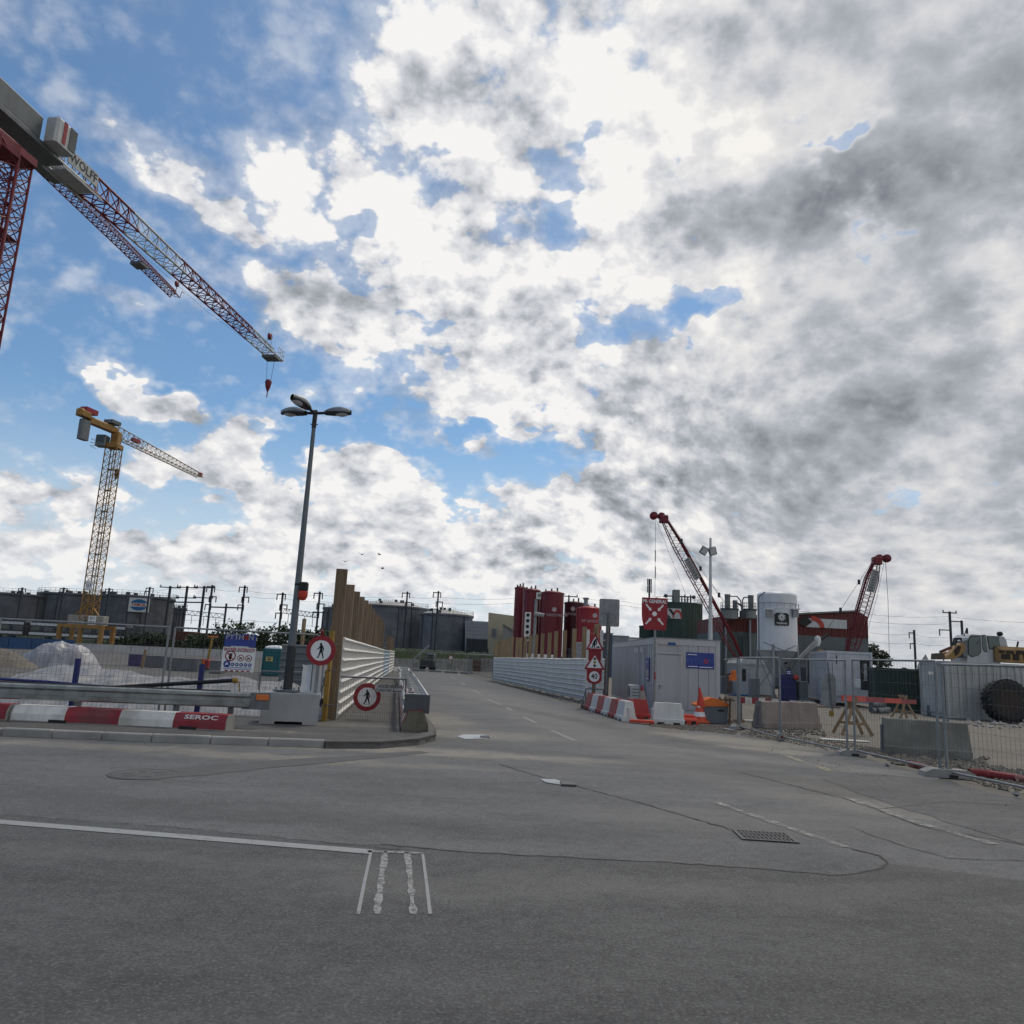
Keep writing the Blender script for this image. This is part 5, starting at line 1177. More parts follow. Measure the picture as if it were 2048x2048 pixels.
# --- red silos behind the hoarding
M_('silo_red', (.145, .013, .021), .45, .05, .14, .8, streak=.25); M_('silo_red2', (.27, .011, .019), .42, .05, .1, .8, streak=.2); M_('silo_dark', (.06, .009, .015), .5, .05, .14, .8, streak=.2); M_('print_pale', (.42, .36, .36), .6, 0, .1, 2)
def silo(lab, xa, xb, top, y, mt, txt=(), dome=.25, z0=.4, cone=False, cap=True):
    p, q = Y(xa, top, y), Y(xb, top, y); r = (q.x - p.x) / 2; zt_ = (p.z + q.z) / 2
    t = thing('red_silo', lab, 'silo', ((p.x + q.x) / 2, y, 0), 0, 'red silos behind the right hoarding')
    MB().lathe([(r, 2.0 if cone else z0), (r, zt_)], n=32).build('shell', mt, t)
    if cone: MB().lathe([(.3, .9), (r, 2.0)], n=32).build('hopper', mt, t)
    MB().lathe([(r + .06, zt_ - .12), (r + .06, zt_), (r * .6, zt_ + dome * .6), (0, zt_ + dome)], n=32).build('roof', mt, t)
    for k in range(1, 4): MB().lathe([(r + .005, zt_ * k / 4 - .03), (r + .03, zt_ * k / 4), (r + .005, zt_ * k / 4 + .03)], n=32).build('seam', mt, t)
    mb = MB()
    for k in range(3): mb.tube((r * (-.6 + .5 * k), -r * .3, zt_), (r * (-.6 + .5 * k), -r * .3, zt_ + .3 + .1 * k), .08, 6)
    stuff(mb.build('roof_fitting', MAT['steel_far'], t))
    for k in range(4):
        a = PI / 4 + k * PI / 2; MB().tube((r * .85 * math.cos(a), r * .85 * math.sin(a), 0), (r * .85 * math.cos(a), r * .85 * math.sin(a), 2.2), .09, 6).build('leg', mt, t)
    if txt:
        cx_ = r * txt[0]; MB().prism(circ(.22, 14), .02, RX3 @ Matrix.Translation((cx_, zt_ * txt[1] + .55, r + .0))).build('emblem', MAT['print_pale'], t)
        for k, s_ in enumerate(txt[2:]): lettering(s_, .36, MAT['print_pale'], t, (cx_, -r - .03, zt_ * txt[1] - k * 1.15), sx=.95)
    return t
silo('tallest dark red silo at the left end of the red group', 1030, 1053, 1176, 80, MAT['silo_red'])
silo('second red silo with a white pipe mast before it', 1047, 1081, 1181, 77, MAT['silo_red'])
silo('narrow dark silo squeezed between two broad red ones', 1071, 1086, 1200, 80, MAT['silo_dark'])
silo('broad red silo with pale round emblem in the middle of the group', 1082, 1128, 1186, 76, MAT['silo_red'], (.15, .73, 'SIP GRIDSTREAM'))
silo('dark red lower silo right of the broad one', 1129, 1168, 1206, 78, MAT['silo_dark'], (-.2, .84, 'GRIDSTREAM'), .2)
silo('bright red low silo with three lines of pale lettering', 1153, 1204, 1218, 74, MAT['silo_red2'], (.35, .82, 'SIP GRIDSTREAM', 'CPT: 06-3447', 'cod: 3447'), .35, cone=True)
p, q = Y(1167, 1198, 75), Y(1175, 1216, 75); t = thing('exhaust_pipe', 'short grey exhaust stack on top of the bright red silo', 'pipe', ((p.x + q.x) / 2, 74.6, q.z)); MB().tube((0, 0, -.2), (0, 0, p.z - q.z), .2, 12).build('pipe', MAT['galv'], t); MB().lathe([(.3, p.z - q.z - .06), (.3, p.z - q.z + .1)], n=12).build('cap', MAT['galv'], t)
y = 70; p, q = Y(1051, 1224, y), Y(1059, 1282, y); t = thing('signal_board', 'white board with a column of dark round lamps before the red silos', 'board', ((p.x + q.x) / 2, y, q.z)); w_, h_ = q.x - p.x + .02, p.z - q.z
MB().box((0, 0, h_ / 2), (w_ + .06, .12, h_)).build('board', MAT['white_paint'], t)
for k in range(5): MB().lathe([(0, 0), (.155, 0), (.155, .06), (.1, .07)], (0, -.06, h_ * (.9 - .2 * k)), 12, M=Matrix.Rotation(PI / 2, 3, 'X')).build('lamp', MAT['black'], t)
MB().tube((0, .02, -q.z), (0, .02, .1), .06, 6).build('pole', MAT['galv'], t)
y = 71; b = Y(1066, 1300, y); tp_ = Y(1070, 1198, y); t = thing('pipe_mast', 'grey pipe mast with a horizontal drum and a white box on top', 'mast', (b.x + .05, y, 0))
MB().tube((0, 0, 0), (.05, 0, tp_.z), .17, 10, .13).build('pole', MAT['galv'], t); MB().box((.25, 0, tp_.z + .3), (.42, .4, .6)).build('top_box', MAT['white_paint'], t); MB().box((.3, -.21, tp_.z + .35), (.25, .03, .3)).build('grille', MAT['galv_dark'], t)
z_ = Y(1070, 1228, y).z; MB().tube((-.1, -.1, z_ + .05), (.8, -.1, z_ - .1), .19, 10).build('drum', MAT['concrete_lt'], t)
mb = MB()
for k in range(5): mb.tube((-.2, -.1, z_ - .4 - k * .5), (.0, -.1, z_ - .4 - k * .5), .03, 4)
stuff(mb.build('rungs', MAT['galv'], t))
for k, (pa, pb, ya, yb, lab) in enumerate(((1050, 1114, 1307, 1322, 'low white cabinets row behind the hoarding under the red silos'), (1148, 1164, 1284, 1300, 'grey plant box behind the posts at the bright red silo'))):
    p, q = Y(pa, ya, 66), Y(pb, yb, 66); t = thing('cabinet', lab, 'cabinet', ((p.x + q.x) / 2, 66, 0)); n_ = 4 if k == 0 else 1
    for i in range(n_): MB().bbox((-(q.x - p.x) / 2 + (q.x - p.x) * (i + .5) / n_, 0, p.z / 2), ((q.x - p.x) / n_ - .06, .8, p.z), .04).build('box', MAT['white_paint' if k == 0 else 'galv'], t)
y = 69
for xa, xb, lab in ((1128, 1150, 'dark pump frame between the timber posts left of the bright red silo'), (1152, 1196, 'dark steel undercarriage below the bright red silo')):
    p, q = Y(xa, 1296, y), Y(xb, 1320, y); t = thing('pump_rack', lab, 'frame', ((p.x + q.x) / 2, y, 0)); w_ = q.x - p.x
    for sx in (-1, 0, 1): MB().box((sx * w_ / 2, 0, p.z / 2), (.12, .12, p.z)).build('upright', MAT['steel_far'], t)
    for z_ in (.45, .7, .98): MB().box((0, -.08, p.z * z_), (w_ + .1, .08, .08)).build('crossbar', MAT['steel_far'], t)
    MB().bbox((0, .5, p.z * .4), (w_ * .8, .7, p.z * .8), .05).build('engine', MAT['lamp_dark'], t)
# blue and grey site offices behind
M_('office_blue', (.05, .085, .13), .6, 0, .1, 1); 
for pa, pb, ta, tb, y, mt, lab in ((1200, 1224, 1267, 1310, 98, 'office_blue', 'dark blue site office behind the grey sign back'), (1224, 1256, 1272, 1310, 104, 'clad_grey', 'grey site office right of the blue one'), (1256, 1282, 1276, 1310, 110, 'white_dirty', 'pale low shed left of the green silos')):
    p, q = Y(pa, ta, y), Y(pb, tb, y); t = thing('site_office', lab, 'building', ((p.x + q.x) / 2, y + 1.5, 0)); w_ = q.x - p.x
    MB().box((0, 0, p.z / 2), (w_, 3, p.z)).build('wall', MAT[mt], t); MB().box((0, 0, p.z + .06), (w_ + .2, 3.2, .14)).build('roof', MAT['clad_grey'], t)
    wn = MB().box((-w_ * .2, -1.52, p.z * .78), (.7, .06, .8)).build('window', MAT['white_paint'], t); MB().box((-w_ * .2, -1.56, p.z * .78), (.56, .03, .66)).build('pane', MAT['glass_dark'], wn)
# --- green silo group and antenna
M_('silo_green', (.050, .078, .062), .7, .05, .16, .5, streak=.35, col2=(.085, .09, .075), spread=.56); M_('conc_far', (.20, .21, .20), .85, 0, .15, .5, streak=.3); M_('logo_red2', (.42, .05, .03), .5, 0, .05, 2)
def clad_tank(lab, xa, xb, top, y, mt):
    p, q = Y(xa, top, y), Y(xb, top, y); r = (q.x - p.x) / 2; zt_ = (p.z + q.z) / 2
    t = thing('green_silo', lab, 'silo', ((p.x + q.x) / 2, y, 0)); MB().lathe([(r, 0), (r, zt_)], n=40).build('shell', mt, t); MB().lathe([(r + .1, zt_ - .15), (r + .1, zt_ + .05), (0, zt_ + .3)], n=40).build('roof', mt, t)
    for k in range(20):
        a = PI + PI * (k + .5) / 20; MB().beam(((r + .03) * math.cos(a), (r + .03) * math.sin(a), 0), ((r + .03) * math.cos(a), (r + .03) * math.sin(a), zt_ - .2), .07, .05, up=(math.cos(a), math.sin(a), 0)).build('seam', mt, t)
    for k in range(1, 4): MB().lathe([(r + .004, zt_ * k / 4 - .05), (r + .05, zt_ * k / 4), (r + .004, zt_ * k / 4 + .05)], n=40).build('ring', mt, t)
    return t, r, zt_
t, r, zt_ = clad_tank('big round green clad silo with a red and black logo board', 1313, 1403, 1208, 128, MAT['silo_green'])
mb = MB(); ring_rail(mb, r, zt_, 30, 1.0, .03); stuff(mb.build('railing', MAT['galv'], t))
def logo(parent, x, y, z, w_, h_):
    b_ = MB().box((x, y, z), (w_, .08, h_)).build('logo_board', MAT['board_white'], parent)
    arc = [(.2 * w_ + .40 * h_ * 1.25 * math.cos(a), -.42 * h_ + .82 * h_ * math.sin(a)) for a in [PI * k / 14 for k in range(15)]]; inn = [(.2 * w_ + .25 * h_ * 1.25 * math.cos(a), -.42 * h_ + .56 * h_ * math.sin(a)) for a in [PI * k / 14 for k in range(15)]]
    mb = MB(); Mx = Matrix.Translation((x, y - .04, z)) @ RX3
    for i in range(14): mb.prism([arc[i], arc[i + 1], inn[i + 1], inn[i]], .03, Mx)
    mb.build('red_arc', MAT['logo_red2'], b_)
    mb = MB(); mb.prism([(-.46 * w_, .46 * h_), (-.28 * w_, .46 * h_), (.0 * w_, -.05 * h_), (-.12 * w_, -.22 * h_)], .03, Mx, 0, .031); mb.prism([(-.5 * w_, -.1 * h_), (-.5 * w_, -.46 * h_), (-.25 * w_, -.46 * h_)], .03, Mx, 0, .031); mb.build('black_arrow', MAT['black'], b_)
lp_ = Y(1349, 1227, 128 - r * .98); logo(t, lp_.x - t.location.x, -r * .98, lp_.z, 28 / F * 124, 20 / F * 124)
mb = MB()
for x, z_ in ((-.62 * r, .9), (.62 * r, .9)): MB().lathe([(0, -.35), (.3, -.2), (.35, 0), (.3, .2), (0, .35)], (x, -.5, zt_ + 1.2), 10).build('valve_ball', MAT['steel_far'], t)
MB().tube((-.62 * r, -.5, zt_ + 1.2), (.62 * r, -.5, zt_ + 1.2), .12, 6).build('header_pipe', MAT['steel_far'], t)
MB().bbox((-.15 * r, -.2, zt_ + 1.2), (1.1, 1.2, 2.2), .1).build('filter_box', MAT['conc_far'], t)
for k in range(4): MB().tube((r * (.1 + .13 * k), -.4, zt_ + .2), (r * (.1 + .13 * k), -.4, zt_ + 1.3 + .25 * (k % 2)), .12, 6).build('vent_pipe', MAT['steel_far'], t)
for k in range(2): MB().beam((r, -.5, zt_ * .5 - k * .8), (r + 1.6, -.5, zt_ * .28 - 2 - k * .3), .2, .3).build('strut', MAT['galv_dark'], t)
clad_tank('lower green clad silo behind the red assembly point sign', 1279, 1316, 1253, 132, MAT['silo_green'])
p = Y(1299, 1158, 150); t = thing('antenna_mast', 'slim antenna mast rising behind the red assembly point sign', 'mast', (p.x, 150, 0)); MB().tube((0, 0, 0), (0, 0, p.z), .18, 6).build('pole', MAT['steel_far'], t)
for k, z_ in enumerate((.6, 2.0, 4.6, 5.4)): 
    for sx in (-1, 1): MB().box((sx * .35, 0, p.z - z_), (.22, .2, 1.3 if k < 2 else .6)).build('antenna', MAT['galv'], t)
# --- industrial hall, red above and grey below
M_('hall_red', (.125, .028, .026), .6, .05, .14, .5, streak=.25); M_('hall_grey', (.12, .135, .135), .75, 0, .14, .5, streak=.3); M_('hall_green', (.075, .10, .09), .75, 0, .16, .5, streak=.35)
y = 104; a, b, c_, d_ = Y(1446, 1232, y), Y(1735, 1234, y), Y(1718, 1224, y), Y(1500, 1231, y)
zm = Y(1500, 1265, y).z; zmr = zm; xr = b.x
t = thing('industrial_hall', 'long industrial hall with red upper cladding and grey lower wall', 'building', (a.x, y, 0)); hw = b.x - a.x
MB().box((hw / 2, 7, zm / 2), (hw, 14, zm)).build('lower_wall', MAT['hall_grey'], t)
zr1, zr2, zr3 = a.z, Y(1718, 1224, y).z, b.z
MB().prism([(0, zm), (hw, zm), (hw, zr3), (c_.x - a.x, zr2), (d_.x - a.x, zr1), (0, zr1)], 14.1, Matrix(((1, 0, 0, 0), (0, 0, 1, -.05), (0, 1, 0, 0), (0, 0, 0, 1)))).build('upper_wall', MAT['hall_red'], t)
MB().box(((d_.x - a.x) / 2 - .3, -.08, zm / 2), ((d_.x - a.x) * 1.0, .12, zm)).build('green_wall', MAT['hall_green'], t)
rfm = MB().beam((d_.x - a.x, 6.9, zr1 + .15), (c_.x - a.x, 6.9, zr2 + .15), 14.6, .22).build('roof', MAT['conc_far'], t)
for k in range(46): MB().beam((hw * (k + .5) / 46, -.09, zm + .05), (hw * (k + .5) / 46, -.09, min(zr1, zr3) - .05), .07, .06, up=(0, 1, 0)).build('cladding_rib', MAT['hall_red'], t)
for k in range(1, 4): MB().box((hw / 2 + 2, -.03, zm * k / 4), (hw - 4.5, .05, .06)).build('wall_joint', MAT['hall_grey'], t)
p, q = Y(1611, 1236, y - .2), Y(1694, 1258, y - .2); MB().box(((p.x + q.x) / 2 - a.x, -.16, (p.z + q.z) / 2), (q.x - p.x, .1, p.z - q.z)).build('white_band', MAT['board_white'], t)
mb = MB(); cx_, cz_ = Y(1632, 1258, y).x - a.x, (p.z + q.z) / 2 - .5 * (p.z - q.z); ro, ri = 1.75, 1.12
for i in range(10):
    a0, a1 = PI * .5 * i / 10, PI * .5 * (i + 1) / 10; mb.prism([(cx_ - .7 + ro * math.cos(a0), cz_ + ro * math.sin(a0) * .88), (cx_ - .7 + ro * math.cos(a1), cz_ + ro * math.sin(a1) * .88), (cx_ - .7 + ri * math.cos(a1), cz_ + ri * math.sin(a1) * .8), (cx_ - .7 + ri * math.cos(a0), cz_ + ri * math.sin(a0) * .8)], .04, Matrix.Translation((0, -.21, 0)) @ RX3)
mb.build('red_arc', MAT['logo_red2'], t)
mb = MB(); mb.prism([(cx_ - 1.5, cz_ + 1.5), (cx_ - .6, cz_ + .7), (cx_ - 1.5, cz_ + .0), (cx_ - 2.6, cz_ + .5)], .04, Matrix.Translation((0, -.27, 0)) @ RX3); mb.build('black_arrow', MAT['black'], t)
for px in (1498, 1450): 
    c = Y(px, 1240, y); MB().tube((c.x - a.x, -.35, 0), (c.x - a.x, -.35, c.z), .16, 6).build('downpipe', MAT['clad_grey'], t)
for px, dz in ((1478, 6), (1484, 3)): 
    c = Y(px, 1272, y); MB().tube((c.x - a.x, -.25, 0), (c.x - a.x, -.25, c.z), .07, 5).build('conduit', MAT['steel_far'], t)
def plant(lab, xa, xb, ta, tb, y, fl):
    p, q = Y(xa, ta, y), Y(xb, tb, y); r = (q.x - p.x) / 2; t = thing('concrete_drum', lab, 'silo', ((p.x + q.x) / 2, y, q.z)); h_ = p.z - q.z
    MB().lathe([(r, -.3), (r, h_)], n=24).build('wall', MAT['conc_far'], t); MB().lathe([(r + .08, h_ - .1), (r + .08, h_ + .1), (0, h_ + .15)], n=24).build('lid', MAT['steel_far'], t)
    for (dx, w_, hh) in fl:
        MB().tube((dx, -.3, h_), (dx, -.3, h_ + hh), w_, 12).build('filter', MAT['conc_far'], t); MB().lathe([(w_ * 1.12, h_ + hh - .05), (w_ * 1.12, h_ + hh + .1), (0, h_ + hh + .15)], (dx, -.3, 0), 12).build('filter_cap', MAT['galv'], t)
    mb = MB(); ring_rail(mb, r, h_, 14, .9, .03); stuff(mb.build('railing', MAT['galv_dark'], t))
    return t, h_, r
tA, hA, rA = plant('grey concrete drum with a tall filter on the hall roof, left one', 1442, 1476, 1218, 1234, 102, ((-.35, .36, 1.85), (.65, .3, 1.1)))
tB, hB, rB = plant('grey concrete drum with a tall filter on the hall roof, right one', 1486, 1512, 1219, 1233, 102, ((.1, .36, 1.8),))
x0 = tA.location.x; dx = tB.location.x - x0
mb = MB(); mb.path([(-.3, -.3, hA + 1.7), (.9, -.3, hA + 1.75), (1.4, -.3, hA + 1.2), (1.5, -.3, hA + .2), (1.5, -.3, -.3)], .09, 6); stuff(mb.build('duct', MAT['galv'], tA))
mb = MB(); mb.path([(.1, -.3, hB + 1.65), (-.8, -.3, hB + 1.6), (-1.0, -.3, hB + 1.2), (-1.0, -.3, -.3)], .09, 6); stuff(mb.build('duct', MAT['galv'], tB))
MB().bbox((1.5, -.6, .35), (.6, .5, .9), .05).build('rotary_feeder', MAT['steel_far'], tA)
mb = MB(); mb.path([(.7, -.3, hA + .9), (1.1, -.3, hA + .8), (1.7, -.3, hA + .35)], .12, 6); stuff(mb.build('chute', MAT['steel_far'], tA))
# --- white cement silo
y = 52.0; xa, xb = Y(1516, 1240, y), Y(1592, 1240, y); r = (xb.x - xa.x) / 2; cx = (xa.x + xb.x) / 2
zt_, zb_ = Y(1554, 1191, y).z, Y(1554, 1302, y).z
ws = thing('cement_silo', 'tall white cement silo on splayed legs with a black implenia plate', 'silo', (cx, y, 0))
M_('silo_white', (.62, .635, .655), .45, .05, .06, .8, streak=.14)
MB().lathe([(r, zb_), (r, zt_)], n=48).build('shell', MAT['silo_white'], ws)
MB().lathe([(r, zt_), (r * .93, zt_ + .12), (r * .6, zt_ + .2), (0, zt_ + .26)], n=48).build('roof', MAT['silo_white'], ws)
zr_ = Y(1554, 1219, y).z
MB().lathe([(r + .003, zr_ - .05), (r + .03, zr_), (r + .003, zr_ + .05)], n=48).build('seam', MAT['silo_white'], ws)
MB().lathe([(.32, zb_ - 1.75), (r * .97, zb_ - .02)], n=40).build('hopper', MAT['concrete_lt'], ws)
MB().tube((0, 0, zb_ - 2.3), (0, 0, zb_ - 1.7), .3, 16).build('outlet', MAT['galv_dark'], ws)
for k in range(4):
    a = PI / 4 + .25 + k * PI / 2; e0, e1 = V((r * .97 * math.cos(a), r * .97 * math.sin(a), zb_ + .4)), V((r * 1.14 * math.cos(a), r * 1.14 * math.sin(a), 0)); MB().tube(e0, e1, .10, 8).build('leg', MAT['concrete_lt'], ws); MB().box((e1.x, e1.y, .03), (.5, .5, .06)).build('foot_plate', MAT['galv_dark'], ws)
    a2 = a + PI / 2; f1 = V((r * 1.1 * math.cos(a2), r * 1.1 * math.sin(a2), .5)); MB().tube(V((r * 1.0 * math.cos(a), r * 1.0 * math.sin(a), zb_ - .3)), f1, .045, 6).build('brace', MAT['concrete_lt'], ws)
MB().lathe([(.07, -.03), (.1, 0), (.1, .04), (0, .05)], (.25, -r * .62, zb_ - .75), 12, M=Matrix.Rotation(PI / 2, 3, 'X')).build('hatch', MAT['black'], ws)
p, q = Y(1549, 1225, y - r), Y(1578, 1252, y - r); w_, h_ = q.x - p.x, p.z - q.z; lx_, lz_ = (p.x + q.x) / 2 - cx, (p.z + q.z) / 2
lpY = -r - .02
pl = MB().prism([(-w_ / 2 + .06, -h_ / 2), (w_ / 2 - .06, -h_ / 2), (w_ / 2, -h_ / 2 + .06), (w_ / 2, h_ / 2 - .1), (w_ / 2 - .15, h_ / 2), (-w_ / 2 + .15, h_ / 2), (-w_ / 2, h_ / 2 - .1), (-w_ / 2, -h_ / 2 + .06)], .03, Matrix.Translation((lx_, lpY + .1, lz_)) @ RX3, 0, .08).build('logo_plate', MAT['black'], ws)
mb = MB(); Mx = Matrix.Translation((lx_, lpY - .0, lz_ + h_ * .16)) @ RX3
for k in range(11):
    a = 2 * PI * k / 11; limb(mb, [(.07 * math.cos(a), .07 * math.sin(a)), (.2 * math.cos(a), .2 * math.sin(a))], [.02, .048], Mx, .012)
mb.build('flower', MAT['sign_white'], pl)
lettering('implenia', .22, MAT['sign_white'], pl, (lx_, lpY - .02, lz_ - h_ * .30), sx=.95)
mb = MB(); e = [Y(1518, 1300, y - .6), Y(1517, 1196, y - .6), Y(1520, 1191, y - .6), Y(1530, 1184, y - .6)]; mb.path([q - V((cx, y, 0)) for q in e], .045, 6); mb.build('filling_pipe', MAT['galv_dark'], ws)
for px in (1537, 1590):
    c = Y(px, 1227, y - r * .9); MB().box((c.x - cx, -r * .93, c.z), (.36, .3, .48)).build('vent_box', MAT['galv'], ws); MB().box((c.x - cx, -r * .93 - .06, c.z + .28), (.5, .42, .08)).build('vent_hood', MAT['silo_white'], ws)
mb = MB()
for k in range(9):
    a = PI * 1.5 + (k - 4) * .33; pts = (V(((r + .12) * math.cos(a), (r + .12) * math.sin(a), zr_ + .35)), V(((r + .12) * math.cos(a + .33), (r + .12) * math.sin(a + .33), zr_ + .35)))
    if k < 8: mb.tube(pts[0], pts[1], .02, 4)
    mb.tube(pts[0] - V((0, 0, .3)), pts[0], .015, 4)
stuff(mb.build('pipe_clips', MAT['galv'], ws))
for a_, b_ in (((1526, 1284), (1569, 1302)), ((1569, 1302), (1592, 1291))):
    p, q = Y(*a_, y - r - .1), Y(*b_, y - r - .1); MB().tube(p - V((cx, y, 0)), q - V((cx, y, 0)), .025, 5).build('tie_rod', MAT['galv_dark'], ws)
# --- lattice boom cranes
def boom_crane(lab, foot, head, y, yb, wbase, plate, dirx):
    a, b = Y(*foot, yb), Y(*head, y); t = thing('crawler_crane', lab, 'crane', (a.x, yb, 0), 0, 'red lattice boom cranes'); O = V((a.x, yb, 0)); a, b = a - O, b - O; L = (b - a).length; d = (b - a).normalized()
    s_ = V((0, 1, 0)); u_ = d.cross(s_).normalized()
    n = 6
    for k in range(n):
        mb = MB(); w0 = wbase * (.45 if k == 0 else 1); w1 = wbase if k < n - 1 else wbase * .55
        lat_sq(mb, a + d * (L * k / n), a + d * (L * (k + 1) / n), w0, w1, 7, .055, .022, 'Z', (0, 1, 0))
        sgn = dirx
        e0, e1 = a + d * (L * k / n) + u_ * (-sgn * w0 / 2), a + d * (L * (k + 1) / n) + u_ * (-sgn * w1 / 2); mb.tube(e0, e1, .11, 6)
        mb.build('boom_section', MAT['crane_red'], t)
    hp_ = b + d * .3; u = V((-dirx, 0, 0))
    MB().bbox((hp_.x, hp_.y, hp_.z), (.9, .8, .8), .12).build('boom_head', MAT['crane_red'], t)
    for o, rr_ in ((1.05, .42), (.25, .38)): MB().lathe([(0, -.2), (rr_, -.2), (rr_, .2), (0, .2)], hp_ + u * o + V((0, 0, .3)), 14, M=Matrix.Rotation(PI / 2, 3, 'X')).build('sheave', MAT['crane_red'], t)
    MB().beam(hp_ + V((0, 0, .1)), hp_ + u * 1.0 + V((0, 0, .3)), .3, .3).build('head_arm', MAT['crane_red'], t)
    m0, m1 = plate; c = a + d * (L * (m0 + m1) / 2); an_ = Matrix((d, d.cross(V((0, -1, 0))).normalized() * 1.0, V((0, -1, 0)))).transposed()
    w_ = wbase * .75; pl = MB().box(c - V((0, wbase * .55, 0)), (L * (m1 - m0), w_, .06), M=an_).build('name_plate', MAT['concrete_lt'], t)
    mb = MB(); nn = 8
    for i in range(nn): mb.box(c - V((0, wbase * .55 + .04, 0)) + d * (L * (m1 - m0) * ((i + .5) / nn - .5)), (L * (m1 - m0) / nn * .35, w_ * .42, .03), M=an_)
    stuff(mb.build('plate_print', MAT['galv_dark'], pl))
    bx_ = dirx
    MB().bbox((bx_ * 1.6, 0, 1.9), (4.6, 2.6, 1.9), .15).build('house', MAT['crane_red'], t); MB().bbox((bx_ * 4.2, 0, 1.6), (.9, 2.8, 1.7), .1).build('counterweight', MAT['steel_far'], t)
    cb = MB().bbox((-bx_ * .9, -1.5, 2.0), (1.4, .95, 1.9), .12).build('cabin', MAT['crane_red'], t); MB().box((-bx_ * .9, -1.99, 2.35), (1.0, .04, .9)).build('cabin_window', MAT['glass_dark'], cb)
    for sy in (-1, 1): MB().bbox((bx_ * .8, sy * 1.3, .5), (5.6, .8, 1.0), .3).build('crawler', MAT['rubber'], t)
    return t, a, b, O
t, a, b, O = boom_crane('red lattice boom crane leaning left above the site office, the taller one', (1486, 1330), (1330, 1043), 80, 84, .95, (.60, .74), 1)
hd_ = b + V((-1.0, 0, .4))
def ropes(t, O, lst, y):
    for pts, r_ in lst:
        mb = MB(); mb.path([Y(px, py, y) - O for px, py in pts], r_, 4); mb.build('rope', MAT['steel_far'], t)
ropes(t, O, [(((1311, 1040), (1310, 1192), (1309, 1290)), .022), (((1313, 1041), (1340, 1110), (1372, 1190)), .016), (((1334, 1040), (1362, 1080), (1400, 1137), (1446, 1202)), .02), (((1337, 1040), (1365, 1080), (1403, 1137), (1449, 1204)), .02)], 79.5)
for px, py in ((1363, 1082), (1401, 1137), (1438, 1190)): 
    c = Y(px, py, 79.4) - O; MB().bbox(c, (.25, .2, .5), .05).build('pendant_link', MAT['steel_far'], t)
for py in (1112, 1145): c = Y(1310.6, py, 79.4) - O; MB().tube(c - V((0, 0, .6)), c + V((0, 0, .6)), .05, 5).build('rope_socket', MAT['steel_far'], t)
t, a, b, O = boom_crane('red lattice boom crane leaning right behind the white containers, the shorter one', (1697, 1318), (1752, 1127), 80, 82, 1.05, (.70, .92), -1)
ropes(t, O, [(((1771, 1122), (1776, 1200), (1779, 1330)), .022), (((1768, 1124), (1755, 1190), (1735, 1262)), .016), (((1743, 1125), (1717, 1165), (1682, 1219), (1655, 1258), (1600, 1322)), .022)], 79)
for px, py in ((1718, 1164), (1681, 1220)): c = Y(px, py, 78.9) - O; MB().bbox(c, (.25, .2, .5), .05).build('pendant_link', MAT['steel_far'], t)
# --- white light mast
y = 60; b, tp_ = Y(1412, 1290, y), Y(1421, 1076, y); t = thing('light_mast', 'white floodlight mast left of the hall with two lamp heads on top', 'light mast', (tp_.x, y, 0)); zt_ = tp_.z
MB().tube((0, 0, 0), (0, 0, zt_), .2, 12, .085).build('pole', MAT['board_white'], t); MB().box((.0, 0, zt_ - .9), (.9, .12, .12)).build('crossarm', MAT['galv'], t)
for sx, an in ((-.55, .5), (.12, -.35)):
    hd_ = MB().box((sx, -.12, zt_ - 1.05), (.55, .35, .62), M=Matrix.Rotation(an, 3, 'Y') @ Matrix.Rotation(.35, 3, 'X')).build('floodlight', MAT['galv'], t); MB().box((sx, -.33, zt_ - 1.1), (.42, .03, .48), M=Matrix.Rotation(an, 3, 'Y') @ Matrix.Rotation(.35, 3, 'X')).build('lens', MAT['lamp_glass'], hd_)
# ------------------------------------------------------------------ site office container
M_('office_white', (.42, .425, .445), .5, .05, .06, .8, streak=.2, rnd=.0); M_('office_frame', (.46, .465, .48), .5, .05, .05, 1, streak=.08)
oc_ = V((5.5, 28.9, 0)); OL, OW, OH = 12.2, 2.44, 2.78
of = thing('site_office', 'grey white site office container with door, shutters and blue PYTHON boards', 'container', oc_, -.012)
MB().box((OW / 2, OL / 2, OH / 2 + .04), (OW - .08, OL - .08, OH - .16)).build('core', MAT['office_white'], of)
for x in (.07, OW - .07):
    for yy in (.07, OL - .07): MB().box((x, yy, OH / 2), (.15, .15, OH)).build('corner_post', MAT['office_frame'], of)
for yy in (.06, OL - .06):
    MB().box((OW / 2, yy, OH - .11), (OW - .31, .13, .22)).build('top_rail', MAT['office_frame'], of); MB().box((OW / 2, yy, .09), (OW - .31, .13, .18)).build('bottom_rail', MAT['office_frame'], of)
for x in (.06, OW - .06):
    MB().box((x, OL / 2, OH - .11), (.13, OL - .31, .22)).build('top_rail', MAT['office_frame'], of); MB().box((x, OL / 2, .09), (.13, OL - .31, .18)).build('bottom_rail', MAT['office_frame'], of)
MB().box((OW / 2, OL / 2, OH + .012), (OW + .04, OL + .04, .04)).build('roof_sheet', MAT['galv'], of)
for k in range(24): MB().box((.018 + .014, .25 + (OL - .5) * k / 23, OH / 2), (.03, .26, OH - .46)).build('wall_panel', MAT['office_white'], of)
for k in range(4): MB().box((1.08 + .38 * k, .028, OH / 2), (.36, .03, OH - .46)).build('wall_panel', MAT['office_white'], of)
dr = MB().box((.58, .010, 1.17), (.86, .05, 2.0)).build('door', MAT['office_white'], of); mb = MB(); mb.box((.22, -.03, 1.02), (.03, .02, .14)); mb.tube((.22, -.05, 1.06), (.34, -.05, 1.06), .012, 6); mb.build('handle', MAT['galv'], dr)
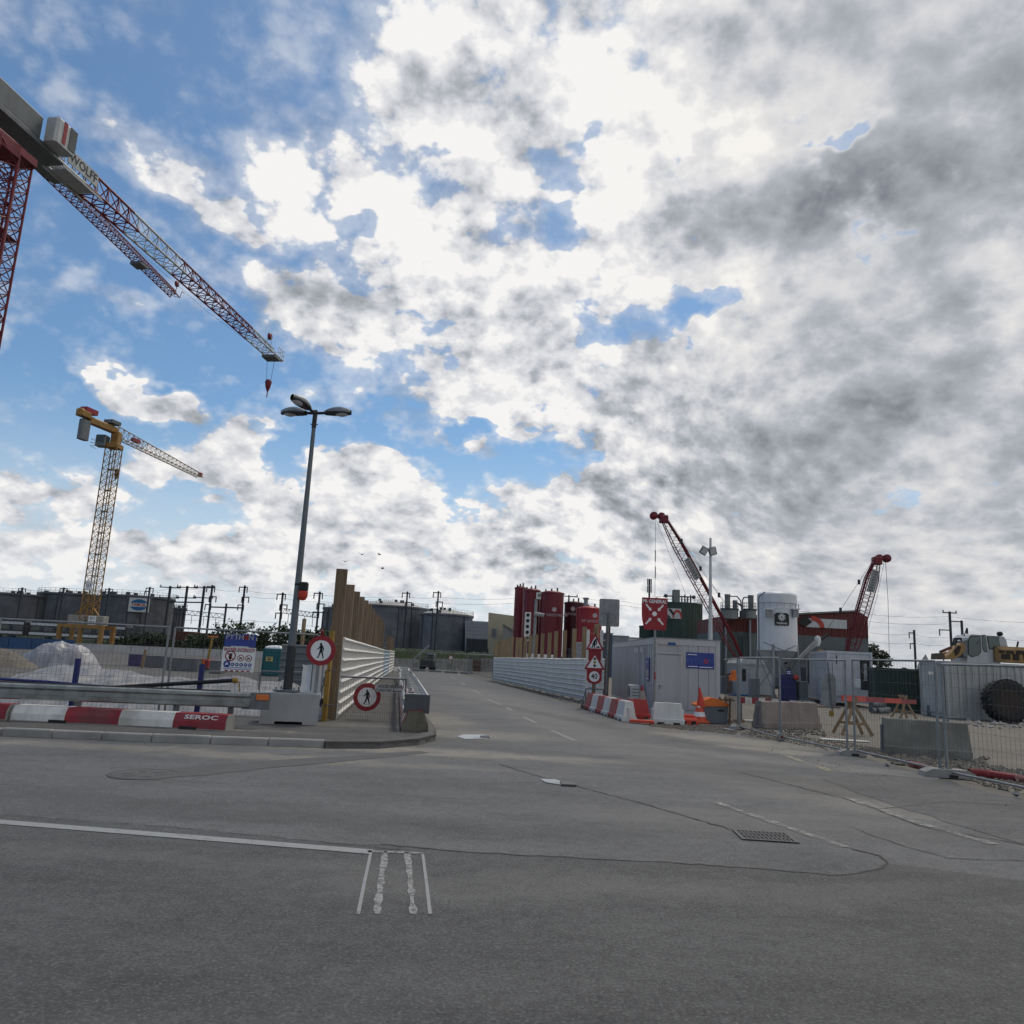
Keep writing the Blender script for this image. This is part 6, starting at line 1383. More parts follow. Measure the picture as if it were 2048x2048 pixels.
mb = MB(); mb.box((.13, .006, 1.2), (.05, .06, 2.12)); mb.box((1.03, .006, 1.2), (.05, .06, 2.12)); mb.box((.58, .006, 2.24), (.95, .06, .05)); stuff(mb.build('door_frame', MAT['office_frame'], of))
MB().box((.66, -.014, OH - .18), (.28, .03, .09)).build('lamp', MAT['logo_blue'], of)
for yy in (2.35, 1.55 + 2.1):
    sh = MB().box((.012, yy, 1.62), (.04, .72, 1.28)).build('shutter', MAT['office_white'], of); MB().box((-.02, yy, 2.36), (.12, .84, .22)).build('shutter_box', MAT['office_frame'], sh)
    for k in range(16): MB().box((-.012, yy, 1.02 + k * .079), (.014, .68, .052)).build('slat', MAT['office_white'], sh)
    mb = MB()
    for s_ in (-1, 1): mb.box((-.01, yy + s_ * .38, 1.62), (.06, .05, 1.3))
    stuff(mb.build('guide_rail', MAT['office_frame'], sh))
p = MB().box((-.012, 1.2, 1.62), (.016, .72, .86)).build('poster', MAT['sign_blue'], of)
MB().box((-.024, 1.2, 1.48), (.006, .55, .26)).build('print', MAT['print_pale'], p); MB().box((-.024, 1.2, 1.27), (.006, .5, .05)).build('text_line', MAT['sign_white'], p); MB().box((-.024, 1.3, 1.9), (.006, .3, .03)).build('text_line', MAT['sign_white'], p)
x0_, x1_ = 1.20, 2.22; sb = MB().box(((x0_ + x1_) / 2, -.005, 2.03), (x1_ - x0_, .02, .58)).build('site_board', MAT['sign_blue'], of)
M_('sign_blue2', (.06, .10, .34), .4, 0, .05, 3)
lettering('PYTH', .235, MAT['sign_blue2'], sb, (1.49, -.02, 2.02), fat=.006, sx=1.0); lettering('N', .235, MAT['sign_blue2'], sb, (2.10, -.02, 2.02), fat=.006)
MB().prism(circ(.085, 18), .004, Matrix.Translation((1.92, -.016, 2.02)) @ RX3).build('emblem', MAT['orange_red'], sb); MB().prism(circ(.05, 14), .004, Matrix.Translation((1.92, -.021, 2.02)) @ RX3).build('emblem_hole', MAT['sign_blue'], sb)
for x, w_, z_ in ((1.42, .34, 2.24), (1.44, .36, 1.81), (1.92, .5, 1.80)): MB().box((x, -.018, z_), (w_, .006, .028)).build('text_line', MAT['sign_white'], sb)
ac = thing('air_conditioner', 'white air conditioner unit standing at the long side of the site office', 'air conditioner', V((5.12, 30.9, 0.0)), PI / 2 - .012)
MB().bbox((0, 0, .72), (.85, .34, .55), .03).build('case', MAT['white_paint'], ac); MB().lathe([(0, 0), (.2, 0), (.22, .02)], (.1, .175, .72), 16, M=Matrix.Rotation(-PI / 2, 3, 'X')).build('fan_grille', MAT['galv_dark'], ac); MB().box((0, 0, .22), (.8, .3, .44)).build('stand', MAT['galv'], ac)
for z_ in (.6, .72, .84): MB().box((-.42, 0, z_), (.02, .3, .03)).build('louvre', MAT['galv_dark'], ac)
# --- assembly point sign
sp = Y(1309, 1330, 28.2); p, q = Y(1285, 1194, 28.0), Y(1336, 1261, 28.0); w_, h_ = q.x - p.x, p.z - q.z
t = thing('assembly_sign', 'red PR GENERAL assembly point sign on a pole before the office corner', 'sign', (sp.x, 28.2, 0)); cz_ = (p.z + q.z) / 2; cx_ = (p.x + q.x) / 2 - sp.x
MB().tube((0, 0, 0), (0, 0, cz_ + h_ * .4), .045, 10).build('pole', MAT['galv'], t)
MB().box((0.01, -.05, 1.42), (.05, .02, .26)).build('sticker', MAT['red_paint'], t)
pts = []
nb = 10
L_ = [(-w_ / 2 + .06 * (abs(k / nb - .72) ** 1.5) * 1.0 + (.07 * max(0, .35 - k / nb) / .35), -h_ / 2 + h_ * k / nb) for k in range(nb + 1)]
poly = [(x, z) for x, z in L_][::-1]; poly = L_[::-1]
left = [(x, z) for x, z in L_]; right = [(w_ / 2 - (x + w_ / 2) * .6, z) for x, z in L_]
Mx = Matrix.Translation((cx_, -.06, cz_)) @ RX3
MB().prism(right + left[::-1], .02, Mx).build('plate', MAT['sign_red'], t)
lettering('PR GENERAL', .175, MAT['sign_white'], t, (cx_, -.09, cz_ + h_ * .385), fat=.004, sx=.88)
MB().prism(circ(.085, 20), .004, Mx, 0, .021).build('dot', MAT['sign_white'], t)
for k, a in enumerate((45, 135, 225, 315)):
    A = Matrix.Rotation(math.radians(a), 4, 'Z') @ Matrix.Translation((0, 0, 0)); mb = MB(); Ma = Mx @ Matrix.Translation((0, -.02, 0)) @ Matrix.Diagonal((1, 1.12, 1, 1)) @ A
    mb.prism([(.16, 0), (.25, .065), (.25, .028), (.45, .028), (.45, -.028), (.25, -.028), (.25, -.065)], .004, Ma, 0, .021); mb.build('arrow', MAT['sign_white'], t)
# --- sign stand: roadworks, traffic lights, 40
y = 31.2; b = Y(1187, 1400, y); t = thing('sign_stand', 'stand with roadworks triangle, traffic light triangle and 40 limit sign', 'road sign', (b.x, y, 0))
zA, zB_ = Y(1188, 1266, y).z, Y(1188, 1300, y).z; zC, zD = Y(1187, 1304, y).z, Y(1187, 1339, y).z; zE, zF = Y(1187, 1339, y).z, Y(1187, 1367, y).z
for x in (-.28, .0, .26): MB().box((x, .05, (zA if x else zA + .1) / 2 + (.05 if x else 0)), (.12 if x else .14, .05, (zA + .15 if x else zA + .3))).build('upright', MAT['white_paint' if x else 'wood_lt'], t)
mb = MB()
for a_, b_ in (((-.34, -.25, .0), (-.34, -.25, .75)), ((.34, -.25, .0), (.34, -.25, .75)), ((-.34, -.25, .75), (.34, -.25, .75)), ((-.34, -.25, .4), (.34, -.25, .4)), ((-.34, -.25, .7), (-.55, -.5, 0))): mb.tube(a_, b_, .022, 6)
mb.build('frame', MAT['galv_dark'], t); MB().box((0, -.1, .05), (.9, .7, .1)).build('foot', MAT['rubber'], t)
def tri(w, zb, zt, k): return [(-w / 2 * k, zb + (zt - zb) * (1 - k) * .33), (w / 2 * k, zb + (zt - zb) * (1 - k) * .33), (0, zt - (zt - zb) * (1 - k) * .67)]
s1 = MB().prism(tri(.72, zB_, zA, 1), .015, RX3, 0, .0).build('roadworks_plate', MAT['sign_red'], t); MB().prism(tri(.72, zB_, zA, .70), .004, RX3, 0, .015).build('face', MAT['sign_white'], s1)
mb = MB(); zc = zB_ + .10
limb(mb, [(-.10, zc), (-.08, zc + .14), (-.03, zc + .22)], [.02, .028, .035], RX3, .02); limb(mb, [(-.03, zc), (-.02, zc + .12), (-.03, zc + .22)], [.02, .028, .035], RX3, .02); limb(mb, [(-.03, zc + .22), (.02, zc + .31)], [.04, .036], RX3, .02); mb.prism(circ(.03, 12, .055, zc + .34), .002, RX3, 0, .02); limb(mb, [(.03, zc + .29), (.07, zc + .18), (.0, zc + .10)], [.022, .018, .015], RX3, .02); mb.prism([(.02, zc - .01), (.20, zc - .01), (.12, zc + .07)], .002, RX3, 0, .02); mb.prism([(-.22, zc - .01), (-.12, zc - .01), (-.17, zc + .03)], .002, RX3, 0, .02)
mb.build('pictogram', MAT['black'], s1)
MB().box((0, .02, (zB_ + zC) / 2 - .1), (.5, .02, .55)).build('red_backing', MAT['red_paint'], t)
s2 = MB().prism(tri(.84, zD, zC, 1), .015, RX3, 0, .02).build('traffic_light_plate', MAT['sign_red'], t); MB().prism(tri(.84, zD, zC, .72), .004, RX3, 0, .035).build('face', MAT['sign_white'], s2)
for k, m_ in enumerate(('lamp_dark', 'yellow_wood', 'black')): MB().prism(circ(.055, 14, 0, zD + .15 + .135 * (2 - k)), .003, RX3, 0, .039).build('dot', MAT[m_], s2)
s3 = MB().prism([(-.29, zF + .12), (-.14, zF), (.14, zF), (.29, zF + .12), (.29, zE), (-.29, zE)], .015, RX3, 0, .02).build('limit_plate', MAT['sign_red'], t); MB().prism(circ(.205, 28, 0, (zE + zF) / 2), .004, RX3, 0, .036).build('face', MAT['sign_white'], s3); lettering('40', .30, MAT['black'], s3, (0, -.043, (zE + zF) / 2), fat=.005, sx=.85)
# --- red and white plastic barriers, cones, grit box
def plastic(lab, loc, rz, col, L=.9, h=.66, wb=.5, wt=.24):
    t = thing('plastic_barrier', lab, 'barrier', loc, rz, 'red and white plastic barriers'); a2, b2 = wb / 2, wt / 2
    sec = lambda x, k: [(x, -a2, .0), (x, -a2, .14), (x, -a2 + .05, .16), (x, -b2, h), (x, b2, h), (x, a2 - .05, .16), (x, a2, .14), (x, a2, 0)]
    tl = .10; vs = []
    for x, zz in ((-L / 2, 0), (-L / 2 + .0, 1), (L / 2, 1), (L / 2, 0)): pass
    A_, B_ = sec(-L / 2, 0), sec(L / 2, 0)
    A_ = [(x + tl * max(0, z - .15) / h, yy, z) for x, yy, z in A_]; B_ = [(x - tl * max(0, z - .15) / h, yy, z) for x, yy, z in B_]
    n = 8; MB().add(A_ + B_, [tuple(range(n)), tuple(range(2 * n - 1, n - 1, -1))] + [(i, n + i, n + (i + 1) % n, (i + 1) % n) for i in range(n)]).build('body', MAT[col], t)
    for x in (-L * .25, L * .25): MB().box((x, 0, .03), (L * .22, wb + .02, .06)).build('fork_slot', MAT['black'], t)
    for sx in (-1, 1): MB().bbox((sx * (L / 2 - .02), 0, .30), (.08, .12, .3), .02).build('coupling', MAT[col], t)
    mb = MB(); mb.box((0, 0, h + .005), (L * .2, .12, .02)); mb.build('filler_cap', MAT[col], t)
    return t
M_('plastic_white', (.60, .60, .57), .5, 0, .08, 2, .05, .2, col2=(.44, .43, .39), spread=.58); M_('plastic_red', (.34, .028, .03), .5, 0, .12, 2, .05, .15, col2=(.22, .03, .03), spread=.6)
pa, pb = G(1181, 1419), G(1254, 1442); d = pb - pa; an = math.atan2(d.y, d.x)
for k, (col, lab) in enumerate((('plastic_red', 'red plastic barrier farthest from the office, beside the sign stand foot'), ('plastic_white', 'white plastic barrier between the two farthest red ones'), ('plastic_red', 'red plastic barrier in the middle of the row'), ('plastic_white', 'white plastic barrier in the middle of the row'), ('plastic_red', 'red plastic barrier before the nearest white one of the row'), ('plastic_white', 'white plastic barrier at the near end of the row'))):
    c = pa + d * ((k + .4) / 5.6); plastic(lab, (c.x, c.y, 0), an, col, .93, .62, .5, .26)
c = G(1278, 1440); plastic('tilted red plastic barrier between the row and the dirty cone', (c.x, c.y + .5, .02), .5, 'plastic_red', .8, .62)
c = G(1338, 1449); plastic('single white plastic barrier standing crosswise before the office door', (c.x, c.y + .25, 0), -.03, 'plastic_white', .98, .64, .52, .26)
c = G(1379, 1450); t = thing('plastic_barrier', 'low bright red plastic barrier foot between white barrier and orange cone', 'barrier', (c.x, c.y + .35, 0)); MB().bbox((0, 0, .1), (.62, .5, .2), .06).build('base', MAT['orange_red'], t); MB().bbox((.0, .05, .24), (.5, .2, .12), .04).build('rib', MAT['orange_red'], t)
for k in range(2): MB().box((-.15 + .3 * k, -.25, .06), (.14, .02, .1)).build('slot', MAT['black'], t)
c = G(1287, 1449); t = thing('orange_board', 'flat orange board lying on the ground at the red tilted barrier', 'board', (c.x, c.y + .3, .03), -.15); MB().bbox((0, 0, .04), (.75, .3, .08), .02).build('board', MAT['orange_red'], t)
for k in range(4): MB().box((-.28 + .18 * k, -.01, .085), (.03, .28, .02)).build('rib', MAT['orange'], t)
def cone(lab, loc, h, cols, r0=.2, base='rubber', bm=None):
    t = thing('traffic_cone', lab, 'traffic cone', loc, .2, 'traffic cones'); n = len(cols)
    MB().bbox((0, 0, .03), (r0 * 2.1, r0 * 2.1, .06), .02).build('base', MAT[base], t)
    for i, c_ in enumerate(cols):
        z0, z1 = .05 + (h - .05) * i / n, .05 + (h - .05) * (i + 1) / n; ra, rb = r0 * .85 * (1 - i / n) + .03, r0 * .85 * (1 - (i + 1) / n) + .03
        MB().lathe([(ra, z0), (rb, z1)], n=18).build('band', MAT[c_], t)
    return t
M_('cone_dirty', (.26, .23, .21), .8, 0, .2, 3); M_('cone_orange', (.62, .09, .035), .5, 0, .1, 3)
c = G(1292, 1434); cone('tall dirty grey traffic cone against the office corner', (c.x - .1, c.y + .3, 0), 1.05, ('wood_dark', 'cone_dirty', 'red_paint', 'cone_dirty', 'cone_dirty', 'red_paint'), .3)
c = G(1402, 1446); cn = cone('orange and white traffic cone before the grit box with a plastic flag on top', (c.x, c.y + .2, 0), .78, ('cone_orange', 'sign_white', 'cone_orange', 'sign_white', 'cone_orange'), .25, 'cone_orange')
t = thing('plastic_flag', 'crumpled orange red plastic sheet hanging on the cone tip', 'plastic sheet', (c.x, c.y + .2, .7)); rr = random.Random(8)
MB().grid(lambda u, v: (.16 * math.sin(u * 6.28) * (.12 + v) + rr.uniform(-.015, .015) + .1 * v * u, .1 * math.cos(u * 6.28) * (.2 + v), .42 - .62 * v + rr.uniform(-.02, .02)), 14, 8).build('sheet', MAT['orange_red'], t)
c = G(1430, 1447); gb = thing('grit_box', 'grey grit box with a sloping orange lid next to the office', 'grit bin', (c.x + .02, c.y + .42, 0), -.05)
MB().prism([(-.40, 0), (.42, 0), (.45, .58), (-.43, .52)], .7, RX3, 0, -.35).build('bin', MAT['lamp_grey'], gb); MB().prism([(-.62, .52), (.52, .57), (.52, .62), (.1, .80), (-.12, .82), (-.64, .57)], .8, RX3, 0, -.40).build('lid', MAT['orange'], gb); MB().box((.2, -.37, .42), (.2, .03, .06)).build('handle', MAT['black'], gb)
# --- mesh fences of the site entrance
A_, B_, C_, D_, E_ = G(1476, 1458), G(1562, 1482), G(1702, 1511), G(1886, 1553), G(2330, 1648)
hA = 2.02
mesh_fence('mesh fence panel reaching from the office to the first post', V((8.3, 29.6, 0)), A_, hA, .1, posts=(0, 1), wr=.0025)
mesh_fence('mesh gate leaf with the small wheel at its end', A_ + V((.04, -.06, 0)), B_ + V((0, .03, 0)), hA + .05, .08, posts=(1, 1), wr=.0025)
mesh_fence('mesh gate panel carrying the grey oval board', B_ + V((.06, -.02, 0)), C_ + V((-.06, .04, 0)), hA, .1, posts=(0, 1), wr=.0025)
mesh_fence('mesh fence panel in front of the green container', C_ + V((.08, -.04, 0)), D_ + V((-.03, .04, 0)), hA, .12, posts=(1, 1), wr=.0025)
mesh_fence('nearest mesh fence panel running out at the right edge', D_ + V((.05, -.06, 0)), E_, hA - .04, .1, posts=(1, 1), wr=.0025)
wl = thing('gate_wheel', 'pale rubber wheel under the mesh gate post', 'wheel', (B_.x, B_.y - .02, .11)); MB().lathe([(.04, -.04), (.11, -.045), (.11, .045), (.04, .04)], n=20, M=Matrix.Rotation(PI / 2, 3, 'X')).build('tyre', MAT['concrete'], wl); MB().lathe([(0, -.05), (.035, -.05), (.035, .05), (0, .05)], n=12, M=Matrix.Rotation(PI / 2, 3, 'X')).build('hub', MAT['red_paint'], wl)
MB().tube((0, 0, .0), (0, 0, .3), .03, 8).build('fork', MAT['galv'], wl)
def foot(lab, c, rz, L=.75, w=.24, h=.13):
    t = thing('fence_foot', lab, 'fence foot', (c.x, c.y, 0), rz, 'concrete fence feet'); MB().prism([(-L / 2, 0), (L / 2, 0), (L / 2 - .03, h * .6), (L / 2 - .16, h), (-L / 2 + .16, h), (-L / 2 + .03, h * .6)], w, RX3, 0, -w / 2).build('block', MAT['concrete'], t)
    for sx in (-1, 1): MB().tube((sx * .07, 0, h - .005), (sx * .07, 0, h + .01), .035, 10).build('socket', MAT['black'], t)
    MB().box((.05, -w / 2 - .004, .03), (.16, .01, .05)).build('fork_slot', MAT['black'], t)
foot('concrete fence foot under the double posts of the gate', C_ + V((0, -.02, 0)), -.1, .62); foot('big concrete fence foot nearest to the road edge', D_ + V((.05, -.05, 0)), -.08, .95, .3, .15); foot('small concrete fence foot beside the grit box', A_ + V((.02, 0, 0)), .6, .6)
mb = MB()
p, q = Y(1665, 1346, 18.2), Y(1694, 1420, 18.2); w_, h_ = q.x - p.x, p.z - q.z
t = thing('oval_board', 'grey oval sign back hanging on the mesh gate', 'sign', ((p.x + q.x) / 2 - .02, 18.75, (p.z + q.z) / 2), -1.1 + 1.0)
n_ = 20; rr_ = w_ / 2
MB().prism([(rr_ * math.cos(PI * k / n_), h_ / 2 - rr_ + rr_ * math.sin(PI * k / n_)) for k in range(n_ + 1)] + [(-rr_ * math.cos(PI * k / n_), -h_ / 2 + rr_ - rr_ * math.sin(PI * k / n_)) for k in range(n_ + 1)], .02, RX3).build('plate', MAT['galv'], t)
MB().beam((-.02, -.03, h_ / 2 + .25), (.06, -.03, -h_ / 2 - .1), .03, .02, up=(0, 1, 0)).build('bracket', MAT['galv_dark'], t); MB().bbox((.03, -.04, -h_ / 2 - .12), (.1, .06, .14), .02).build('yellow_clamp', MAT['yellow_wood'], t)
c = Y(1467, 1352, 24.8); t = thing('warning_lamp', 'orange warning lamp hanging on the first fence post', 'lamp', (c.x, 24.8, c.z), .3); MB().bbox((0, 0, .1), (.16, .12, .16), .03).build('lamp', MAT['orange'], t); MB().bbox((-.02, 0, -.06), (.24, .14, .16), .03).build('case', MAT['orange'], t)
# red and white plank behind the first panel
p, q = G(1478, 1410, .65), Y(1557, 1407, 27.0)
pl = thing('barrier_plank', 'red and white striped plank behind the mesh gate leaf', 'barrier plank', Y(1477, 1400, 27.0)); L = q.x - Y(1477, 1400, 27.0).x
for k in range(6): MB().box((L * (k + .5) / 6, 0, 0), (L / 6, .03, .2)).build('stripe', MAT['red_paint' if k % 2 == 0 else 'white_paint'], pl)
for x in (.1, L - .1): MB().box((x, .04, -.32), (.06, .05, .7)).build('leg', MAT['galv_dark'], pl)
M_('concrete_olive', (.20, .195, .17), .92, 0, .2, 1.8, .3, .3, col2=(.14, .135, .115), spread=.52)
# jersey barriers
def jersey(lab, pa, pb, top, mt, wb=.55, wt=.26):
    p, q = G(*pa), G(*pb); L = (q - p).length; h = Y((pa[0] + pb[0]) / 2, top, (p.y + q.y) / 2).z
    t = thing('concrete_barrier', lab, 'barrier', ((p + q) / 2 + V((0, wb / 2, 0))), math.atan2((q - p).y, (q - p).x), 'concrete barrier blocks in the site entrance')
    e = .06; pr = [(-wb / 2, 0), (-wb / 2, .17), (-wb / 2 + .05, .2), (-wt / 2, h - .03), (-wt / 2 + .03, h), (wt / 2 - .03, h), (wt / 2, h - .03), (wb / 2 - .05, .2), (wb / 2, .17), (wb / 2, 0)]; n = len(pr)
    xs = [(-L / 2 + (e if z > .2 else 0)) for _, z in pr]
    rnd = random.Random(int(pa[0])); J = lambda: rnd.uniform(-.008, .008); vs = []
    M = 9
    for j in range(M): vs += [((-L / 2 + L * j / (M - 1)) * (1 - (.05 * max(0, z - .17) / h)), yy + J(), max(0, z + J() * (1 if z else 0))) for yy, z in pr]
    fs = [(j * n + i, (j + 1) * n + i, (j + 1) * n + (i + 1) % n, j * n + (i + 1) % n) for j in range(M - 1) for i in range(n)] + [tuple(range(n)), tuple(range(M * n - 1, (M - 1) * n - 1, -1))]
    MB().add(vs, fs).build('body', mt, t)
    MB().box((-L / 2 - .005, 0, h * .45), (.05, .10, h * .7)).build('end_groove', MAT['panel_grey'], t)
    for x in (-.28 * L, .28 * L): MB().tube((x, 0, h - .02), (x, 0, h + .04), .03, 6).build('lifting_eye', MAT['galv_dark'], t)
    return t
jersey('weathered reddish concrete barrier behind the mesh gate leaf', (1521, 1457), (1637, 1458), 1404, MAT['concrete_pink']); jersey('large grey concrete barrier close to the fence on the right', (1778, 1508), (1954, 1521), 1442, MAT['concrete_olive'], .6, .3)
# --- containers
M_('cont_white', (.52, .53, .55), .5, .05, .08, .8, streak=.25, col2=(.36, .35, .33), spread=.62); M_('cont_grey', (.42, .42, .40), .55, .05, .12, .8, streak=.35, col2=(.30, .25, .19), spread=.57); M_('cont_green', (.016, .040, .032), .5, .05, .12, .8, streak=.2)
def container(lab, corner, rz, L, W, h, mt, z0=0.0, ribs=(18, 8), end_ribs=True, name='container'):
    # origin = near corner; +x along the front, +y along the side
    t = thing(name, lab, 'container', (corner[0], corner[1], z0), rz)
    MB().box((L / 2, W / 2, h / 2), (L - .12, W - .12, h - .1)).build('core', mt, t)
    for x in (.06, L - .06):
        for y_ in (.06, W - .06): MB().box((x, y_, h / 2), (.12, .12, h)).build('corner_post', mt, t)
    for y_ in (.05, W - .05): 
        for z_ in (.08, h - .07): MB().box((L / 2, y_, z_), (L - .25, .1, .14)).build('rail', mt, t)
    for x in (.05, L - .05):
        for z_ in (.08, h - .07): MB().box((x, W / 2, z_), (.1, W - .25, .14)).build('rail', mt, t)
    for k in range(ribs[0]): MB().box((.2 + (L - .4) * (k + .5) / ribs[0], .052, h / 2), ((L - .4) / ribs[0] * .5, .05, h - .32)).build('corrugation', mt, t)
    for k in range(ribs[1]): MB().box((.052, .2 + (W - .4) * (k + .5) / ribs[1], h / 2), (.05, (W - .4) / ribs[1] * .5, h - .32)).build('corrugation', mt, t)
    return t
c = Y(1657, 1400, 46); cw_ = container('white container with black implenia labels right of the cement silo', (c.x, 46), -.17, 2.5, 6.0, 2.95, MAT['cont_white'], .18, (1, 18))
for x, y_, w_, h_, z_, rot in ((2.05, -.01, .52, 1.75, 1.65, 0), (-.012, 5.55, .5, 1.7, 1.75, 1)):
    lb = MB().box((x, y_, z_), (w_, .03, h_) if not rot else (.03, w_, h_)).build('label_board', MAT['black'], cw_)
    lettering('implenia', .33, MAT['sign_white'], lb, (x, y_ - .025, z_ + .15) if not rot else (x - .025, y_, z_ + .15), rot=(PI / 2, -PI / 2, 0) if not rot else (PI / 2, -PI / 2, -PI / 2), sx=.9)
MB().box((1.25, .0, 1.5), (1.9, .05, 2.3)).build('side_panel', MAT['cont_white'], cw_); MB().box((.5, -.04, 2.45), (.06, .04, .5)).build('lock_rod', MAT['steel_far'], cw_)
MB().box((1.62, -.04, 1.15), (.35, .02, .5)).build('notice', MAT['sign_white'], cw_)
c = Y(1480, 1390, 55); c2_ = container('small white container with a curved bright roof left of the cement silo', (c.x, 55), -.06, 2.4, 4.0, 2.15, MAT['cont_white'], .1, (1, 6))
MB().prism([(-.05, 2.1), (2.45, 2.1), (2.3, 2.42), (.2, 2.42)], 4.1, Matrix(((1, 0, 0, 0), (0, 0, 1, -.05), (0, 1, 0, 0), (0, 0, 0, 1)))).build('roof', MAT['white_paint'], c2_); MB().box((.28, -.02, 1.3), (.24, .03, .85)).build('label_board', MAT['black'], c2_)
c = Y(1750, 1418, 42); container('dark green container behind the trestle barrier', (c.x, 42), -.30, 3.5, 2.2, 2.25, MAT['cont_green'], .0, (15, 4))
c = Y(1896, 1428, 37.5); cg = container('long grey container with rust streaks at the right edge', (c.x, 37.5), -.02, 6.1, 2.5, 2.68, MAT['cont_grey'], .0, (17, 1))
MB().box((-.02, 1.25, 1.3), (.05, 2.0, 2.2)).build('end_panel', MAT['cont_grey'], cg)
c = Y(1868, 1346, 37); t = thing('angle_bracket', 'white angle bracket hanging at the end of the grey container', 'bracket', (c.x, 37.2, c.z)); MB().box((0, 0, 0), (.34, .06, .14)).build('bar', MAT['white_paint'], t); MB().box((.13, 0, -.25), (.08, .06, .4)).build('hanger', MAT['white_paint'], t)
# --- wheel loader style excavator behind the grey container
y = 44.0; P0 = Y(1934, 1320, y); ex = thing('excavator', 'yellow mobile excavator with a white cab behind the grey container', 'excavator', (P0.x, y, 0)); O = V((P0.x, y, 0)); q_ = lambda px, py, yy=y: Y(px, py, yy) - O
M_('exc_yellow', (.30, .185, .07), .6, .05, .2, 1.2, streak=.3, col2=(.17, .125, .075), spread=.48); M_('cab_white', (.45, .46, .47), .5, 0, .08, 1.2, streak=.15); M_('cab_glass', (.045, .085, .078), .12, 0, .25, 1.2, spec=.8)
z_t, z_b = q_(1960, 1271).z, q_(1960, 1322).z - .6
xL, xR = q_(1931, 1300).x, q_(2016, 1300).x
ol = [(xL + .02, z_b), (xR - .55, z_b), (xR - .55, z_b + 1.05), (xR, z_b + 1.02), (xR - .12, z_t - .2), (xR - .25, z_t), (xL + .35, z_t + .04), (xL + .12, z_t - .18), (xL, z_b + .5)]
cab = MB().prism(ol, 1.5, Matrix(((1, 0, 0, 0), (0, 0, 1, -.1), (0, 1, 0, 0), (0, 0, 0, 1)))).build('cabin', MAT['cab_white'], ex)
Wm = Matrix.Translation((0, -.10, 0)) @ RX3
for pts in (((1939, 1273), (1957, 1273), (1958, 1304), (1954, 1309), (1942, 1313), (1935, 1308), (1935, 1282)), ((1962, 1271), (1968, 1271), (1972, 1303), (1966, 1302), (1963, 1296)), ((1973, 1274), (1993, 1274), (1997, 1297), (1977, 1298))):
    l = [(q_(*p).x, q_(*p).z) for p in pts][::-1]; cx_, cz_ = sum(p[0] for p in l) / len(l), sum(p[1] for p in l) / len(l)
    fr_ = MB().prism([(cx_ + (a - cx_) * 1.13, cz_ + (b - cz_) * 1.08) for a, b in l], .02, Wm).build('window', MAT['black'], cab); MB().prism(l, .02, Wm, 0, .012).build('pane', MAT['cab_glass'], fr_)
mb = MB(); mb.tube((xL + .5, -.13, z_b + 1.5), (xL + .75, -.13, z_t - .3), .02, 5); mb.build('pillar_bar', MAT['black'], cab)
c = q_(1995, 1268); MB().lathe([(0, -.1), (.13, -.1), (.13, .1), (0, .1)], (c.x, -.2, c.z), 12, M=Matrix.Rotation(PI / 2, 3, 'X')).build('work_lamp', MAT['black'], cab)
MB().bbox((q_(2035, 1305).x, .6, q_(2035, 1310).z), (2.9, 2.2, q_(2035, 1300).z - q_(2035, 1320).z + .3), .18).build('engine_cover', MAT['exc_yellow'], ex); c = q_(2010, 1297); MB().lathe([(.0, 0), (.25, .0), (.25, .1), (.0, .14)], (c.x, .2, c.z + .05), 12).build('air_filter', MAT['rust'], ex); c = q_(2038, 1290); MB().tube((c.x - .05, .2, c.z - .3), (c.x + .1, .2, c.z + .2), .05, 6).build('exhaust', MAT['black'], ex)
for k, (px, py, w_, h_) in enumerate(((1992, 1303, .35, .14), (2008, 1304, .4, .16), (2030, 1305, .5, .2), (2000, 1313, .5, .3), (2020, 1314, .35, .35), (2040, 1312, .3, .5))): c = q_(px, py); MB().bbox((c.x, -.52, c.z), (w_, .05, h_), .03).build('louvre', MAT['rim_rust'], ex)
c = q_(2035, 1299.5); MB().bbox((c.x, .5, c.z), (2.8, 1.9, .10), .04).build('hood', MAT['exc_yellow'], ex)
prz = lambda pts, dep, y0: MB().prism([(q_(*p).x, q_(*p).z) for p in pts][::-1], dep, Matrix(((1, 0, 0, 0), (0, 0, 1, y0), (0, 1, 0, 0), (0, 0, 0, 1))))
prz(((1884, 1319), (1890, 1312), (1902, 1301), (1911, 1291), (1921, 1286), (1926, 1291), (1924, 1302), (1914, 1312), (1903, 1319)), .5, -.25).build('boom', MAT['exc_yellow'], ex)
prz(((1903, 1301), (1911, 1291), (1916, 1294), (1912, 1306), (1906, 1311)), .62, -.31).build('boom_plate', MAT['rim_rust'], ex)
prz(((1876, 1319), (1884, 1311), (1899, 1303), (1901, 1307), (1888, 1319)), .3, .3).build('second_arm', MAT['exc_yellow'], ex)
MB().tube(q_(1880, 1304, y - .2), q_(1902, 1295, y - .2), .08, 8).build('hydraulic_ram', MAT['rust'], ex); MB().tube(q_(1877, 1308, y - .2), q_(1884, 1303, y - .2), .05, 8).build('ram_rod', MAT['galv'], ex)
prz(((1869, 1319), (1870, 1307), (1880, 1306), (1883, 1319)), .8, -.4).build('bucket_link', MAT['wood_dark'], ex)
prz(((1920, 1302), (1921, 1282), (1929, 1279), (1931, 1312), (1926, 1316)), .7, -.2).build('boom_pivot', MAT['galv_dark'], ex)
mb = MB()
for k in range(3): mb.path([q_(1905 + 3 * k, 1291), q_(1908 + 3 * k, 1277 + k), q_(1918 + 2 * k, 1276), q_(1925, 1284)], .035, 5)
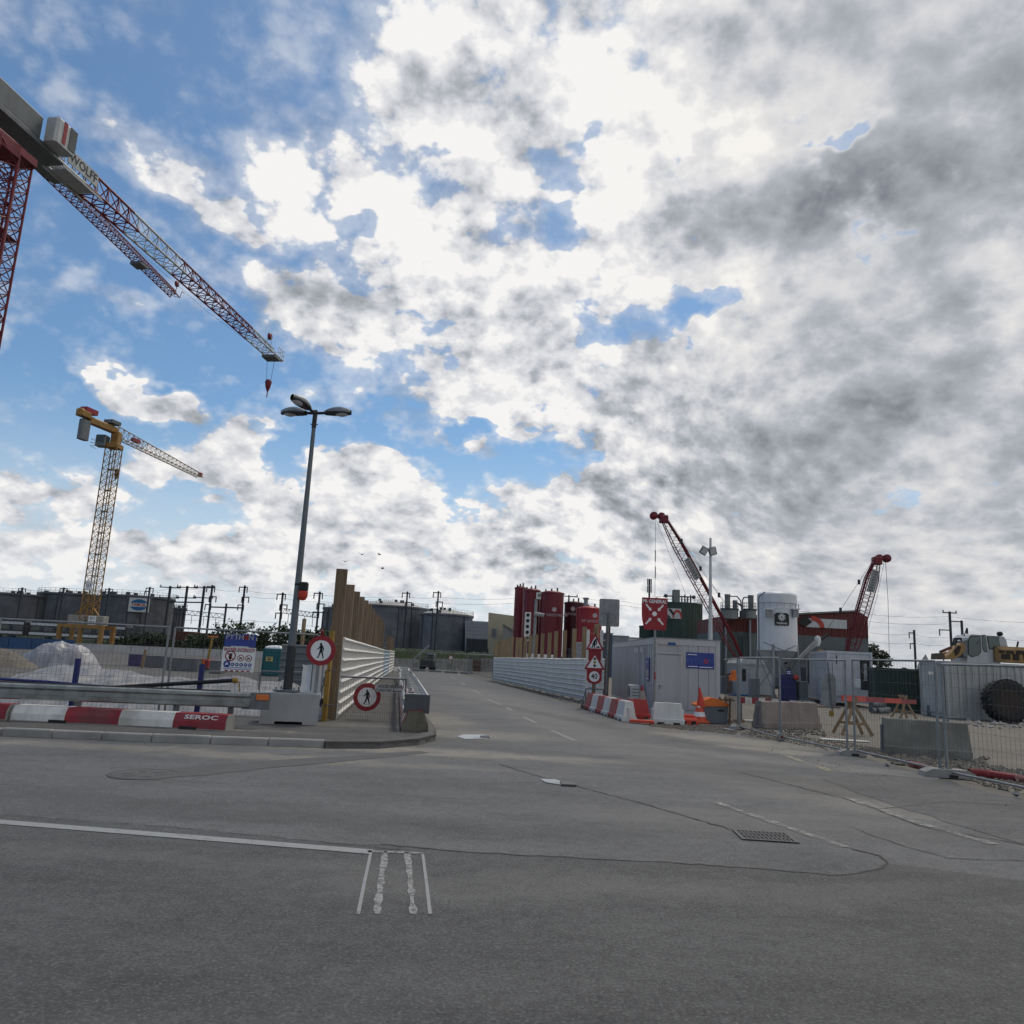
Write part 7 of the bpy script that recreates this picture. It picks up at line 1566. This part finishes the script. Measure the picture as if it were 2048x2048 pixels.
stuff(mb.build('hoses', MAT['black'], ex)); MB().tube(q_(1928, 1272), q_(1933, 1258), .03, 5).build('mirror_arm', MAT['black'], ex); c = q_(1932, 1262); MB().bbox((c.x, -.1, c.z), (.12, .08, .34), .03).build('mirror', MAT['black'], ex)
for x in (-.2, 1.0, 3.0): 
    for sy in (-.4, 1.6): MB().lathe([(.3, -.2), (.58, -.2), (.58, .2), (.3, .2)], (x, sy, .58), 20, M=Matrix.Rotation(PI / 2, 3, 'X')).build('wheel', MAT['rubber'], ex)
MB().bbox((1.4, .6, 1.1), (4.4, 2.0, .9), .1).build('chassis', MAT['exc_yellow'], ex)
# --- big tyre leaning on the container
c = Y(2026, 1401, 35.8); r = 41 / F * 36; t = thing('loader_wheel', 'huge dirty loader wheel with a rusty rim leaning on the grey container', 'wheel', (c.x, 36.3, r * .98)); A = Matrix.Rotation(PI / 2 - .1, 3, 'X')
MB().lathe([(r * .55, -.28), (r * .82, -.34), (r * .97, -.30), (r, -.2), (r, .2), (r * .97, .3), (r * .82, .34), (r * .55, .28)], n=40, M=A).build('tyre', MAT['rubber'], t)
for k in range(28):
    for sg_ in (-1, 1):
        a = 2 * PI * (k + .25 * sg_) / 28; c_ = A @ V((r * 1.0 * math.cos(a), r * 1.0 * math.sin(a), sg_ * .17)); Mt = A @ Matrix.Rotation(a, 3, 'Z') @ Matrix.Rotation(sg_ * .5, 3, 'X'); MB().box(c_, (.07, .12, .3), M=Mt).build('tread_block', MAT['rubber'], t)
MB().lathe([(r * .26, .02), (r * .34, .16), (r * .46, .18), (r * .50, .27), (r * .57, .29)], n=32, M=A).build('rim', MAT['rim_rust'], t); MB().lathe([(0, -.02), (r * .27, -.02), (r * .27, .04)], n=20, M=A).build('hub', MAT['black'], t)
# --- trestles with the red beam, cones, pipes, heaps
def trestle(lab, px, py, y, w, h, rz):
    c = G(px, py); t = thing('trestle', lab, 'trestle', (c.x, c.y, 0), rz, 'wooden trestles')
    for yy in (-.3, .3):
        for sx in (-1, 1): MB().beam((sx * w / 2, yy, 0), (-sx * w * .12, yy * .4, h), .09, .04, up=(0, 1, 0)).build('leg', MAT['wood_lt'], t)
        MB().beam((-w * .33, yy * .85, h * .3), (w * .33, yy * .85, h * .3), .08, .03, up=(0, 1, 0)).build('brace', MAT['wood_lt'], t)
    return t
trestle('nearer wooden trestle under the red beam', 1705, 1469, 23, .95, 1.12, .05); trestle('farther wooden trestle under the red beam', 1808, 1436, 32, .8, 1.0, .2)
a, b = Y(1684, 1396, 23.2), Y(1832, 1404, 31.5); t = thing('barrier_beam', 'long luminous red beam laid over the two trestles', 'barrier beam', a); 
for k in range(4): MB().beam((b - a) * (k / 4), (b - a) * ((k + 1) / 4), .04, .17).build('stripe', MAT['orange_red' if k % 2 == 0 else 'red_paint'], t)
c = G(1849, 1428); cone('small dirty traffic cone before the end of the green container', (c.x, c.y, 0), .78, ('red_paint', 'cone_dirty', 'red_paint', 'sign_white', 'rubber', 'sign_white'), .24)
def heap(name, lab, px, py, rx, ry, h, mt, cat, amp=.2, pw=1.2): c = G(px, py); mound(name, lab, c.x, c.y, rx, ry, h, mt, amp, cat, pw, 44)
mound('rubble_heap', 'grey rubble heap with a pointed top behind the green container', Y(1852, 1330, 62).x, 62, 2.6, 2.2, 3.5, MAT['concrete'], .3, 'heap', 1.0); mound('rubble_heap', 'lower grey rubble heap left of the pointed one', Y(1806, 1330, 63).x, 63, 3.0, 2.4, 2.55, MAT['soil'], .3, 'heap', 1.3)
p = Y(1757, 1290, 118); tree('broadleaf_tree', 'dense dark tree beside the right end of the industrial hall', p.x, 118, 0, p.z, 2.0, MAT['leaf_dark'], 700, True, None, .3, 5)
def pipe(lab, a, b, r, mt, name='pipe', hollow=True, grp=None):
    a, b = V(a), V(b); t = thing(name, lab, 'pipe', a, 0, grp); d = (b - a).normalized(); x = d.orthogonal().normalized(); M = Matrix((x, d.cross(x), d)).transposed(); L = (b - a).length
    MB().lathe([(r * .86, 0), (r, 0), (r, L), (r * .86, L), (r * .86, 0)], n=16, M=M).build('pipe', mt, t); return t
M_('rust_pipe', (.13, .065, .045), .8, .1, .2, 2)
a, b = G(1617, 1394, .15), G(1653, 1400, .15); pipe('rusty brown pipe lying before the white container', a, b, .17, MAT['rust_pipe'])
for k, (px, py, lab) in enumerate(((1742, 1384, 'topmost grey pipe of the stack by the white container'), (1741, 1391, 'left grey pipe lying in the stack by the white container'), (1752, 1393, 'right grey pipe lying in the stack by the white container'))):
    a = Y(px, py, 38.5); pipe(lab, (a.x, 38.5, .16 + (.3 if k == 0 else 0)), (a.x + .8, 38.9, .16 + (.3 if k == 0 else 0)), .15, MAT['galv'], grp='grey pipes stacked by the white container')
def slab(name, lab, px, py, L, w, h, rz, mt, cat, z=0.0):
    c = G(px, py); t = thing(name, lab, cat, (c.x, c.y, z), rz); MB().bbox((0, 0, h / 2), (L, w, h), min(.02, h / 3)).build('body', mt, t); return t
M_('tarp_blue', (.02, .10, .28), .5, 0, .1, 2, .3); M_('cabinet_brick', (.22, .10, .075), .7, 0, .12, 1)
slab('plank', 'pale plank lying behind the first fence post', 1497, 1442, 1.0, .22, .05, .3, MAT['wood_lt'], 'plank'); slab('plank', 'white board lying left of the reddish concrete barrier', 1510, 1444, .8, .3, .06, -.2, MAT['white_dirty'], 'board')
slab('plank', 'long brown plank lying before the rusty pipe', 1650, 1415, 1.6, .16, .06, -.1, MAT['wood_dark'], 'plank'); slab('stone_block', 'pale broken stone block before the rusty pipe', 1652, 1410, .5, .4, .35, .4, MAT['concrete_lt'], 'stone'); slab('tarpaulin', 'blue plastic sheet on the ground before the small white container', 1484, 1392, 1.7, .8, .12, .1, MAT['tarp_blue'], 'plastic sheet')
slab('red_cloth', 'red cloth lying at the foot of the grey container', 1955, 1431, .75, .4, .14, .2, MAT['red_paint'], 'cloth'); slab('stone_block', 'pale wedge stone beside the huge wheel', 1972, 1436, .4, .35, .38, .5, MAT['concrete'], 'stone')
slab('small_card', 'pale card lying on the gravel before the grit box', 1457, 1459, .22, .3, .02, .4, MAT['concrete_lt'], 'card')
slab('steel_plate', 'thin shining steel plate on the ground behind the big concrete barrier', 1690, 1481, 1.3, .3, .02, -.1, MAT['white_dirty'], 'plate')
for xa, xb, ta, y, mt, lab in ((1452, 1470, 1346, 58, 'cabinet_brick', 'brick coloured cabinet under the left boom crane'), (1440, 1452, 1352, 58, 'panel_grey', 'dark cabinet left of the brick coloured one'), (1500, 1516, 1356, 50, 'panel_grey', 'dark grey machine box under the cement silo'), (1560, 1588, 1348, 49, 'blue_dark', 'dark blue control box under the cement silo'), (1594, 1612, 1362, 49, 'panel_grey', 'dark gear rack right of the cement silo')):
    p, q = Y(xa, ta, y), Y(xb, 1390, y); t = thing('cabinet', lab, 'cabinet', ((p.x + q.x) / 2, y, 0)); w_ = q.x - p.x; MB().bbox((0, 0, p.z / 2), (w_, .8, p.z), .04).build('box', MAT[mt], t)
    for k in range(2): MB().box((-w_ / 4 + k * w_ / 2, -.41, p.z * .55), (w_ * .42, .03, p.z * .75)).build('door', MAT[mt], t)
p = Y(1577, 1345, 48.5); t = thing('small_notice', 'small blue notice under the cement silo hopper', 'sign', (p.x, 48.45, p.z)); MB().box((0, 0, 0), (.28, .03, .3)).build('board', MAT['sign_blue'], t); MB().box((0, -.02, .05), (.2, .01, .05)).build('text_line', MAT['sign_white'], t); MB().box((0, -.02, -.05), (.2, .01, .05)).build('text_line', MAT['sign_white'], t)
p = Y(1591, 1355, 48.5); t = thing('orange_buoy', 'round orange hazard disc hanging beside the small blue notice', 'disc', (p.x, 48.4, p.z)); MB().lathe([(0, -.05), (.17, -.04), (.17, .04), (0, .05)], n=16, M=Matrix.Rotation(PI / 2, 3, 'X')).build('disc', MAT['orange_red'], t); MB().tube((0, 0, .15), (0, 0, .5), .015, 5).build('hanger', MAT['galv_dark'], t)
# screw conveyor leaning from the silo to the yellow head
a, b = Y(1596, 1322, 50), Y(1634, 1283, 50); t = thing('screw_conveyor', 'slanting grey screw conveyor tube with a pale head right of the cement silo', 'conveyor', a); MB().tube((0, 0, 0), b - a, .17, 12).build('tube', MAT['concrete'], t); c = b - a; MB().lathe([(.08, -.4), (.17, -.2), (.2, .06), (.14, .22), (0, .28)], c + V((.05, 0, .1)), 14).build('head', MAT['board_white'], t); MB().box((c.x + .2, 0, c.z - .8), (.3, .3, .6)).build('yellow_motor', MAT['exc_yellow'], t); MB().tube(c + V((.2, 0, .1)), c + V((.75, 0, .5)), .09, 8).build('motor', MAT['black'], t)
# pallet stakes, small black posts beside the grit box
for k, (px, py) in enumerate(((1447, 1448), (1455, 1446), (1462, 1450))):
    c = G(px, py); t = thing('stake', ('dark stake nearest the grit box', 'middle dark stake between grit box and fence', 'dark stake nearest the first fence post')[k], 'stake', (c.x, c.y + .2, 0), 0, 'dark stakes beside the grit box'); MB().beam((0, 0, 0), (-.06 + .05 * k, .02, .85), .06, .06, up=(0, 1, 0)).build('stake', MAT['wood_dark'], t); MB().beam((-.14, -.04, .75), (.16, -.04, .78), .05, .03, up=(0, 1, 0)).build('crosspiece', MAT['wood_dark'], t)
# red corrugated hoses
def hose(lab, pts, r):
    P_ = [G(*p) for p in pts]; o = P_[0].copy(); mb = MB(); n = 0; prof = []
    for a, b in zip(P_, P_[1:]):
        L = (b - a).length; k = max(2, int(L / .035))
        for i in range(k):
            p = a.lerp(b, i / k); p.z = r * .75 + .02 * math.sin(p.x * 5); q = a.lerp(b, (i + 1) / k); q.z = r * .75 + .02 * math.sin(q.x * 5)
            mb.tube(p, p.lerp(q, .55), r * 1.06, 10, r * 1.06, cap=False); mb.tube(p.lerp(q, .55), q, r * .94, 10, r * .94, cap=False)
    return tag(mb.build('corrugated_hose', MAT['red_paint'], None, o), lab, 'hose', 'red corrugated hoses')
hose('short piece of red corrugated hose surfacing left of the big fence foot', ((1822, 1532), (1842, 1537), (1862, 1544)), .07); hose('long red corrugated hose running out at the right edge', ((1940, 1553), (1980, 1555), (2030, 1560), (2120, 1585)), .075)
# --- far end of the site road
y = 92
for i, (xa, xb) in enumerate(((786, 838), (856, 905), (905, 946), (962, 992))):
    p, q = Y(xa, 1316, y + 3 * (i % 2)), Y(xb, 1318, y + 3 * (i % 2)); L = q.x - p.x; t = thing('concrete_wall', ('grey wall panel left of the dark machine at the end of the road', 'grey wall panel right of the dark machine at the end of the road', 'grey wall panel behind the small round sign', 'grey wall panel beside the right hoarding end')[i], 'wall', (p.x, y + 3 * (i % 2), 0))
    for k in range(4): MB().box((L * (k + .5) / 4, 0, p.z / 2), (L / 4 - .06, .2, p.z)).build('wall_panel', MAT['concrete'], t)
pts = [G(838, 1342), G(870, 1344), G(902, 1346), G(934, 1348), G(985, 1361)]
for i, (a, b) in enumerate(zip(pts, pts[1:])): mesh_fence(('far mesh fence panel closing the road beside the dark machine', 'second far mesh fence panel closing the road', 'third far mesh fence panel behind the small round sign', 'far mesh fence panel running up to the right hoarding')[i], a, b, 1.8, .12, 'far mesh fence panels', .35, .45, .03, wr=.010)
for i, a in enumerate(pts[:4]): t = thing('fence_foot', ('concrete foot of the leftmost far fence panel', 'concrete foot of the second far fence panel', 'concrete foot of the third far fence panel', 'concrete foot before the far small round sign')[i], 'fence foot', a, 0, 'concrete feet of the far fences'); MB().bbox((0, 0, .09), (1.3, .4, .18), .05).build('block', MAT['panel_grey'], t)
c = G(851, 1341); t = thing('road_roller', 'small dark machine with a long slanting beam at the end of the road', 'machine', (c.x, c.y + 2, 0)); MB().bbox((0, 0, .75), (1.5, 1.8, .8), .12).build('body', MAT['lamp_dark'], t); MB().bbox((.3, 0, 1.45), (.9, 1.3, .75), .12).build('cabin', MAT['galv_dark'], t); MB().box((.3, -.67, 1.5), (.7, .05, .45)).build('cabin_window', MAT['glass_dark'], t)
for x in (-.7, .7): MB().lathe([(.15, -.7), (.38, -.7), (.38, .7), (.15, .7)], (x * .8, 0, .38), 18, M=Matrix.Rotation(PI / 2, 3, 'X')).build('drum', MAT['rubber'], t)
a, b = Y(825, 1320, c.y + 2) - V(t.location), Y(858, 1291, c.y + 2) - V(t.location); MB().beam(a, b, .16, .16).build('beam', MAT['galv'], t)
c = G(955, 1347); crate('rust brown container at the far end before the grey walls', 945, 1321, 961, 1342, MAT['rust_pipe'], 'container', 'container', 2)
c = G(900, 1346); rs = round_sign('no_pedestrians_sign', 'tiny far round sign on the mesh fence closing the road', (c.x, c.y - .2, 1.5), 0, .24)
for k in range(4):
    c = G(786 + k * 6, 1344); b_ = barrier(('leftmost tiny striped barrier block at the far end of the walkway', 'second tiny striped barrier block at the far end of the walkway', 'third tiny striped barrier block at the far end of the walkway', 'rightmost tiny striped barrier block at the far end of the walkway')[k], (c.x - .5, c.y, 0), (c.x + .45, c.y + .1, 0), 'rw', .5, .3, .45, slot=False)
# --- loose timber and clutter on the yard
for px, py, L, w, h, rz, mt, lab in ((1528, 1392, 1.8, .2, .12, .15, 'wood_dark', 'dark beam lying under the cement silo legs'), (1545, 1396, 1.4, .18, .1, -.3, 'wood_lt', 'pale plank lying across the ground before the cement silo'), (1585, 1396, 1.6, .9, .16, .1, 'concrete_lt', 'pale slab lying before the blue control box'),
        (1606, 1392, .5, .5, .5, .3, 'white_dirty', 'white bag standing at the left corner of the white container'), (1604, 1404, 1.5, .14, .08, -.1, 'white_dirty', 'white pipe on the ground above the reddish concrete barrier'), (1768, 1400, .9, .5, .28, .1, 'panel_grey', 'dark bag lying beside the grey pipes'), (1716, 1404, 1.2, .3, .2, .2, 'wood_dark', 'dark timber behind the nearer trestle'),
        (1870, 1432, .7, .12, .5, -.5, 'panel_grey', 'dark iron piece leaning at the end of the grey container'), (1930, 1436, 1.3, .3, .12, .1, 'wood_dark', 'dark flat timber under the grey container'), (1466, 1444, .9, .25, .1, .5, 'wood_old', 'brown timber piece on the gravel beside the first fence foot')):
    slab('debris', lab, px, py, L, w, h, rz, MAT[mt], 'debris')
# --- gravel and stones along the fence, road iron
def scatter(n, quad, s0, s1, mt, z=0.0, seed=1):
    rnd = random.Random(seed); mb = MB(); q = [G(*p) for p in quad]
    for _ in range(n):
        u, v = rnd.random(), rnd.random(); a = q[0].lerp(q[1], u); b = q[3].lerp(q[2], u); p = a.lerp(b, v); mb.rock((p.x, p.y, z), rnd.uniform(s0, s1) * rnd.uniform(.6, 1.6))
    return stuff(mb.build('gravel', mt))
M_('stones', (.15, .138, .118), .9, 0, .25, 4, .2)
scatter(1500, ((1300, 1452), (1470, 1470), (1480, 1452), (1300, 1444)), .01, .035, MAT['stones'], .0, 1); scatter(2200, ((1700, 1500), (2048, 1590), (2048, 1540), (1740, 1494)), .012, .045, MAT['stones'], .0, 2); scatter(1100, ((1480, 1470), (1700, 1508), (1740, 1492), (1500, 1458)), .01, .03, MAT['stones'], .0, 3)
scatter(700, ((1000, 1370), (1210, 1420), (1216, 1412), (1000, 1366)), .01, .03, MAT['stones'], .0, 6)
for px, py, r, lab in ((1775, 1533, .06, 'dark loose stone on the road edge before the big fence foot'), (1997, 1572, .07, 'dark loose stone near the right edge beside the red hose'), (2032, 1594, .09, 'largest loose stone on the road at the right edge')):
    c = G(px, py); tag(MB().rock((0, 0, r * .5), r).build('stone', MAT['panel_grey'], None), lab, 'stone').location = c
scatter(260, ((1500, 1500), (2048, 1640), (2048, 1600), (1560, 1490)), .006, .02, MAT['stones'], .0, 7)
for k, (px, py, n) in enumerate(((1690, 1500, 300), (1890, 1545, 500), (1960, 1560, 500))): pass
g0 = G(1530, 1674); gr = thing('drain_grate', 'dark iron drain grate with rows of slots set in the road', 'drain grate', (g0.x, g0.y, 0), -.07)
M_('iron', (.085, .085, .088), .55, .4, .2, 5, .1)
MB().box((0, 0, .006), (.60, .46, .004)).build('pit', MAT['black'], gr)
for x in (-.29, .29): MB().box((x, 0, .011), (.03, .48, .008)).build('frame_bar', MAT['iron'], gr)
for y_ in (-.225, -.075, .075, .225): MB().box((0, y_, .012), (.55, .030, .007)).build('cross_bar', MAT['iron'], gr)
for k in range(13): MB().box((-.27 + .045 * k, 0, .0125), (.018, .43, .006)).build('grate_bar', MAT['iron'], gr)
c = G(288, 1549); t = thing('manhole_cover', 'round dark manhole cover in the road on the left', 'manhole cover', c); MB().lathe([(.0, .011), (.40, .011), (.42, .008)], n=36).build('lid', MAT['asph_patch'], t); MB().lathe([(.425, .006), (.43, .013), (.45, .013), (.46, .004)], n=36).build('ring', MAT['asph_patch'], t)
for k in range(6): MB().box((.22 * math.cos(k * PI / 3), .22 * math.sin(k * PI / 3), .0125), (.1, .1, .004), k * PI / 3).build('boss', MAT['asph_patch'], t)
def gully(lab, pts, cpx):
    P_ = [G(*p) for p in pts]; c = sum(P_, V()) / len(P_); t = thing('steel_cover', lab, 'road cover', c)
    MB().prism([(p.x - c.x, p.y - c.y) for p in P_], .008, None, 0, .004).build('plate', MAT['plate_bright'], t); q = G(*cpx) - c; MB().bbox((q.x, q.y, .018), (.22, .3, .03), .01).build('hinge', MAT['iron'], t); return t
M_('plate_bright', (.33, .35, .365), .35, .4, .2, 5, col2=(.2, .205, .205), spread=.5)
gully('bright steel cover plate in the road at the walkway corner', ((914, 1474), (930, 1479), (975, 1478), (984, 1475), (965, 1470), (925, 1470)), (970, 1475)); gully('bright steel cover plate in the crack in the middle of the road', ((1080, 1559), (1092, 1566), (1128, 1572), (1134, 1567), (1110, 1560)), (1136, 1570))
scatter(260, ((1500, 1402), (1660, 1408), (1650, 1388), (1510, 1386)), .04, .14, MAT['concrete'], .02, 21); scatter(160, ((1776, 1530), (1980, 1540), (1980, 1512), (1800, 1506)), .03, .08, MAT['stones'], .01, 22); scatter(120, ((1500, 1468), (1650, 1472), (1650, 1460), (1500, 1456)), .03, .07, MAT['stones'], .01, 23)
scatter(90, ((1920, 1450), (2048, 1462), (2048, 1440), (1920, 1434)), .04, .13, MAT['concrete'], .02, 24)
# a few birds far off in the sky
for k, (px, py) in enumerate(((690, 1123), (724, 1109), (759, 1109), (765, 1137))):
    c = Y(px, py, 120); t = thing('bird', ('leftmost small dark bird, above the tall timber posts', 'small dark bird second from the left in the sky over the posts', 'small dark bird higher of the two right ones', 'small dark bird lower of the two right ones')[k], 'bird', c, .7 * k, 'birds above the tanks'); mb = MB(); mb.lathe([(0, -.3), (.09, -.1), (.1, .1), (0, .3)], n=6, M=Matrix.Rotation(PI / 2, 3, 'X')); mb.add([(0, -.1, .03), (.6, .05, .2), (.5, .2, .18), (0, .12, .03), (-.6, .05, .2), (-.5, .2, .18), (0, 0, -.02)], [(0, 1, 2, 3), (0, 3, 5, 4), (6, 3, 2, 1), (6, 4, 5, 3)]); mb.build('body', MAT['black'], t)
